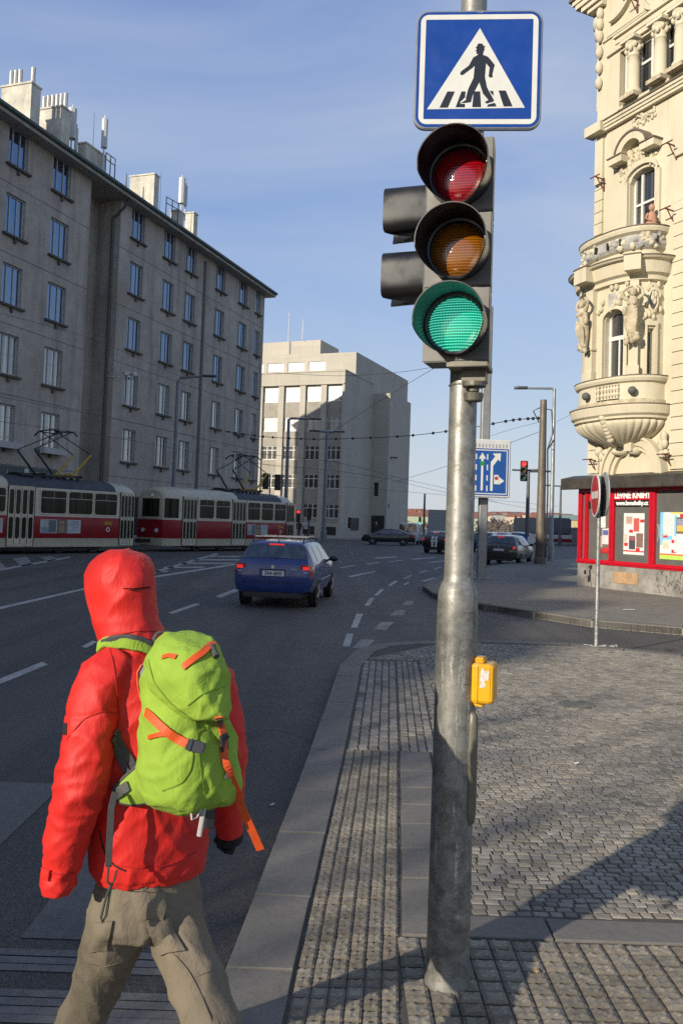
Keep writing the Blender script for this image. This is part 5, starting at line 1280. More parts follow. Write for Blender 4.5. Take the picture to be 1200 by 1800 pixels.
# ---------------------------------------------------------------- masts, lamps, signals
DKP = M('dark_pole_paint', (.10,.105,.11), .55, .2, var=.2); BLP = M('bluegrey_pole', (.19,.205,.225), .5, .2, var=.2); RUSTP = M('weathered_mast', (.17,.145,.115), .6, .35, var=.35, scale=1.5, streak=True)
LMPM = M('lamp_head_dark', (.06,.062,.065), .5); LGL = M('lamp_glass', (.5,.5,.48), .3, var=0)
def lamp(nm, label, base, ptop, arms, r0, r1, mat, cat='street lamp', hd=.7, group=None):
    t = thing(nm, label, cat, tuple(base), group=group); top = V((base.x, base.y, ptop))
    m_ = MB(); m_.tube([base, base+V((0,0,.9)), base+V((0,0,.95)), top], [r0*1.3,r0*1.3,r0,r1], 12); m_.build('pole', mat, t, world=True, smooth=40)
    for (dx, dy, dz) in arms:
        e = top+V((dx,dy,dz)); m_ = MB(); m_.tube([top-V((0,0,.15)), top+V((dx*.08,dy*.08,dz*.5)), e], [r1*.9,r1*.8,r1*.7], 8); m_.build('arm', mat, t, world=True, smooth=40)
        d = V((dx,dy,0)).normalized(); m_ = MB(); sdw = V((-d.y,d.x,0))
        m_.rings([[e+d*(u*hd)+sdw*(w*k_)+V((0,0,h)) for w, h in ((-.13,.0),(-.10,.10),(.10,.10),(.13,.0),(.08,-.06),(-.08,-.06))] for u, k_ in ((-.05,.4),(.15,.9),(.7,1.0),(1,.5))], 0, True)
        h = m_.build('lamp_head', LMPM, t, world=True, bevel=.01)
    return t
b = G(967, 986); z = AT(973, 683, b.y).z; e = AT(937, 683, b.y)
lamp('street_lamp', 'tall slim grey street lamp with one long arm beside the brown catenary mast', b, z, [(e.x-b.x-.3, .2, .0)], .13, .08, GALV2)
b = G(948, 991); mt = thing('catenary_mast', 'thick weathered brown catenary mast carrying the tram wires and a red signal', 'mast', tuple(b))
z = AT(957, 703, b.y).z; m_ = MB(); m_.tube([b, b+V((0,0,.25)), b+V((0,0,.3)), b+V((0,0,z))], [.30,.30,.24,.16], 12); m_.build('pole', RUSTP, mt, world=True, smooth=40)
m_ = MB(); m_.tube([b+V((.25,-.1,.3)), b+V((.28,-.1,3.5)), b+V((.24,-.05,5.6)), b+V((.55,-.05,6.1))], .035, 6); m_.tube([b+V((-.2,0,z*.86)), b+V((-.5,0,z*.93)), b+V((-.2,0,z*.95)), b+V((.4,0,z*.94)), b+V((.5,0,z*.80)), b+V((.25,0,z*.7))], .03, 6)
m_.build('cable', M('black_cable', (.02,.02,.02), .6, var=0), mt, world=True)
MASTTOP = V((b.x, b.y, AT(950,735,b.y).z))
def signal(nm, label, c, face, lit=None, pole=None, arm=None, mat=DKP, n=3, s=1.0, group=None):
    base = pole if pole is not None else c; t = thing(nm, label, 'traffic signal', tuple(base), group=group)
    f = V(face).normalized(); sx = V((-f.y, f.x, 0)); up_ = V((0,0,1))
    m_ = MB(); w, h, dp_ = .16*s, .45*s*n/3, .11*s
    m_.rings([[c+sx*a+f*q_+up_*v for a, v in ((-w,-h),(w,-h),(w,h),(-w,h))] for q_ in (-dp_,dp_)], 0, True); hb = m_.build('signal_head', BLK, t, world=True, bevel=.02)
    for k in range(n):
        zc_ = h-(k+.5)*2*h/n; m_ = MB(); visor(m_, c+f*dp_+up_*zc_, f, sx, .115*s, .12*s, .2*s); m_.build('visor', BLK, t, world=True)
        m_ = MB(); m_.tube([c+f*(dp_-.01)+up_*zc_, c+f*(dp_+.02)+up_*zc_], .10*s, 14)
        col = (('red',(.85,.02,.02)),('amber',(.5,.25,.02)),('green',(.02,.5,.3)))[k % 3 if n == 3 else k*2]
        on = lit == k
        m_.build(col[0]+'_lamp', M(('lit_' if on else 'unlit_')+col[0], col[1] if on else dk(col[1], .12), .3, var=0, emit=col[1] if on else None, es=2.2), t, world=True)
    if pole is not None and arm is None: m_ = MB(); m_.tube([pole, V((pole.x,pole.y,c.z+h))], .06, 8); m_.build('pole', mat, t, world=True)
    if arm is not None: m_ = MB(); m_.tube(arm, .045, 8); m_.build('arm', mat, t, world=True)
    return t
c = AT(920.5, 828, b.y+.2); signal('hanging_signal', 'three lamp signal showing red, hung out on an arm left of the brown mast', c, (-.35,-1,0), 0, None, [c+V((-.55,.2,.05)), c+V((.2,.2,.05)), V((b.x,b.y,c.z+.1))], s=1.12)
b = G(925, 966, ROAD); lamp('street_lamp', 'dark lamp pole with one short arm beyond the red signal', b, AT(930,829,b.y).z, [(1.1,0,.05)], .2, .13, DKP, hd=.9)
b = V((AT(983,950,92).x, 92, 0)); lamp('street_lamp', 'distant double armed street lamp left of the bookshop canopy', b, AT(982,855,92).z, [(1.0,0,.05),(-1.0,0,.05)], .16, .1, DKP, hd=.7)
b = G(744, 944, ROAD); m_ = MB(); m_.tube([b, V((b.x,b.y,AT(746,868,b.y).z))], [.2,.14], 8); tag(m_.build('tram_pole', DKP, loc=b), 'plain dark pole rising behind the black striped car', 'pole')
b = G(737, 940, ROAD); signal('crossing_signal', 'distant signal on a thin post left of the plain dark pole', V((b.x,b.y,AT(738,915,b.y).z)), (-.2,-1,0), 2, b, s=1.5)
p = LF(ls(268,850)+.6, 1.2, .12-0); p.z = -.01
lamp('street_lamp', 'tall blue grey street lamp in front of the grey apartment block', p, AT(278,668,p.y).z, [(AT(322,662,p.y).x-AT(278,668,p.y).x, 0, .35)], .15, .10, BLP, hd=.9)
b = G(568, 953, ROAD); lamp('street_lamp', 'two armed lamp pole in front of the pale office bays', V((b.x,b.y,.0)), AT(574,760,b.y).z, [(-.7,0,.08),(.7,0,.08)], .22, .14, BLP, hd=.9)
b = V((AT(500,945,76).x, 76, -.1)); lamp('street_lamp', 'lamp pole with one long arm left of the office bays, behind the tram', b, AT(503,736,76).z, [(1.9,0,.05)], .2, .14, BLP, hd=1.1)
b = G(670, 948, ROAD); L1 = lamp('street_lamp', 'blue grey lamp pole carrying a blue tow sign at the office side wall', V((b.x,b.y,0)), AT(675,806,b.y).z, [(.7,0,.12)], .2, .13, BLP, hd=.9)
m_ = MB(); s0 = AT(678.5, 889, b.y-.3); m_.obx(s0, (.74,.05,.5), MX()); m_.build('blue_sign', M('faded_blue', (.06,.16,.30), .5), L1, world=True)
for (px, py, lab, cl) in ((467,846,'signal over the tram roof, left of its neighbour',2),(488,848,'signal on the same mast arm, right of the pantograph',2)):
    c = AT(px, py, 70); signal('tram_signal', lab+' by the office block', c, (-.1,-1,0), None, V((c.x+.35,c.y+.2,-.1)), s=1.5)
for (px, py, lab) in ((524,907,'signal at the tail of the second tram'),(543,904,'signal on a post before the lowest office bays')):
    c = AT(px, py, 66); signal('kerb_signal', lab, c, (.1,-1,0), 0 if px == 524 else None, V((c.x,c.y+.15,-.1)), s=1.1)
# round blue sign far along the road
for (px, py, col, lab) in ((916,950,(.01,.07,.28),'blue round keep left sign behind the dark estate car'),(933,951,(.6,.6,.58),'small pale round sign beside the blue round one')):
    c = AT(px, py-2, 70); m_ = MB(); m_.tube([V((c.x,c.y,ROAD)), c], .05, 6)
    t = thing('road_sign', lab, 'road sign', (c.x,c.y,ROAD)); m_.build('post', DKP, t, world=True)
    m_ = MB(); disc(m_, c+V((0,-.08,0)), V((0,-1,0)), V((1,0,0)), .48 if px == 916 else .36, -.02, .02, 24); m_.build('sign_disc', M('far_sign_%d' % px, col, .5, var=0), t, world=True)
    if px == 916: m_ = MB(); q_ = c+V((0,-.115,0)); m_.obx(q_, (.62,.02,.13), MX.Rotation(radians(38),4,'Y')); m_.build('white_arrow', SWHT, t, world=True)
# ---------------------------------------------------------------- overhead wires
WIRE = M('overhead_wire', (.025,.025,.027), .6, .3, var=0)
def wire(pts, r=.012, label='thin overhead tram wire', group='overhead tram wires', beads=0):
    P_ = [AT(*p) for p in pts]; Q_ = []
    for i in range(len(P_)-1):
        for k in range(10): t = k/10; Q_.append(P_[i].lerp(P_[i+1], t))
    Q_.append(P_[-1])
    for _ in range(12): Q_ = [Q_[0]]+[(Q_[i-1]+Q_[i]*2+Q_[i+1])/4 for i in range(1,len(Q_)-1)]+[Q_[-1]]
    m_ = MB(); m_.tube(Q_, r*.6, 5)
    if beads:
        for i in range(beads): m_.ell(Q_[int((i+.5)*len(Q_)/beads)], (r*2.6,)*3, 6, 4)
    return tag(m_.build('overhead_wire', WIRE, loc=P_[0]), label, 'wire', group)
wire([(395,758,62),(460,768,60),(560,773,56),(720,767,50),(830,752,45),(905,737,42),(950,735,41.2)], .035, 'thick beaded span wire ending at the brown mast', None, 26)
for pts in ([(-40,690,30),(130,722,40),(280,752,50),(420,790,62)], [(-40,540,28),(160,592,40),(330,668,52)], [(-40,735,30),(200,768,44),(430,812,64),(640,842,80)], [(400,792,60),(600,812,66),(690,838,70),(800,862,76),(880,885,84)],
            [(420,812,60),(640,832,70),(790,868,80),(990,905,95)], [(560,775,60),(690,690,52),(775,640,44)], [(470,655,60),(600,662,56),(700,655,50),(765,645,46)],
            [(690,848,70),(735,835,64),(800,815,56),(950,758,43)], [(420,845,64),(560,852,70),(760,868,80),(980,890,95)], [(970,745,46),(1030,715,40),(1075,692,34)], [(655,852,60),(676,842,60),(694,838,60)], [(850,770,45),(905,752,43),(948,742,41.5)]): wire(pts, .022 if pts[0][2] > 50 else .014)
# ---------------------------------------------------------------- cars
TYRE = M('tyre_rubber', (.018,.018,.018), .85, var=.2); RIM = M('alloy_rim', (.30,.30,.31), .35, .8, var=.2); TGL0 = None; CARGL = glass_mat('car_glass', (.012,.014,.016), .03, 1.9, .04, (.05,.052,.055))
TAIL = M('tail_lamp_red', (.35,.008,.012), .2, var=.1, coat=.6); TAILON = M('tail_lamp_lit', (.5,.02,.02), .25, var=0, emit=(1,.03,.02), es=.42); TRIM = M('car_trim_black', (.02,.02,.021), .5, var=.15)
PLT = M('number_plate', (.60,.62,.62), .5, var=.05); INK = M('plate_ink', (.02,.02,.03), .5, var=0); CHR = M('chrome', (.62,.62,.62), .18, 1.0, var=0); HEAD = M('head_lamp', (.65,.67,.68), .12, var=0, coat=.5)
def paint(name, c): return M(name, c, .30, .2, var=.10, scale=2.2, coat=.7, dirt=None)
def car(nm, label, cat, pos, heading, mat, kind='estate', plate=None, lit=True, rails=False, stripes=False, group=None, detail=True, W=.885):
    t = thing(nm, label, cat, tuple(pos), -heading, group)
    # stations along the car, y forward: (y, z bottom, z belt, z top, half width, half width at top)
    est = [(-2.27,.42,.74,.80,.70,.66),(-2.25,.36,.84,.95,.82,.74),(-2.18,.34,.90,1.00,.86,.76),(-2.10,.33,.93,1.06,.872,.74),(-1.86,.30,.95,1.375,.88,.635),(-1.76,.29,.95,1.425,.883,.63),(-1.1,.28,.945,1.455,W,.635),(-.35,.27,.935,1.47,W,.635),(.30,.27,.925,1.455,W,.63),(.62,.27,.92,1.42,W,.62),(1.30,.27,.93,1.02,.88,.70),(1.45,.27,.92,.985,.88,.72),(2.0,.28,.83,.88,.85,.70),(2.2,.30,.70,.76,.78,.66),(2.28,.40,.56,.62,.66,.60)]
    if kind == 'sedan': est = [(-2.30,.42,.76,.80,.70,.66),(-2.28,.36,.86,.93,.82,.74),(-2.18,.34,.92,1.0,.86,.76),(-1.75,.31,.95,1.04,.88,.74),(-1.05,.29,.95,1.33,.885,.62),(-.8,.28,.945,1.385,W,.62),(-.2,.27,.94,1.42,W,.62),(.25,.27,.93,1.40,W,.62),(.55,.27,.925,1.36,W,.61),(1.25,.27,.93,1.01,.88,.70),(1.4,.27,.92,.975,.88,.72),(2.05,.28,.82,.87,.85,.70),(2.22,.30,.70,.76,.78,.66),(2.30,.40,.56,.62,.66,.60)]
    if kind == 'hatch': est = [(-1.98,.42,.78,.84,.72,.66),(-1.96,.36,.88,.98,.82,.74),(-1.90,.34,.95,1.05,.86,.74),(-1.84,.33,.96,1.10,.87,.72),(-1.62,.30,.965,1.36,.88,.64),(-1.5,.29,.965,1.42,.883,.635),(-.8,.28,.955,1.46,W,.64),(-.2,.27,.945,1.465,W,.64),(.35,.27,.93,1.44,W,.63),(.6,.27,.925,1.40,W,.62),(1.2,.27,.93,1.02,.87,.70),(1.35,.27,.92,.98,.87,.72),(1.75,.28,.83,.88,.84,.70),(1.92,.30,.70,.76,.78,.66),(1.99,.40,.56,.62,.66,.60)]
    if kind == 'van': est = [(-2.4,.40,1.0,1.1,.86,.80),(-2.38,.34,1.15,1.9,.93,.78),(-2.30,.32,1.15,1.98,.94,.80),(-1.0,.30,1.15,2.0,.95,.80),(.6,.30,1.12,1.98,.95,.80),(.9,.30,1.1,1.92,.95,.78),(1.5,.30,1.08,1.18,.92,.76),(2.2,.30,.95,1.0,.88,.74),(2.38,.34,.75,.8,.80,.7),(2.42,.42,.6,.65,.7,.65)]
    rs_ = []
    for (y, zb, zl, zt, w, wt) in est:
        h = [(0,zb),(w*.84,zb),(w*.95,zb+.05),(w,zb+.20),(w*.998,(zb+zl)*.5+.1),(w*.975,zl),(w*.955,zl+(zt-zl)*.08),(wt+.02,zt-(zt-zl)*.16),(wt*.90,zt-.012),(wt*.55,zt),(0,zt+.004)]
        rs_.append([V((x,y,z)) for x, z in h]+[V((-x,y,z)) for x, z in h[-2:0:-1]])
    n = len(rs_[0]); mb = MB(); wins = []
    for i in range(len(rs_)-1):
        for j in range(n):
            k = (j+1) % n; f = [rs_[i][j], rs_[i][k], rs_[i+1][k], rs_[i+1][j]]; m = 0
            mb.add(f, [(0,1,2,3)], m)
    mb.add(rs_[0], [tuple(range(n))[::-1]], 0); mb.add(rs_[-1], [tuple(range(n))], 0)
    body = mb.build('body', mat, t, smooth=38, merge=1e-4)
    Y = [e[0] for e in est]; rw = next(i for i in range(len(est)-1) if est[i+1][3]-est[i][3] > .2); fw_ = next(i for i in range(len(est)-1) if est[i][3]-est[i+1][3] > .25)
    def lift(p, q, d=.006):
        return p
    def strip(i0, i1, js, name, inset=.06, off=.006):
        m_ = MB()
        A, B = rs_[i0], rs_[i1]; L_ = [[A[j] for j in js], [B[j] for j in js]]
        a0, a1 = [p.lerp(q, inset) for p, q in zip(*L_)], [p.lerp(q, 1-inset*.5) for p, q in zip(*L_)]
        nrm = (a1[len(js)//2]-a0[len(js)//2]).cross(a0[-1]-a0[0]).normalized()
        if nrm.z < 0: nrm = -nrm
        m_.rings([[p+nrm*off for p in a0],[p+nrm*off for p in a1]], 0, False, close=False); return m_.build(name, CARGL, t, smooth=True)
    top = [7,8,9,10,11,12,13] if n == 20 else None
    strip(rw, rw+1, list(range(7,14)), 'rear_window', .06); strip(fw_+1, fw_, list(range(7,14)), 'windscreen', .04)
    # side windows between pillars
    def side(y0, y1, sgn, yt0=None, yt1=None):
        def at(y, j):
            for i in range(len(est)-1):
                if Y[i] <= y <= Y[i+1]: return rs_[i][j].lerp(rs_[i+1][j], (y-Y[i])/(Y[i+1]-Y[i]))
        yt0 = y0 if yt0 is None else yt0; yt1 = y1 if yt1 is None else yt1; m_ = MB()
        P_ = []
        for k in range(7):
            u = k/6; lo, hi = at(y0+(y1-y0)*u, 6), at(yt0+(yt1-yt0)*u, 7); P_.append([lo.lerp(hi,.06), lo.lerp(hi,.92)])
        P_ = [[V((sgn*(abs(p.x)+.007), p.y, p.z+.001)) for p in r] for r in P_]
        m_.rings(P_, 0, False, close=False); m_.build('side_window', CARGL, t)
    if kind == 'estate': S_ = [(-1.95,-1.28,-1.72,-1.28),(-1.20,-.32,-1.20,-.32),(-.24,1.02,-.24,.52)]
    elif kind == 'sedan': S_ = [(-1.30,-.32,-.92,-.32),(-.24,.98,-.24,.46)]
    elif kind == 'van': S_ = [(.2,1.25,.2,.85)]
    else: S_ = [(-1.62,-.95,-1.46,-.95),(-.87,.95,-.87,.5)]
    for s_ in (1,-1):
        for a in S_: side(a[0], a[1], s_, a[2], a[3])
    yr, yf = (-1.30, 1.32) if kind != 'hatch' else (-1.2, 1.22)
    for s_ in (1,-1):
        for y in (yr, yf):
            m_ = MB(); m_.lathe([(.0,-.015),(.335,-.015),(.345,.004),(.0,.004)], (s_*(W-.012), y, .315), 28, axis='x'); 
            if s_ < 0: m_ = MB(); m_.lathe([(.0,.015),(.345,-.004),(.335,.015)], (-(W-.012), y, .315), 28, axis='x')
            m_.build('wheel_arch', TRIM, t)
            m_ = MB(); c = s_*(W-.10); m_.lathe([(.20,-.09),(.285,-.10),(.315,-.07),(.318,.07),(.285,.105),(.205,.10)], (c, y, .315), 26, axis='x', cap=True); w_ = m_.build('wheel', TYRE, t, smooth=35)
            if detail:
                m_ = MB(); q = .098*s_; m_.lathe([(0,q*.8),(.05,q*.85),(.19,q*.6),(.205,q)], (c,y,.315), 20, axis='x')
                for k in range(5): a = 2*pi*k/5; m_.tube([V((c+q,y,.315)), V((c+q*1.02,y+.19*cos(a),.315+.19*sin(a)))], [.035,.025], 6)
                m_.build('rim', RIM, w_)
    y0 = est[1][0]
    # rear: lamps, plate, bumper strip, exhaust
    zl = est[2][2]; hz = .18 if kind in ('estate','hatch') else .13
    for s_ in (1,-1):
        m_ = MB(); P_ = []
        for z in (zl-.20, zl-.08, zl+.06):
            w = .845 if z < zl else .80
            P_.append([V((s_*.60,y0-.012,z)), V((s_*(w-.03),y0+.0,z)), V((s_*(w+.035),y0+.10,z)), V((s_*(w+.02),y0+.30,z)), V((s_*.6,y0+.30,z))])
        m_.rings(P_, 0, True); tl = m_.build('tail_light', TAIL, t, bevel=.012)
        if lit: m_ = MB(); m_.rings([[V((s_*.67,y0-.017,z)), V((s_*.80,y0-.009,z)), V((s_*.80,y0+.02,z)), V((s_*.67,y0+.02,z))] for z in (zl-.045, zl+.02)], 0, True); m_.build('brake_lamp', TAILON, tl)
        m_ = MB(); m_.bx(s_*.62-.01,s_*.78+.01,y0-.016,y0+.05,zl-.115,zl-.09); m_.build('reverse_lamp', M('pale_lamp', (.55,.5,.48), .3, var=0), tl)
    if lit: m_ = MB(); yy = est[rw+1][0]; m_.bx(-.17,.17,yy-.03,yy+.04,est[rw+1][3]-.018,est[rw+1][3]+.012); m_.build('high_brake_light', TAILON, t)
    m_ = MB(); m_.bx(-.72,.72,y0-.035,y0+.1,.56,.60); m_.build('bumper_strip', mat, t, bevel=.015)
    m_ = MB(); m_.bx(-.66,.66,y0+.02,y0+.2,.235,.40); m_.build('bumper_apron', TRIM, t, bevel=.03)
    m_ = MB(); pz = zl-.21; m_.bx(-.30,.30,y0-.02,y0+.05,pz-.015,pz+.17); m_.build('plate_recess', TRIM, t, bevel=.01)
    m_ = MB(); m_.bx(-.26,.26,y0-.032,y0-.018,pz+.015,pz+.128); pl = m_.build('number_plate', PLT, t)
    if plate:
        m_ = MB(); m_.text(plate, lambda x, y, w: V((x+.015,y0-.034-w,pz+.034+y)), .115, .002, sx=.86, bold=.002); m_.build('plate_lettering', INK, pl)
        m_ = MB(); m_.bx(-.26,-.225,y0-.0345,y0-.032,pz+.015,pz+.128); m_.build('plate_band', M('plate_blue', (.01,.04,.3), .5, var=0), pl)
    if kind == 'estate' and detail:
        m_ = MB(); m_.tube([V((0,y0-.012,zl+.0)), V((0,y0+.05,zl+.0))], .038, 16); m_.build('badge', CHR, t)
        m_ = MB(); m_.text('4x4', lambda x, y, w: V((.47+x,y0-.012-w,zl-.06+y)), .075, .004); m_.build('boot_lettering', CHR, t)
        m_ = MB(); m_.tube([V((-.50,y0+.0,.33)), V((-.50,y0+.2,.33))], .035, 10); m_.tube([V((-.41,y0+.0,.33)), V((-.41,y0+.2,.33))], .035, 10); m_.build('exhaust', TRIM, t)
        m_ = MB(); m_.tube([V((0,est[rw][0]+.0,est[rw][3]+.02)), V((.20,est[rw][0]+.06,est[rw][3]+.04)), V((.42,est[rw][0]+.05,est[rw][3]+.02))], .012, 5); m_.build('rear_wiper', TRIM, t)
    for s_ in (1,-1):
        m_ = MB(); m_.ell((s_*(W+.10), .72, 1.0), (.11,.07,.075), 10, 7); m_.tube([V((s_*(W-.1),.74,.96)), V((s_*(W+.08),.72,.97))], .03, 6); m_.build('wing_mirror', TRIM if kind == 'estate' else mat, t, smooth=True)
        if detail and kind != 'van':
            for y in ((-.20,) if kind == 'hatch' else (-.95, .05)): m_ = MB(); m_.bx(s_*W-.02, s_*W+.02, y-.10, y+.10, .80, .835); m_.build('door_handle', mat, t, bevel=.008)
        m_ = MB(); m_.bx(s_*W-.015, s_*W+.008, yr+.42, yf-.42, .53, .575); m_.build('side_moulding', mat if kind == 'estate' else TRIM, t)
        m_ = MB(); m_.ell((s_*.62, est[-3][0]+.14, .66), (.16,.10,.07), 10, 7); m_.build('head_light', HEAD, t, smooth=True)
        if rails:
            m_ = MB(); m_.tube([V((s_*.57,-1.72,1.42)), V((s_*.575,-1.60,1.50)), V((s_*.575,-.6,1.525)), V((s_*.57,.28,1.50)), V((s_*.565,.42,1.44))], .018, 6); m_.build('roof_rail', TRIM, t)
    if rails:
        for y in (-1.35, -.25): m_ = MB(); m_.bx(-.62,.62,y-.025,y+.025,1.525,1.545); m_.build('roof_bar', CHR, t, bevel=.008)
        m_ = MB(); m_.tube([V((0,-1.62,1.44)), V((0,-1.82,1.60))], [.012,.004], 5); m_.build('aerial', TRIM, t)
    if stripes:
        for x in (-.20,.04):
            m_ = MB()
            for (a, b) in zip(range(0, len(est)-1), range(1, len(est))):
                if a == rw: continue
                za, zb = est[a][3], est[b][3]; m_.add([(x,est[a][0],za+.012),(x+.16,est[a][0],za+.012),(x+.16,est[b][0],zb+.012),(x,est[b][0],zb+.012)], [(0,1,2,3)])
            m_.build('racing_stripe', M('white_stripe', (.62,.62,.6), .4, var=.05), t); m_ = MB(); m_.bx(x,x+.16,y0-.03,y0+.03,.42,zl+.05); m_.build('tail_stripe', MATS['white_stripe'], t)
    return t
BLUE = paint('metallic_blue', (.009,.030,.145)); BLACKP = paint('black_paint', (.014,.014,.016)); DARKG = paint('dark_grey_green_paint', (.03,.034,.034)); SILV = paint('silver_paint', (.30,.31,.32)); WHTP = paint('white_car_paint', (.55,.56,.56))
a, b = G(430,1061,ROAD), G(550,1066,ROAD); hd = radians(6.5)
pos = (a+b)/2; pos = pos + V((sin(hd)*1.30, cos(hd)*1.30, 0)); pos.z = ROAD
car('estate_car', 'dark blue estate car with roof bars and lit brake lights driving away', 'car', pos, hd, BLUE, 'estate', '7A4 6843', True, True).scale = (.94,.94,.96)
p = G(757, 972, ROAD); p = p+V((1.0,1.0,0)); p.z = ROAD; car('hatchback_car', 'black hatchback with two white stripes over its tail, left of the pole', 'car', p, radians(27), BLACKP, 'hatch', None, True, False, True)
p = G(866, 992, ROAD); p = p+V((1.0,1.1,0)); p.z = ROAD; car('estate_car', 'dark grey estate car braking beside the broad lane sign mast', 'car', p, radians(24), DARKG, 'estate', None, True)
p = G(682, 958, ROAD); p.z = ROAD; car('saloon_car', 'black saloon car seen from its side before the office entrance', 'car', p, radians(-84), BLACKP, 'sedan', None, False)
p = AT(856, 950, 62); p.z = ROAD; car('estate_car', 'blue car half hidden ahead of the dark grey estate', 'car', p, radians(20), paint('mid_blue_paint', (.03,.06,.16)), 'estate', None, True, detail=False)
p = AT(883, 950, 68); p.z = ROAD; car('silver_car', 'silver car ahead of the dark grey estate, beyond its bonnet', 'car', p, radians(24), SILV, 'hatch', None, True, detail=False)
p = AT(909, 955, 80); p.z = ROAD; car('white_car', 'small white car coming the other way beyond the blue round sign', 'car', p, radians(215), WHTP, 'hatch', None, False, detail=False)
p = AT(722, 946, 78); p.z = ROAD; car('white_van', 'small white van seen from behind, left of the striped hatchback', 'van', p, radians(12), WHTP, 'van', None, False, detail=False)
# box lorry behind the pole
p = AT(783, 950, 85); p.z = ROAD; t = thing('box_lorry', 'grey box lorry mostly hidden behind the traffic light pole', 'lorry', tuple(p), radians(-20))
m_ = MB(); m_.bx(-1.2,1.2,-3,2.2,.9,3.4); m_.build('cargo_box', M('lorry_box', (.30,.31,.30), .6), t, bevel=.04); m_ = MB(); m_.bx(-1.1,1.1,2.3,4.0,.5,2.6); m_.build('cab', WHTP, t, bevel=.15)
for s_ in (1,-1):
    for y in (-2,3): m_ = MB(); m_.lathe([(.0,-.15),(.45,-.15),(.48,0),(.45,.15),(.0,.15)], (s_*1.0,y,.48), 18, axis='x'); m_.build('wheel', TYRE, t)
# ---------------------------------------------------------------- trams
TCREAM = M('tram_cream', (.50,.45,.33), .42, var=.12, scale=1.2, coat=.2, dirt=(.30,.26,.19)); TRED = M('tram_red', (.25,.007,.012), .5, var=.15, scale=1.4, coat=.1, spec=.3); TROOF = M('tram_roof_grey', (.05,.053,.062), .6, var=.3, scale=1.5)
TBLK = M('tram_underside', (.018,.017,.016), .8, var=.3, scale=3); TGL = glass_mat('tram_glass', (.012,.012,.011), .08, 1.36, .03, (.03,.029,.018)); TGL.node_tree.nodes['Principled BSDF'].inputs['Specular IOR Level'].default_value = .22; RUB = M('door_rubber', (.03,.03,.03), .7)
YELP = M('pantograph_yellow', (.45,.30,.015), .5); PANT = M('pantograph_steel', (.035,.035,.037), .5, .3)
ta, tb = G(0,975,ROAD), G(520,967,ROAD); td = (tb-ta).normalized(); tn = V((td.y,-td.x,0))      # side line nearest the street
def ts(px, py=900): p = ONP(px, py, ta, tn); return (p-ta).dot(td)
TH = 3.20
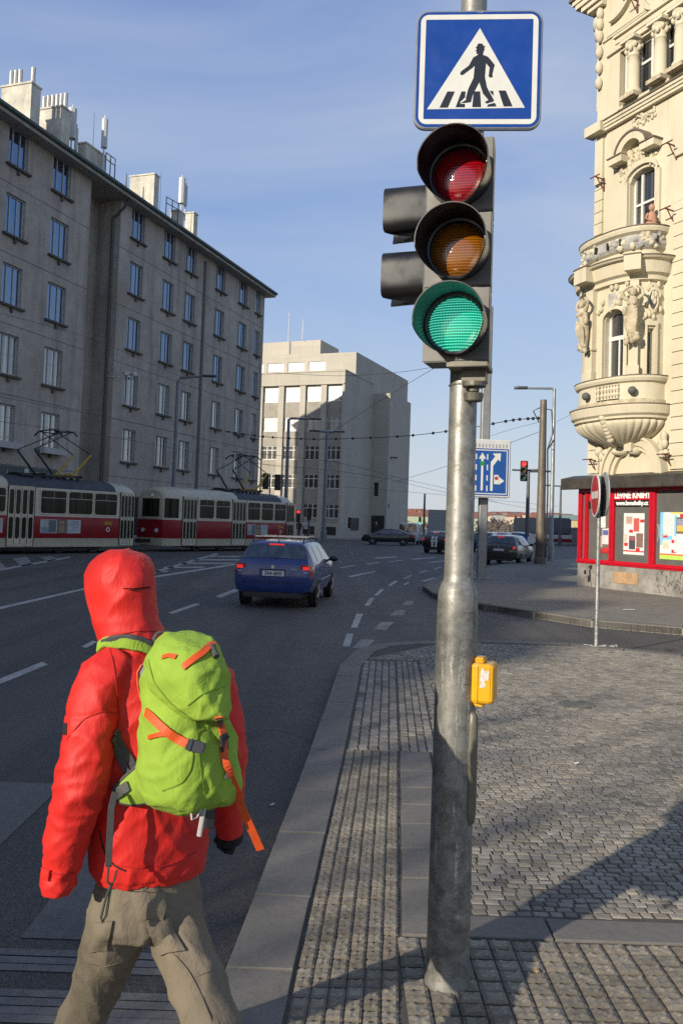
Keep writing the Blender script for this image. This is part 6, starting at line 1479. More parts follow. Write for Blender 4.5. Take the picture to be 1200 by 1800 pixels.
def tram(label, s0, s1, doors, wins, number, ads, nose=True, tailnose=True, panto=None, crest=None):
    t = thing('tram', label, 'tram', tuple(ta+td*s0), 0)
    F = lambda s, n, z: ta+td*s+tn*n+V((0,0,z*1.09)); Wd = 2.5
    prof = [(-.02,.28),(.0,.36),(.0,.62),(.012,.64),(.012,1.52),(.0,1.55),(.0,2.25),(-.03,2.66),(-.16,2.86),(-.45,3.02),(-.85,3.11),(-Wd/2,3.14)]
    sec = [(n,z) for n, z in prof]+[(-Wd-n,z) for n, z in prof[-2::-1]]
    # stations with nose tapering
    st = []
    ends = [(0.0,.34,.34),(.10,.19,.20),(.35,.09,.09),(.8,.03,.03),(1.4,0,0)]
    for d, tap, dz in ends: st.append((s0+d, tap if nose else 0, dz if nose else 0))
    st.append(((s0+s1)/2,0,0))
    for d, tap, dz in ends[::-1]: st.append((s1-d, tap if tailnose else 0, dz if tailnose else 0))
    rings_ = []
    for s, tap, dz in st:
        k = 1-tap*2/Wd; rings_.append([F(s, -Wd/2+(n+Wd/2)*k, z-(dz*.6 if z > 2.5 else 0)) for n, z in sec])
    mb = MB(); n = len(sec)
    for i in range(len(rings_)-1):
        for j in range(n-1):
            z0, z1 = sec[j][1], sec[j+1][1]; zm = (z0+z1)/2; s_ = st[i][0]
            m = 1 if .63 < zm < 1.53 else (2 if zm > 2.70 and 2.0 < s_-s0 and s_ < s1-2.2 else 0)
            if zm > 2.8 and (s0+1.4 < s_ < s1-2.3): m = 2
            mb.add([rings_[i][j],rings_[i][j+1],rings_[i+1][j+1],rings_[i+1][j]], [(0,1,2,3)], m)
    for R in (rings_[0], rings_[-1]):
        h = len(R)//2
        for j in range(h): 
            z0, z1 = sec[j][1], sec[j+1][1]; zm = (z0+z1)/2
            mb.add([R[j],R[j+1],R[n-2-j],R[n-1-j]], [(0,1,2,3)], 1 if .63 < zm < 1.53 else 0)
    mb.build('body', [TCREAM, TRED, TROOF], t, world=True, smooth=30, merge=1e-3)
    m_ = MB(); fbx(m_, F, s0+.7, s1-.7, -Wd+.25, -.25, .30, .40); fbx(m_, F, s0+2.5, s1-2.5, -2.2, -.12, .16, .36)
    m_.build('underframe', TBLK, t, world=True)
    for c in (s0+3.4, s1-3.4):
        m_ = MB(); fbx(m_, F, c-1.3, c+1.3, -.35, -.15, .22, .42); bg_ = m_.build('bogie', TBLK, t, world=True)
        for d in (-.95,.95):
            m_ = MB(); q = F(c+d,-.32,.34); m_.tube([q-tn*.08, q+tn*.06], .34, 20); m_.build('wheel', M('rusty_wheel', (.07,.05,.04), .7, .4), bg_); bg_.children[-1].data.transform(t.matrix_basis.inverted())
    for a, b in wins:
        m_ = MB(); P_ = rrect(b-a, .90, .10, 4); cs, cz = (a+b)/2, 2.10
        m_.rings([[F(cs+x, nn_, cz+y) for x, y in rrect(b-a+d, .90+d, .11, 4)] for d, nn_ in ((.14,-.02),(.12,.018),(.02,.018),(.0,.005))], 0, False); w_ = m_.build('window', TCREAM, t, world=True)
        m_ = MB(); m_.add([F(cs+x, .010, cz+y) for x, y in P_], [tuple(range(len(P_)))]); g_ = m_.build('pane', TGL, w_); g_.data.transform(t.matrix_basis.inverted())
        m_ = MB(); fbx(m_, F, a+.03, b-.03, .009, .022, 2.25, 2.285); fbx(m_, F, cs-.012, cs+.012, .009, .020, 2.27, 2.53); g_ = m_.build('window_bar', M('window_bar_grey', (.30,.29,.25), .5), w_); g_.data.transform(t.matrix_basis.inverted())
    for a, b in doors:
        m_ = MB(); fbx(m_, F, a, b, -.02, .022, .32, 2.68); d_ = m_.build('door', TCREAM, t, world=True, bevel=.01)
        k = 4; w = (b-a)/k; m_ = MB(); g2 = MB()
        for i in range(k):
            for z0, z1 in ((.62,1.46),(1.58,2.54)):
                P_ = rrect(w*.66, z1-z0, .08, 4); m_.add([F(a+w*(i+.5)+x, .025, (z0+z1)/2+y) for x, y in P_], [tuple(range(len(P_)))])
            if i: fbx(g2, F, a+w*i-.012, a+w*i+.012, .02, .026, .38, 2.6)
        fbx(g2, F, a-.03, a, -.02, .024, .32, 2.68); fbx(g2, F, b, b+.03, -.02, .024, .32, 2.68)
        o = m_.build('pane', TGL, d_); o.data.transform(t.matrix_basis.inverted()); o = g2.build('door_seal', RUB, d_); o.data.transform(t.matrix_basis.inverted())
    if nose:
        # windscreen and front details on the end facing the viewer
        fd = [rings_[0], rings_[1], rings_[2]]
        def fr(u, z, out=.02):       # u -1..1 across the nose
            k = abs(u); w = Wd/2-.34+.01
            s = s0 - out + (0 if k < .7 else (k-.7)/.3*.10); return F(s+ (0 if k <= .8 else .10*(k-.8)/.2), -Wd/2+u*(w+(.17*(k-.7)/.3 if k > .7 else 0)), z)
        m_ = MB(); us = [-1.0,-.85,-.6,-.2,.2,.6,.85,1.0]
        m_.rings([[fr(u, 1.62), fr(u, 2.54)] for u in us], 0, False, close=False); m_.build('windscreen', TGL, t, world=True, smooth=True)
        cwp = [(.03,.30),(.10,.19),(.35,.09),(.8,.03)]
        m_.rings([[F(s0+d, -tp+.018, 1.62), F(s0+d, -tp+.018, 2.54)] for d, tp in cwp], 0, False, close=False) if False else None
        m_ = MB(); m_.rings([[F(s0+d, -tp+.02, 1.62), F(s0+d, -tp+.02, 2.54)] for d, tp in cwp], 0, False, close=False); m_.build('corner_window', TGL, t, world=True, smooth=True)
        m_ = MB(); m_.rings([[fr(u, 1.55,.016), fr(u, 1.60,.03), fr(u,1.64,.022)] for u in us], 0, False, close=False); m_.rings([[fr(u, 2.52,.022), fr(u, 2.57,.03), fr(u,2.62,.014)] for u in us], 0, False, close=False); m_.build('windscreen_frame', TCREAM, t, world=True)
        m_ = MB()
        for u in (-.55,.55): q = fr(u, 1.0, 0); m_.tube([q+td*.05, q-td*.05], .11, 14)
        m_.build('head_light', HEAD, t, world=True)
        m_ = MB(); q = fr(0, .5, 0); m_.tube([q+td*.3, q-td*.75], .09, 8); m_.obx(q-td*.8, (.25,.25,.22), MX()); fbx(m_, F, s0+.05, s0+.9, -2.0, -.5, .26, .52); m_.build('coupler', TBLK, t, world=True)
        m_ = MB(); ftext(m_, lambda s, n, z: fr(s, z, n+.02), -.45, 0, .92, number, .22, .5, .004); m_.build('front_number', YELP, t, world=True)
        m_ = MB(); q = fr(.1, 2.66, .02); m_.ell(q, .09, 8, 6); m_.build('top_lamp', HEAD, t, world=True)
    m_ = MB(); cs = crest if crest else s1-2.7
    ftext(m_, F, cs, .018, 1.22, number, .22, 1.0, .004, 1, .006); m_.build('fleet_number', YELP, t, world=True)
    m_ = MB(); q = F(cs,.016,1.02); m_.tube([q, q+tn*.006], .115, 18); m_.build('city_crest', M('crest_white', (.55,.52,.48), .5), t, world=True); m_ = MB(); m_.tube([q+tn*.005, q+tn*.009], .07, 6); m_.build('crest_mark', TRED, t, world=True)
    for a, b in ads:
        m_ = MB(); fbx(m_, F, a, b, .014, .019, .84, 1.40); ad = m_.build('advert', M('advert_paper', (.40,.42,.43), .5, var=.1), t, world=True)
        L_ = b-a
        for (u0,u1,v0,v1,c) in ((.02,.20,.02,.45,(.20,.26,.28)),(.2,.38,.05,.95,(.12,.13,.14)),(.05,.2,.5,.95,(.34,.36,.37)),(.40,.66,.0,1.0,(.16,.13,.09)),(.46,.58,.1,.75,(.30,.20,.13)),(.48,.57,.55,.85,(.42,.30,.22)),(.72,.95,.62,.66,(.1,.1,.1)),(.76,.95,.76,.80,(.1,.1,.1)),(.76,.95,.88,.91,(.1,.1,.1)),(.80,.95,.4,.44,(.15,.15,.15)),(.74,.95,.2,.23,(.15,.15,.15))):
            m_ = MB(); fbx(m_, F, a+L_*u0, a+L_*u1, .0188, .0200+.0006*(u0 > .45), .84+.56*v0, .84+.56*v1); o = m_.build('picture', M('advert_ink_%d_%d' % (u0*100, v0*100), c, .5, var=.2, scale=9), ad); o.data.transform(t.matrix_basis.inverted())
    if panto:
        c = panto; z0 = 3.18; ht_ = 1.9; m_ = MB(); y_ = MB()
        for n_ in (-.65,-1.85): fbx(m_, F, c-1.1, c+1.1, n_-.05, n_+.05, z0-.02, z0+.06)
        for s_ in (c-1.0, c+1.0): fbx(m_, F, s_-.05, s_+.05, -2.0, -.5, z0+.03, z0+.10)
        for k in range(6): m_.ell(F(c-.9+.36*k, -.7, z0-.03), (.09,.09,.08), 7, 5)
        for n_ in (-.62,-1.88):
            m_.tube([F(c-.55,n_,z0+.1), F(c-1.55,n_,z0+1.05)], [.055,.045], 8); y_.tube([F(c+.55,n_,z0+.1), F(c+1.55,n_,z0+1.05)], [.055,.045], 8)
            m_.tube([F(c-1.55,n_,z0+1.05), F(c+.42,-1.25+(n_+1.25)*.75,z0+ht_)], .024, 6); m_.tube([F(c+1.55,n_,z0+1.05), F(c-.42,-1.25+(n_+1.25)*.75,z0+ht_)], .024, 6)
        m_.tube([F(c-1.5,-.62,z0+1.05), F(c+.4,-1.8,z0+ht_-.1)], .016, 5)
        y_.tube([F(c+.55,-.62,z0+.1), F(c+.55,-1.88,z0+.1)], .07, 8)
        for s_ in (c-.42, c+.42): m_.tube([F(s_,-.25,z0+ht_-.16), F(s_,-.5,z0+ht_), F(s_,-.9,z0+ht_+.06), F(s_,-1.6,z0+ht_+.06), F(s_,-2.0,z0+ht_), F(s_,-2.25,z0+ht_-.16)], .035, 7)
        m_.tube([F(c-.42,-.7,z0+ht_), F(c+.42,-.7,z0+ht_)], .03, 6); m_.tube([F(c-.42,-1.8,z0+ht_), F(c+.42,-1.8,z0+ht_)], .03, 6)
        p_ = m_.build('pantograph', PANT, t, world=True); o = y_.build('pantograph_arm', YELP, p_); o.data.transform(t.matrix_basis.inverted())
        m_ = MB(); m_.tube([F(c-2.1,-1.25,z0-.05),F(c-1.5,-1.25,z0-.05)], .62, 16, flat=.25); m_.build('roof_band', TBLK, t, world=True)
    return t
e1 = ts(243); 
tram('leading red and cream tram car with a large advert, cut by the left edge', ts(243)-14.4, e1, [(ts(14),ts(60)), (ts(212),ts(236)), (ts(14)-5.6,ts(14)-3.6)], [(ts(72),ts(116)),(ts(121),ts(162)),(ts(167),ts(205)),(ts(14)-1.6,ts(9)),(ts(14)-3.3,ts(14)-1.8)], '8545', [(ts(72),ts(143)), (ts(14)-1.9,ts(6))], True, True, ts(123), ts(191))
tram('following red and cream tram car behind the blue estate car', ts(295), ts(520), [(ts(322),ts(346)),(ts(409),ts(432)),(ts(504),ts(516))], [(ts(351),ts(376)),(ts(380),ts(404)),(ts(436),ts(457)),(ts(460),ts(480)),(ts(483),ts(502))], '8544', [(ts(436),ts(471))], True, True, ts(452), ts(494))
m_ = MB(); 
for n_ in (-.55,-1.98,2.9,4.3):
    F = lambda s, n, z: ta+td*s+tn*n+V((0,0,z)); m_.add([F(-30,n_-.04,.004),F(60,n_-.04,.004),F(60,n_+.04,.004),F(-30,n_+.04,.004)], [(0,1,2,3)])
tag(m_.build('tram_rails', M('rail_steel', (.16,.15,.14), .35, .8, var=.2)), kind='structure')
# ---------------------------------------------------------------- hillside over the river, its wood and houses
HILLC = M('winter_grass', (.11,.10,.07), .95, var=.3, scale=.05)
def hz(X, Y):
    t = max(0, min(1, (Y-330)/330)); return -.5+9.5*t*t*(3-2*t)*(1+.25*NZ.noise(V((X*.006, Y*.005, 3))))+1.2*t*NZ.noise(V((X*.02,Y*.02,1)))
mb = MB(); NX, NY = 60, 24
P_ = [(-260+ 760*i/NX, 300+620*j/NY) for j in range(NY+1) for i in range(NX+1)]
mb.add([(x, y, hz(x, y)-.3) for x, y in P_], [(j*(NX+1)+i, j*(NX+1)+i+1, (j+1)*(NX+1)+i+1, (j+1)*(NX+1)+i) for j in range(NY) for i in range(NX)])
tag(mb.build('hills', HILLC, smooth=True), kind='structure')
def far_wood():
    t = NT('bare_winter_wood'); a = t.N('ObjectInfo'); n = t.noise(.08, 4)
    t.col(t.ramp(n, (.3, (.075,.058,.048)), (.7, (.13,.10,.078)))); t.set(Roughness=1.0); return t.m
r = random.Random(21); mb = MB()
for k in range(2600):
    X, Y = r.uniform(10, 300), r.uniform(300, 620)
    if abs(X/Y-.28) > .3: continue
    z = hz(X, Y); h = r.uniform(1.6, 3.6) if Y < 420 else r.uniform(1.0, 2.4); w = h*.55
    for _ in range(5):
        c = V((X+r.uniform(-w,w), Y+r.uniform(-w,w), z+h*r.uniform(.1,1)));
        d = [c+V((r.uniform(-1,1),r.uniform(-1,1),r.uniform(-1,1)))*w*.8 for _ in range(3)]; mb.add(d, [(0,1,2)])
tag(mb.build('far_wood', far_wood()), 'brown bare winter wood covering the far river bank', 'wood', kind='stuff')
WALLS = [M('far_wall_%d' % i, c, .9, var=.1, scale=.3) for i, c in enumerate(((.45,.42,.35),(.50,.46,.36),(.36,.34,.31),(.48,.40,.30)))]
ROOFR = M('far_red_roof', (.24,.095,.065), .9, var=.2, scale=.3); ROOFG = M('far_grey_roof', (.14,.14,.14), .9, var=.2)
def far_house(w, d, h, rf, wm, rm, name='far_house', label=None, group=None):
    m_ = MB(); m_.bx(-w/2,w/2,-d/2,d/2,-1.5,h); o = m_.build(name, wm); m_ = MB()
    m_.add([(-w/2-.3,-d/2-.3,h),(w/2+.3,-d/2-.3,h),(w/2+.3,d/2+.3,h),(-w/2-.3,d/2+.3,h),(-w/2*.8,0,h+rf),(w/2*.8,0,h+rf)], [(0,1,5,4),(2,3,4,5),(1,2,5),(3,0,4),(0,3,2,1)])
    m_.build('roof', rm, o); return tag(o, label, 'house', group)
HG = 'small houses on the far hillside'
protos = [far_house(6,6,3.0,1.6,WALLS[0],ROOFR), far_house(9,7,3.4,1.8,WALLS[1],ROOFR), far_house(8,6,4.0,.6,WALLS[2],ROOFG), far_house(5,5,3.6,1.8,WALLS[3],ROOFR)]
used = set()
for k in range(95):
    px = r.uniform(716, 1000); Y = r.uniform(470, 660); X = (px-600)/1450*Y; i = r.randrange(4)
    o = protos[i]
    if i in used: o = dup(protos[i])
    used.add(i); o.matrix_basis = MX.Translation(V((X, Y, hz(X, Y)+.4))) @ MX.Rotation(r.uniform(-.5,.5), 4, 'Z')
    tag(o, 'small pale house with a low roof on the far hillside', 'house', HG)
o = far_house(46,9,4.4,2.0,M('pale_green_wall',(.36,.42,.30),.9,var=.1,scale=.2),ROOFR,'long_building','long pale green building with a red roof right of the office block'); Y = 380; o.location = (AT(752,925,Y).x, Y, 1.2)
o = far_house(26,14,6.0,2.2,M('ochre_wall',(.50,.40,.22),.9,var=.1,scale=.2),M('verdigris_roof',(.20,.27,.23),.8),'ochre_building','ochre building with a green roof left of the bookshop canopy'); Y = 330; o.location = (AT(1022,930,Y).x, Y, -.5)
# long parapet wall at the end of the road
a, b = AT(984,962,118), AT(1052,962,86); a.z = b.z = ROAD; d = (b-a).normalized(); F = frame(a, d, V((d.y,-d.x,0)))
m_ = MB(); L = (b-a).length+20; fbx(m_, F, 0, L, -.4, 0, 0, 1.9); fbx(m_, F, -.1, L, -.5, .1, 1.9, 2.15)
for k in range(14): fbx(m_, F, k*4.0, k*4.0+.7, -.45, .06, 0, 1.9)
tag(m_.build('parapet_wall', M('parapet_stone', (.33,.30,.25), .9, var=.25, scale=1), loc=a), 'pale stone parapet wall closing the road beyond the brown mast', 'wall')
# distant red and white tram
c = AT(968, 957, 100); c.z = ROAD; t = thing('distant_tram', 'distant dark blue topped tram with a red and white skirt beside the brown mast', 'tram', tuple(c), radians(8))
m_ = MB(); m_.bx(-1.25,1.25,-3,10,1.2,3.2); m_.build('upper_body', M('dark_blue_upper', (.05,.06,.09), .4), t, bevel=.15); m_ = MB(); m_.bx(-1.28,1.28,-3.05,10,.35,.75); m_.build('red_skirt', TRED, t, bevel=.05); m_ = MB(); m_.bx(-1.27,1.27,-3.03,10,.752,1.198); m_.build('white_band', WHTP, t)
# ---------------------------------------------------------------- people far off
SKIN = M('skin', (.42,.24,.17), .5, var=.08)
def walker(label, pos, face, top, bot, skin=SKIN, h=1.75):
    t = thing('person', label, 'person', tuple(pos), face); s = h/1.75; m_ = MB()
    m_.tube([(0,0,1.42*s),(0,0,1.5*s),(0,.02,1.58*s),(0,.03,1.68*s),(0,.03,1.75*s)], [.055,.055,.085,.095,.04], 10); m_.build('head', skin, t, smooth=True)
    m_ = MB(); m_.tube([(0,0,.84*s),(0,0,.98*s),(0,0,1.2*s),(0,0,1.38*s),(0,0,1.46*s)], [.17,.165,.19,.20,.08], 12)
    for q in (1,-1): m_.tube([(q*.19,0,1.38*s),(q*.25,-.03*q,1.1*s),(q*.25,.12*q,.86*s)], [.065,.055,.04], 8)
    m_.build('coat', top, t, smooth=True); m_ = MB()
    for q in (1,-1): m_.tube([(q*.09,0,.9*s),(q*.1,.10*q,.5*s),(q*.1,.02*q,.08),(q*.1,.14+.02*q,.03)], [.10,.075,.055,.045], 8)
    m_.build('trousers', bot, t, smooth=True); return t
CO = [M('dark_coat', (.02,.02,.024), .8), M('white_jacket', (.5,.5,.48), .8), M('blue_jeans', (.04,.05,.08), .8)]
for px, Y, top, bot, lab, f in ((525,77,0,2,'distant person in a dark coat at the rear of the second tram',.4),(538,78,1,0,'distant person in a white jacket before the office bays',-.6),(661,84,0,0,'dark figure standing in the office entrance behind the saloon car',1.2),(712,80,0,2,'distant person in black at the right corner of the office block',2.5),(718,81,0,0,'second dark walker just left of the small white van',2.8)):
    p = AT(px, 935, Y); p.z = .10; walker(lab, p, f, CO[top], CO[bot])
# ---------------------------------------------------------------- unseen bare trees added behind the viewer's left shoulder to streak the cobbles with shade
BARK = M('bare_bark', (.085,.07,.055), .95, var=.3, scale=9, bump=.5, bs=30)
def bare_tree(seed, h):
    r = random.Random(seed); tr, cr = MB(), MB(); segs = []
    def grow(p, d, L, rad, lev, mb_):
        pts, rr = [p], [rad]; q = p; dd = d
        for k in range(4):
            dd = (dd+V((r.uniform(-.14,.14), r.uniform(-.14,.14), r.uniform(-.02,.10)))).normalized(); q = q+dd*(L/4); pts.append(q); rr.append(rad*(1-.13*(k+1)))
        mb_.tube(pts, rr, 7 if lev < 2 else 5)
        if lev < 4:
            for k in range(3 if lev else 4):
                a = r.uniform(0, 2*pi); t = r.uniform(.45, 1); s = pts[0].lerp(pts[-1], t); nd = (dd*.75+V((cos(a), sin(a), r.uniform(.1,.6)))*.75).normalized()
                grow(s, nd, L*r.uniform(.55,.75), rad*.5, lev+1, cr)
    grow(V((0,0,-.05)), V((0,0,1)), h*.36, .24, 0, tr); return tr, cr
for k, (x, y) in enumerate(((-14.2,-7.2),(-17.5,-10.2),(-21.5,-11.8),(-25.0,-12.5))):
    tr, cr = bare_tree(k+3, 14.0); t = thing('added_shade_tree', 'unseen bare tree added behind the viewer, throwing streaks of shade on the cobbles', 'tree', (x, y, 0), k*1.3, 'added shade trees behind the viewer')
    tr.build('trunk', BARK, t, smooth=True); cr.build('crown', BARK, t, smooth=True)
# ---------------------------------------------------------------- pedestrian in a red hooded jacket
from mathutils.bvhtree import BVHTree
PA = radians(35); PO = V((-.53, 2.25, 0)); PM = MX.Translation(PO) @ MX.Rotation(PA, 4, 'Z'); PI_ = PM.inverted()
def LOC(px, py, yl=0.0):
    n = PM.to_3x3() @ V((0,1,0)); p0 = PM @ V((0,yl,0)); return PI_ @ ONP(px, py, p0, n)
def red_cloth():
    t = NT('red_shell_fabric'); b = t.noise(5, 4, .6); f = t.noise(420, 2, .6)
    c = t.ramp(b, (.3, (.52,.009,.006)), (.7, (.66,.015,.009))); t.col(t.mix(t.ramp(f, (.4,0.0), (.7,.18)), c, (.36,.006,.006)))
    t.set(Roughness=.62, Sheen_Weight=.15, Sheen_Roughness=.5, Sheen_Tint=(1,.3,.2)); w = t.noise(1.0, 4, .55, vec=t.scaled(30,30,13), dist=.6); n = t.bump(w, .35, .012); t.bump(f, .12, .0008, n); return t.m
def cotton(name, c1, c2):
    t = NT(name); b = t.noise(7, 5, .65); f = t.noise(520, 2, .6); c = t.ramp(b, (.3, c1), (.7, c2)); t.col(t.mix(t.ramp(f, (.4,0.0),(.7,.3)), c, dk(c1,.6)))
    t.set(Roughness=.85); n = t.bump(t.noise(1.0, 4, .6, vec=t.scaled(26,26,14), dist=.9), .4, .014); t.bump(f, .2, .001, n); return t.m
REDC = red_cloth(); KHAKI = cotton('khaki_cotton', (.145,.12,.083), (.20,.166,.117)); LIME = cotton('lime_pack_fabric', (.225,.36,.030), (.29,.44,.045))
GREYW = M('grey_webbing', (.055,.056,.058), .7, var=.2, scale=40); ORNG = M('orange_webbing', (.66,.085,.012), .6, var=.12, scale=30); PALEW = M('pale_cord', (.42,.41,.39), .7); BUCK = M('black_buckle', (.045,.045,.05), .4); BLKG = M('black_knit', (.012,.012,.013), .9, bump=.3, bs=300)
def ering(c, ax, ay, n=28, pw=2.0, rot=0.0):
    out = []
    for k in range(n):
        a = 2*pi*k/n; x = math.copysign(abs(cos(a))**(2/pw), cos(a))*ax; y = math.copysign(abs(sin(a))**(2/pw), sin(a))*ay
        out.append(V(c)+V((x*cos(rot)-y*sin(rot), x*sin(rot)+y*cos(rot), 0)))
    return out
def tubering(pts, rad, n=20, flat=1.0): 
    m_ = MB(); m_.tube(pts, rad, n, flat=flat); return m_
def fused(mb, voxel, smooth=4, fold=None):
    me = bpy.data.meshes.new('tmp'); me.from_pydata(mb.v, [], mb.f)
    bm = bmesh.new(); bm.from_mesh(me); bmesh.ops.recalc_face_normals(bm, faces=bm.faces); bm.to_mesh(me); bm.free()
    o = bpy.data.objects.new('tmp', me); COL.objects.link(o)
    r = o.modifiers.new('r', 'REMESH'); r.mode = 'VOXEL'; r.voxel_size = voxel
    s = o.modifiers.new('s', 'SMOOTH'); s.factor = .5; s.iterations = smooth
    dg = bpy.context.evaluated_depsgraph_get(); e = o.evaluated_get(dg); m2 = bpy.data.meshes.new_from_object(e)
    bpy.data.objects.remove(o); bpy.data.meshes.remove(me)
    if fold:
        co = [v.co.copy() for v in m2.vertices]; no = [v.normal.copy() for v in m2.vertices]
        for v, c, n in zip(m2.vertices, co, no): v.co = c+n*fold(c, n)
        m2.update()
    return m2
def put(me, name, mat, parent, loc=True):
    me.materials.clear(); me.materials.append(mat); me.polygons.foreach_set('use_smooth', [True]*len(me.polygons)); me.name = name
    o = bpy.data.objects.new(name, me); COL.objects.link(o); o.parent = parent; return o
def ridge(p, sx, sy, sz, seed=0):
    return (1-abs(NZ.noise(V((p.x*sx+seed, p.y*sy, p.z*sz)))))**3 - .45
# body: one continuous figure in stride, wearing the clothes built below
arm_l = [LOC(196,1168,-.02), LOC(160,1235,-.03), LOC(142,1330,-.05), LOC(133,1395,-.045), LOC(124,1440,-.03), LOC(115,1478,-.015)]
arm_r = [LOC(380,1185,.0), LOC(398,1250,.0), LOC(406,1320,.0), LOC(402,1330,.008), LOC(402,1345,.015), LOC(402,1360,.02)]
leg_l = [LOC(232,1545,.0), LOC(214,1610,.03), LOC(196,1670,.10), LOC(172,1735,.17), LOC(144,1800,.22), LOC(118,1860,.27)]
leg_r = [LOC(292,1545,.0), LOC(296,1610,-.03), LOC(322,1680,-.10), LOC(350,1745,-.17), LOC(372,1800,-.23), LOC(388,1850,-.29)]
hd = LOC(214,1048,.115)
def body_mesh():
    m = MB()
    for c, ax, ay in ((LOC(262,1545,0),.14,.10),): pass
    tor = [(LOC(262,1590,.0),.10,.08),(LOC(262,1530,.0),.115,.085),(LOC(266,1440,.0),.13,.095),(LOC(268,1330,.01),.145,.105),(LOC(266,1230,.02),.14,.09),(LOC(262,1185,.03),.12,.07),(LOC(250,1145,.05),.075,.065),(LOC(240,1115,.075),.055,.055),(LOC(236,1080,.09),.05,.05)]
    m.rings([ering(c, a, b) for c, a, b in tor], 0, True)
    m.tube(arm_l, [.034,.042,.042,.038,.033,.028], 12); m.tube(arm_r, [.034,.042,.042,.038,.033,.028], 12)
    fl = leg_l+[LOC(104,1905,.30)]; fl[-1].z = max(-.03, fl[-1].z); fr = leg_r+[LOC(398,1892,-.33)]
    m.tube(fl, [.062,.060,.056,.052,.046,.040,.036], 14); m.tube(fr, [.062,.060,.056,.052,.046,.040,.036], 14)
    m.ell(hd, (.075,.095,.115), 20, 14)
    m.ell(hd+V((0,.098,-.015)), (.013,.02,.022), 8, 6); m.ell(hd+V((0,.086,-.058)), (.024,.012,.010), 8, 6); m.ell(hd+V((0,.06,-.095)), (.035,.035,.022), 8, 6)
    for q in (1,-1): m.ell(hd+V((q*.077,0,-.005)), (.010,.020,.030), 8, 6)
    for A, q in ((arm_l,1),(arm_r,-1)):
        w = A[-1]; d = (A[-1]-A[-2]).normalized(); f = V((0,1,0)); m.tube([w-d*.01, w+d*.05, w+d*.085], [.026,.036,.032], 12, flat=.6, up=(0,1,0))
        for k, (oy, L) in enumerate(((-.026,.055),(-.009,.068),(.009,.072),(.026,.060))): b = w+d*.08+f*oy; m.tube([b, b+d*L*.5+V((q*.003,0,0)), b+d*L*.8+V((q*.009,0,0)), b+d*L*.9+V((q*.014,0,.002))], [.010,.0095,.009,.008], 8)
        b = w+d*.03+f*.026; m.tube([b, b+f*.012+d*.022, b+f*.010+d*.05+V((q*.010,0,0))], [.012,.011,.009], 8)
    return fused(m, .0065, 3)
P_ = bpy.data.objects.new('person', body_mesh()); COL.objects.link(P_); P_.data.materials.append(SKIN); P_.matrix_basis = PM
P_.data.polygons.foreach_set('use_smooth', [True]*len(P_.data.polygons))
tag(P_, 'person in a red hooded jacket and khaki trousers striding away, wearing a lime backpack', 'person')
for q in (1,-1):
    m_ = MB(); m_.ell(hd+V((q*.030,.078,.012)), .0125, 10, 8); m_.build('eye', M('eye_white', (.5,.48,.45), .2, var=0), P_, smooth=True)
    m_ = MB(); a = hd+V((q*.030,.092,.034)); m_.tube([a-V((.016,.004,0)), a+V((0,.002,.004)), a+V((.016,-.004,0))], .004, 6); m_.build('eyebrow', M('brown_hair', (.05,.03,.02), .8), P_)
m_ = MB(); m_.ell(hd+V((0,-.006,.016)), (.078,.092,.100), 18, 12); m_.build('hair', MATS['brown_hair'], P_, smooth=True)
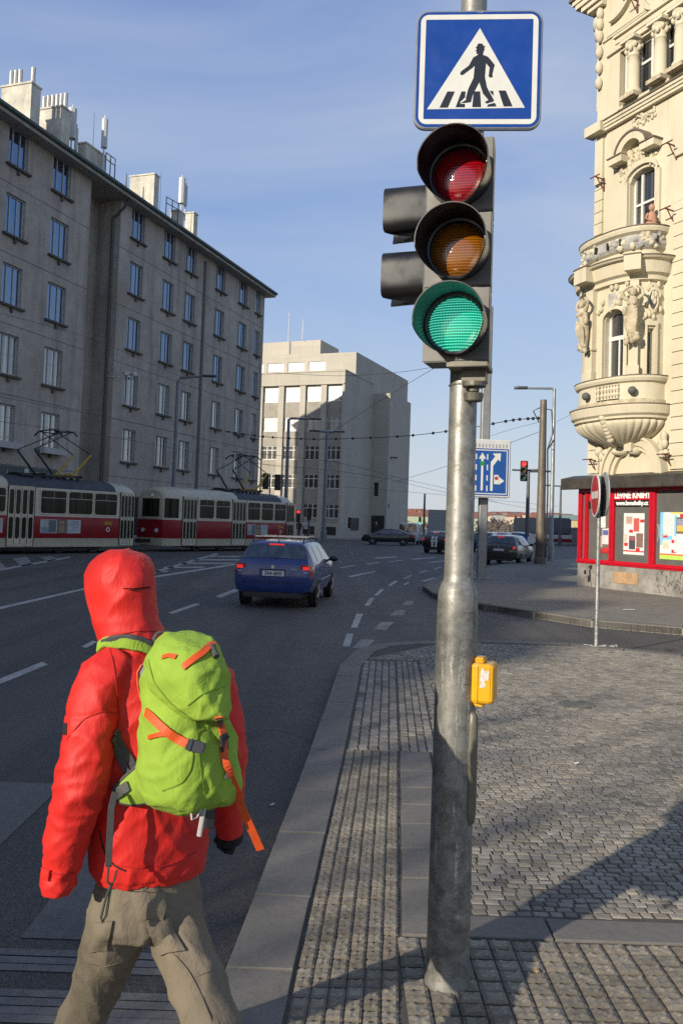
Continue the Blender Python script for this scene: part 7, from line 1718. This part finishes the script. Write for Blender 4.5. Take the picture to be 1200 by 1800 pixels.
# jacket: shell with hood and sleeves fused into one cloth surface
def jacket():
    m = MB()
    tor = [(LOC(266,1534,0),.150,.112),(LOC(264,1526,0),.156,.118),(LOC(262,1500,0),.160,.122),(LOC(263,1455,0),.162,.125),(LOC(268,1400,0),.160,.125),(LOC(274,1320,.0),.165,.125),(LOC(276,1240,.005),.178,.125),(LOC(275,1195,.01),.180,.112),(LOC(266,1168,.02),.162,.098),(LOC(252,1146,.035),.128,.088),(LOC(246,1126,.055),.092,.085)]
    m.rings([ering(c, a, b, 36, 2.2) for c, a, b in tor], 0, True)
    hood = [(1140,246,.100,.092,.05),(1118,234,.094,.102,.06),(1100,224,.089,.108,.075),(1080,219,.089,.116,.09),(1060,215,.091,.122,.10),(1036,212,.094,.125,.105),(1012,213,.093,.122,.105),(992,216,.083,.108,.10),(977,218,.064,.082,.095),(968,217,.038,.050,.09),(964,216,.012,.015,.09)]
    m.rings([ering(LOC(px,py,yl), a, b, 30, 2.15) for py, px, a, b, yl in hood], 0, True)
    L = [LOC(212,1160,-.0), LOC(186,1185,-.01), LOC(166,1240,-.03), LOC(155,1310,-.05), LOC(141,1385,-.05), LOC(124,1450,-.03), LOC(109,1515,-.01), LOC(101,1552,.0), LOC(100,1568,.0)]
    m.tube(L, [.055,.066,.070,.070,.068,.060,.052,.048,.046], 24, flat=.92)
    R = [LOC(350,1170,.02), LOC(376,1195,.01), LOC(390,1260,.0), LOC(398,1330,.0), LOC(401,1400,.03), LOC(402,1440,.05), LOC(403,1466,.055)]
    m.tube(R, [.055,.062,.062,.058,.052,.046,.040], 20, flat=.92)
    el = L[4]; we = L[7]; er_ = R[3]
    def fold(p, n):
        d = 0
        zh = hd.z
        hoodw = max(0, min(1, (p.z-(zh-.13))/.06))
        near = lambda c, s: exp(-((p-c).length/s)**2)
        d += .0075*ridge(p, 9, 9, 26, 3)*(near(el,.13)+.9*near(we,.10)+.8*near(er_,.12))
        d += .0065*ridge(V((p.x+p.z*.5,p.y,p.z-p.x*.4)), 12, 8, 5, 9)*(1-hoodw) + .004*ridge(V((p.x-p.z*.7,p.y,p.z)), 21, 12, 9, 77)*(1-hoodw)
        d += .006*NZ.noise(V((p.x*5,p.y*5,p.z*4)))
        d += hoodw*(.0085*ridge(V((p.x-p.z*.3,p.y,p.z)), 18, 8, 6, 21) + .004*NZ.noise(p*14))
        d += .006*ridge(p, 10, 8, 24, 31)*near(V((hd.x+.02,.0,hd.z-.15)),.12)       # gathers at the nape
        d -= .004*exp(-((p.z-(arm_l[1].z-.04+.25*(p.x+.25)))/.004)**2)*(1 if p.x < -.08 and n.y < .6 else .5)*(1-hoodw)   # yoke seam
        if p.z < LOC(266,1520,0).z: d -= .004
        return d
    return fused(m, .0068, 5, fold)
J = put(jacket(), 'jacket', REDC, P_)
# trousers
def trousers():
    m = MB()
    hip = [(LOC(263,1512,0),.128,.098),(LOC(263,1535,0),.134,.104),(LOC(262,1570,0),.143,.110),(LOC(258,1605,0),.142,.112),(LOC(256,1628,0),.12,.10)]
    m.rings([ering(c, a, b, 32, 2.2) for c, a, b in hip], 0, True)
    L = [LOC(222,1560,.0), LOC(208,1610,.02), LOC(196,1650,.06), LOC(186,1690,.11), LOC(168,1745,.17), LOC(140,1800,.22), LOC(112,1858,.27), LOC(104,1885,.29)]
    R = [LOC(298,1560,.0), LOC(306,1610,-.03), LOC(322,1665,-.09), LOC(346,1730,-.16), LOC(372,1800,-.23), LOC(388,1855,-.29), LOC(393,1878,-.31)]
    m.tube(L, [.078,.080,.077,.074,.068,.066,.068,.070], 24); m.tube(R, [.076,.078,.074,.073,.069,.068,.069,.070], 24)
    kl, kr = L[3], R[2]
    def fold(p, n):
        near = lambda c, s: exp(-((p-c).length/s)**2)
        d = .010*ridge(V((p.x,p.y,p.z+p.x*.8)), 8, 8, 18, 5)*(near(kl,.13)+near(kr,.13)) + .009*ridge(V((p.x+p.z*.35,p.y,p.z)), 14, 10, 5, 15) + .006*NZ.noise(V((p.x*6,p.y*6,p.z*5)))
        d += .008*ridge(V((p.x-p.z*.9,p.y,p.z)), 11, 9, 10, 41)*near(LOC(250,1640,-.02),.14)
        return d
    return fused(m, .0068, 5, fold)
TR = put(trousers(), 'trousers', KHAKI, P_)
# helpers that lay ribbons and pockets onto the finished cloth
def bvh(*objs):
    vs, fs = [], []
    for o in objs:
        M4 = o.matrix_basis.copy(); q = o.parent
        while q is not None: M4 = q.matrix_basis @ M4; q = q.parent
        b = len(vs); vs += [M4 @ v.co for v in o.data.vertices]; fs += [tuple(i+b for i in p.vertices) for p in o.data.polygons]
    return BVHTree.FromPolygons(vs, fs)
def hit(tree, px, py):
    d = ray(px, py).normalized(); h = tree.ray_cast(CAM, d)
    if h[0] is None:
        n = tree.find_nearest(CAM+d*2.15); return n[0], n[1] if n[1].dot(d) < 0 else -n[1]
    return h[0], (h[1] if h[1].dot(d) < 0 else -h[1])
def ribbon(tree, pts, w, mat, name, parent, lift=.003, th=.0025, sub=5, free=None):
    Q = []
    for (a, b) in zip(pts, pts[1:]):
        for k in range(sub): t = k/sub; Q.append((a[0]+(b[0]-a[0])*t, a[1]+(b[1]-a[1])*t))
    Q.append(pts[-1]); H = [hit(tree, *q) for q in Q]; C = [h[0]+h[1]*lift for h in H]; Nn = [h[1] for h in H]
    for _ in range(2):
        C = [C[0]]+[(C[i-1]+C[i]*2+C[i+1])/4+Nn[i]*.0006 for i in range(1,len(C)-1)]+[C[-1]]; Nn = [Nn[0]]+[(Nn[i-1]+Nn[i]+Nn[i+1]).normalized() for i in range(1,len(Nn)-1)]+[Nn[-1]]
    return band(C, Nn, w, mat, name, parent, th)
def band(C, Nn, w, mat, name, parent, th=.0025):
    rs_ = []
    for i, c in enumerate(C):
        t = (C[min(i+1,len(C)-1)]-C[max(i-1,0)]).normalized(); s = t.cross(Nn[i]).normalized(); n = s.cross(t).normalized()
        if n.dot(Nn[i]) < 0: n = -n
        rs_.append([c-s*w/2-n*th, c+s*w/2-n*th, c+s*w/2+n*th, c-s*w/2+n*th])
    m_ = MB(); m_.rings(rs_, 0, True); return m_.build(name, mat, parent, world=True, bevel=th*.5, seg=1)
def patch(tree, quad, mat, name, parent, lift=.004, nu=8, nv=8, puff=.0):
    m_ = MB(); top, bot = [], []
    for j in range(nv+1):
        for i in range(nu+1):
            u, v = i/nu, j/nv; x = (quad[0][0]*(1-u)+quad[1][0]*u)*(1-v)+(quad[3][0]*(1-u)+quad[2][0]*u)*v; y = (quad[0][1]*(1-u)+quad[1][1]*u)*(1-v)+(quad[3][1]*(1-u)+quad[2][1]*u)*v
            h, n = hit(tree, x, y); e = (1-(2*u-1)**8)*(1-(2*v-1)**8); top.append(h+n*(lift+puff*e*sin(pi*u)*sin(pi*v))); bot.append(h-n*.004)
    N1 = nu+1; m_.add(top, [(j*N1+i, j*N1+i+1, (j+1)*N1+i+1, (j+1)*N1+i) for j in range(nv) for i in range(nu)])
    rim = [i for i in range(N1)]+[j*N1+nu for j in range(1,nv+1)]+[nv*N1+i for i in range(nu-1,-1,-1)]+[j*N1 for j in range(nv-1,0,-1)]
    m_.add([top[i] for i in rim]+[bot[i] for i in rim], [(k, (k+1) % len(rim), len(rim)+(k+1) % len(rim), len(rim)+k) for k in range(len(rim))])
    return m_.build(name, mat, parent, world=True, smooth=50)
tj, tt = bvh(J), bvh(TR)
patch(tt, [(233,1566),(288,1568),(287,1614),(241,1612)], KHAKI, 'pocket_flap', P_, .012, puff=.005)
patch(tt, [(250,1616),(296,1612),(327,1672),(282,1678)], KHAKI, 'cargo_pocket', P_, .009, puff=.016)
patch(tt, [(170,1622),(200,1618),(190,1668),(158,1672)], KHAKI, 'cargo_pocket', P_, .008, puff=.012)
for pts in ([(304,1676),(330,1705),(352,1745),(372,1795)],[(256,1530),(257,1562)],[(236,1567),(288,1569)],[(244,1611),(286,1612)],[(345,1716),(368,1708)],[(150,1690),(180,1700),(215,1690)],[(284,1676),(325,1670)]): ribbon(tt, pts, .003, M('khaki_seam', (.15,.12,.085), .9), 'seam', P_, .0012, .0012)
patch(tt, [(207,1530),(222,1531),(225,1562),(210,1560)], GREYW, 'dark_pocket_tab', P_, .003, puff=0, nu=4, nv=4)
patch(tt, [(194,1523),(212,1526),(208,1536),(192,1533)], M('pale_label', (.42,.38,.28), .8), 'waist_label', P_, .003, nu=4, nv=3)
# jacket details
RSEAM = M('dark_red_seam', (.42,.008,.007), .8)
ribbon(tj, [(118,1300),(150,1262),(180,1250),(206,1255)], .003, RSEAM, 'seam', P_, .001, .001)
ribbon(tj, [(193,1140),(201,1175),(206,1220),(210,1262),(207,1300),(198,1350)], .0032, RSEAM, 'seam', P_, .001, .001)
ribbon(tj, [(196,1118),(225,1112),(255,1108),(282,1112)], .0025, RSEAM, 'collar_seam', P_, .0012, .001)
patch(tj, [(214,1004),(262,1008),(264,1031),(216,1035)], REDC, 'hood_tab', P_, .007, puff=.003, nv=6)
ribbon(tj, [(226,1036),(244,1035),(263,1033)], .004, M('tab_shade', (.10,.004,.004), .9), 'hood_tab_shade', P_, .003, .001)  # dark line paints the shade cast below the hood tab
patch(tj, [(78,1523),(91,1529),(88,1549),(76,1544)], REDC, 'cuff_tab', P_, .008, puff=.003, nu=5, nv=5)
ribbon(tj, [(82,1530),(105,1537),(133,1534)], .004, RSEAM, 'cuff_seam', P_, .001, .001)
patch(tj, [(113,1271),(119,1271),(118,1292),(112,1292)], BLKG, 'sleeve_badge', P_, .002, nu=3, nv=4)
ribbon(tj, [(176,1460),(182,1490),(192,1512),(206,1524),(222,1531)], .004, BLKG, 'zip', P_, .001, .001)
ribbon(tj, [(192,1518),(240,1526),(300,1520),(345,1497)], .003, RSEAM, 'hem_seam', P_, .001, .001)
# knitted cuff and glove on the right hand
m_ = MB(); d = (LOC(404,1466,.06)-LOC(402,1440,.05)).normalized(); w = LOC(404,1466,.06); m_.tube([w-d*.06, w+d*.0, w+d*.022, w+d*.03], [.040,.041,.037,.026], 18)
for k, oy in enumerate((-.022,-.007,.008,.022)): b = w+d*.02+V((0,oy,0)); m_.tube([b, b+d*.030+V((-.014,0,0)), b+d*.020+V((-.028,0,0))], [.012,.012,.010], 8)
b = w+d*.01+V((-.01,.03,0)); m_.tube([b, b+V((-.006,.016,0))+d*.02, b+V((-.02,.014,0))+d*.03], [.012,.011,.009], 8)
m_.build('glove', BLKG, P_, smooth=40)
for L_, q in ((leg_l, .30),(leg_r, -.33)):
    a = L_[-1]; m_ = MB(); zf = ROAD if q > 0 else 0.0; up = .0 if q > 0 else .04
    b = V((a.x, a.y, zf-PO.z)); m_.tube([b+V((0,-.07,.05+up*1.6)), b+V((0,-.03,.07+up)), b+V((0,.06,.065+up*.6)), b+V((0,.15,.045)), b+V((0,.20,.03))], [.035,.045,.047,.042,.022], 14, flat=.95, up=(1,0,0)); m_.tube([a+V((0,0,.06)), b+V((0,-.01,.07+up))], [.05,.045], 12); m_.build('boot', M('brown_boot', (.06,.04,.03), .7), P_, smooth=50)
# ---------------------------------------------------------------- lime rucksack worn on the back
bpz = PM @ LOC(335,1418,-.24)
K_ = thing('backpack', 'lime green backpack with orange straps and grey hip belt on the person in red', 'backpack', tuple(bpz), PA)
KI = K_.matrix_basis.inverted()
def pack_mesh():
    m = MB()
    R = [(1122,330,.024,.05),(1132,327,.055,.08),(1150,324,.078,.098),(1190,322,.092,.104),(1240,323,.096,.098),(1290,329,.108,.112),(1335,333,.116,.122),(1372,335,.118,.120),(1395,335,.108,.108),(1410,334,.085,.085),(1418,333,.045,.05)]
    m.rings([ering(LOC(px,py,-.235), a, b, 36, 2.7) for py, px, a, b in R], 0, True)
    def fold(p, n):
        u = p.x-LOC(335,1300,-.235).x
        d = .010*ridge(V((p.x+p.z*.55,p.y,p.z)), 12, 6, 5, 2)+.005*ridge(V((p.x-p.z*.6,p.y,p.z)), 26, 8, 9, 92)+.005*NZ.noise(V((p.x*8,p.y*8,p.z*6)))+.004*ridge(V((p.x,p.y,p.z)), 22, 8, 10, 17)
        zc = LOC(335,1335,-.235).z; r = sqrt(((u+.035)/.072)**2+((p.z-zc)/.105)**2)
        if n.y < -.2: d += .010*exp(-((r-.0)/.75)**4) - .004*exp(-((r-1.0)/.05)**2)
        return d
    return fused(m, .0065, 4, fold)
pm = pack_mesh(); PB = put(pm, 'pack_body', LIME, K_); PB.data.transform(KI @ PM)
def lid_mesh():
    m = MB(); 
    R = [(1114,334,.018,.028,-.25),(1119,331,.050,.075,-.25),(1132,328,.068,.108,-.255),(1158,326,.080,.122,-.262),(1190,330,.083,.128,-.275),(1215,337,.080,.128,-.288),(1238,345,.070,.112,-.303),(1254,352,.052,.085,-.325),(1262,358,.022,.045,-.335)]
    m.rings([ering(LOC(px,py,yl), a, b, 34, 2.5) for py, px, a, b, yl in R], 0, True)
    def fold(p, n): return .012*ridge(V((p.x+p.z*.8,p.y,p.z)), 10, 6, 6, 51)+.006*NZ.noise(V((p.x*10,p.y*8,p.z*10)))+.005*ridge(V((p.x-p.z*.5,p.y,p.z)), 24, 8, 12, 7)
    return fused(m, .006, 3, fold)
LD = put(lid_mesh(), 'lid', LIME, K_); LD.data.transform(KI @ PM)
tp = bvh(PB, LD); ta_ = bvh(PB, LD, J)
ribbon(tp, [(322,1174),(340,1160),(358,1146),(376,1131)], .017, ORNG, 'zip', K_, .003, .002)
ribbon(tp, [(286,1157),(298,1153),(311,1156)], .012, ORNG, 'zip', K_, .003, .002)
m_ = MB(); h0, n0 = hit(tp, 372, 1138); h1, n1 = hit(tp, 378, 1158); m_.tube([h0+n0*.006, h1+n1*.008], [.006,.008], 8); m_.build('zip_pull', GREYW, K_, world=True)
ribbon(tp, [(258,1251),(280,1272),(300,1290),(325,1306),(356,1314)], .021, ORNG, 'compression_strap', K_, .004, .002)
ribbon(tp, [(263,1296),(286,1289),(310,1292),(326,1304)], .011, ORNG, 'compression_strap', K_, .0035, .002)
def buckle(px, py, ang, s=1.0, name='buckle'):
    h, n = hit(tp, px, py); x = RIGHT*cos(ang)+UPV*sin(ang); x = (x-n*x.dot(n)).normalized(); y = n.cross(x); F_ = lambda u, v, w: h+x*u*s+y*v*s+n*w*s
    m_ = MB(); m_.prism([(-.021,-.013),(.021,-.013),(.024,0),(.021,.013),(-.021,.013)], .002, .009, 0, F_); m_.prism([(-.012,-.016),(-.006,-.016),(-.006,.016),(-.012,.016)], .004, .012, 0, F_); m_.build(name, BUCK, K_, world=True, bevel=.002)
buckle(343, 1312, -.25); buckle(391, 1304, -1.35)
ribbon(tp, [(384,1258),(389,1285),(391,1310),(397,1340),(405,1366)], .019, ORNG, 'lid_strap', K_, .005, .002)
ribbon(tp, [(386,1262),(390,1284)], .012, GREYW, 'lid_strap', K_, .004, .002)
# loose orange tail hanging free
A0, _ = hit(tp, 404, 1364); P0 = PM @ LOC(425,1420,-.32); P1 = PM @ LOC(443,1460,-.31); P2 = PM @ LOC(458,1494,-.30)
C = [A0, A0.lerp(P0,.5)+V((.004,-.004,0)), P0, P1, P2]; band([c.lerp(d_, t) for c, d_ in zip(C, C[1:]) for t in (0,.5)]+[C[-1]], [V((-.1,-1,.15)).normalized()]*9, .021, ORNG, 'strap_tail', K_, .0014)
A0, _ = hit(tp, 392, 1250); C = [PM @ LOC(*q) for q in ((391,1242,-.15),(399,1270,-.14),(410,1305,-.14),(421,1336,-.16))]; band(C, [V((0,-1,0))]*4, .016, ORNG, 'side_strap', K_, .0015)
# shoulder strap, haul loop, hip fin and loose grey webbing
ribbon(tj, [(180,1139),(188,1133),(200,1129),(220,1128),(245,1134),(270,1144)], .030, LIME, 'shoulder_strap', K_, .010, .006)
ribbon(tj, [(186,1129),(194,1123),(205,1119),(230,1119),(252,1125),(272,1135)], .016, GREYW, 'strap_padding', K_, .010, .006)
C = [PM @ LOC(*q) for q in ((277,1136,-.15),(270,1122,-.15),(276,1113,-.15),(292,1110,-.15),(308,1116,-.15),(314,1124,-.16))]
m_ = MB(); m_.tube(C, .0065, 8, flat=.6); m_.build('haul_loop', GREYW, K_, world=True, smooth=60)
def fin():
    out = [(254,1338),(238,1352),(222,1366),(206,1382),(201,1390),(204,1402),(214,1412),(232,1415),(256,1412),(276,1408)]
    m_ = MB(); f, b = [], []
    for px, py in out:
        u = (px-201)/70; p = PM @ LOC(px, py, -.10-.06*max(0,min(1,u))); f.append(p); b.append(p+(PM.to_3x3() @ V((.01,.028,0))))
    n = len(f); c = sum(f, V((0,0,0)))/n+(PM.to_3x3() @ V((-.004,-.018,0)))
    m_.add(f+[c], [(i,(i+1)%n,n) for i in range(n)]); m_.add(f+b, [(i,(i+1)%n,n+(i+1)%n,n+i) for i in range(n)]); m_.add(b, [tuple(range(n))])
    m_.build('hip_fin', LIME, K_, world=True, smooth=50); m_ = MB(); m_.tube([p+(PM.to_3x3() @ V((0,.006,0))) for p in f], .0055, 8); m_.build('hip_fin_binding', GREYW, K_, world=True, smooth=60)
fin()
tf = bvh(*[o for o in K_.children if o.name.startswith('hip_fin') and not o.name.startswith('hip_fin_b')])
ribbon(tf, [(203,1396),(214,1390),(228,1381)], .026, GREYW, 'hip_webbing', K_, .004, .002)
C = [PM @ LOC(*q) for q in ((203,1392,-.14),(196,1420,-.14),(194,1460,-.14),(192,1500,-.14),(191,1524,-.14))]; band(C, [V((.3,-1,0)).normalized()]*5, .016, GREYW, 'hip_strap', K_, .0012)
C = [PM @ LOC(*q) for q in ((191,1522,-.145),(189,1548,-.145),(196,1560,-.145),(202,1545,-.145),(205,1530,-.145))]; m_ = MB(); m_.tube(C, .003, 6); C = [PM @ LOC(*q) for q in ((196,1552,-.145),(186,1580,-.145),(178,1612,-.145),(180,1622,-.145),(187,1610,-.145),(192,1580,-.145),(196,1556,-.145))]; m_.tube(C, .0032, 6); m_.build('cord_loop', M('olive_cord', (.05,.055,.04), .8), K_, world=True)
for a, b in (((207,1298),(240,1352)),((203,1310),(226,1358))):
    ribbon(tj, [(a[0]-6,a[1]-14), a, ((a[0]+b[0])/2,(a[1]+b[1])/2), b], .019, GREYW, 'lower_strap', K_, .005, .002)
C = [PM @ LOC(*q) for q in ((361,1408,-.33),(348,1412,-.335),(336,1428,-.335),(337,1440,-.335),(346,1436,-.335),(354,1420,-.335),(362,1408,-.33))]; m_ = MB(); m_.tube(C, .0045, 7, flat=.5); C = [PM @ LOC(*q) for q in ((360,1410,-.325),(356,1436,-.32),(350,1470,-.31))]; m_.tube(C, .006, 6, flat=.4); m_.build('tool_loop', PALEW, K_, world=True)
m_ = MB(); q = PM @ LOC(368,1435,-.20); m_.obx(q, (.03,.012,.06), MX.Rotation(PA,4,'Z')); q = PM @ LOC(366,1412,-.22); m_.obx(q, (.028,.01,.03), MX.Rotation(PA,4,'Z')); m_.build('hip_buckle', BUCK, K_, world=True, bevel=.004)
side = [PM @ LOC(*q) for q in ((257,1168,-.125),(249,1182,-.125),(250,1205,-.125),(256,1232,-.125))]; band(side, [V((-.5,-1,0)).normalized()]*4, .018, M('grey_mesh_panel', (.20,.20,.22), .8), 'back_panel_edge', K_, .003)
band([p+V((-.010,-.004,0)) for p in side], [V((-.5,-1,0)).normalized()]*4, .005, ORNG, 'orange_piping', K_, .002)
seam = M('lime_seam', (.15,.26,.015), .9)
for pts in ([(330,1240),(352,1222),(375,1212),(396,1206)],[(262,1160),(272,1200),(300,1235),(330,1258),(352,1270)],[(343,1268),(348,1310),(352,1350),(360,1395)],[(286,1390),(320,1377),(336,1352),(340,1322)]): ribbon(tp, pts, .003, seam, 'seam', K_, .001, .001)
ribbon(tp, [(396,1368),(402,1352)], .008, M('pale_print', (.5,.5,.4), .8), 'small_print', K_, .002, .0008)
# ---------------------------------------------------------------- litter
c = G(942, 1708, .006); m_ = MB(); m_.tube([c, c+V((.006,.022,.001))], .004, 8); tag(m_.build('cigarette_butt', M('filter_orange', (.50,.26,.08), .8), loc=c), 'orange cigarette butt lying on the relief stones right of the pole', 'cigarette butt')
PAPR = M('litter_paper', (.55,.54,.50), .9)
for px, py, z, s, lab in ((1104,1072,0,.16,'scrap of pale paper on the far pavement before the bookshop'),(478,1415,ROAD,.016,'pale crumb on the dark road beside the kerb'),(1012,1342,0,.02,'pale crumb among the cobbles below the round cover')):
    c = G(px, py, z+.008); m_ = MB(); m_.add([c+V((-s,-s*.6,0)), c+V((s*.8,-s*.4,.004)), c+V((s,s*.5,.012)), c+V((-s*.5,s*.7,.003))], [(0,1,2,3)]); tag(m_.build('paper_scrap', PAPR, loc=c), lab, 'litter')
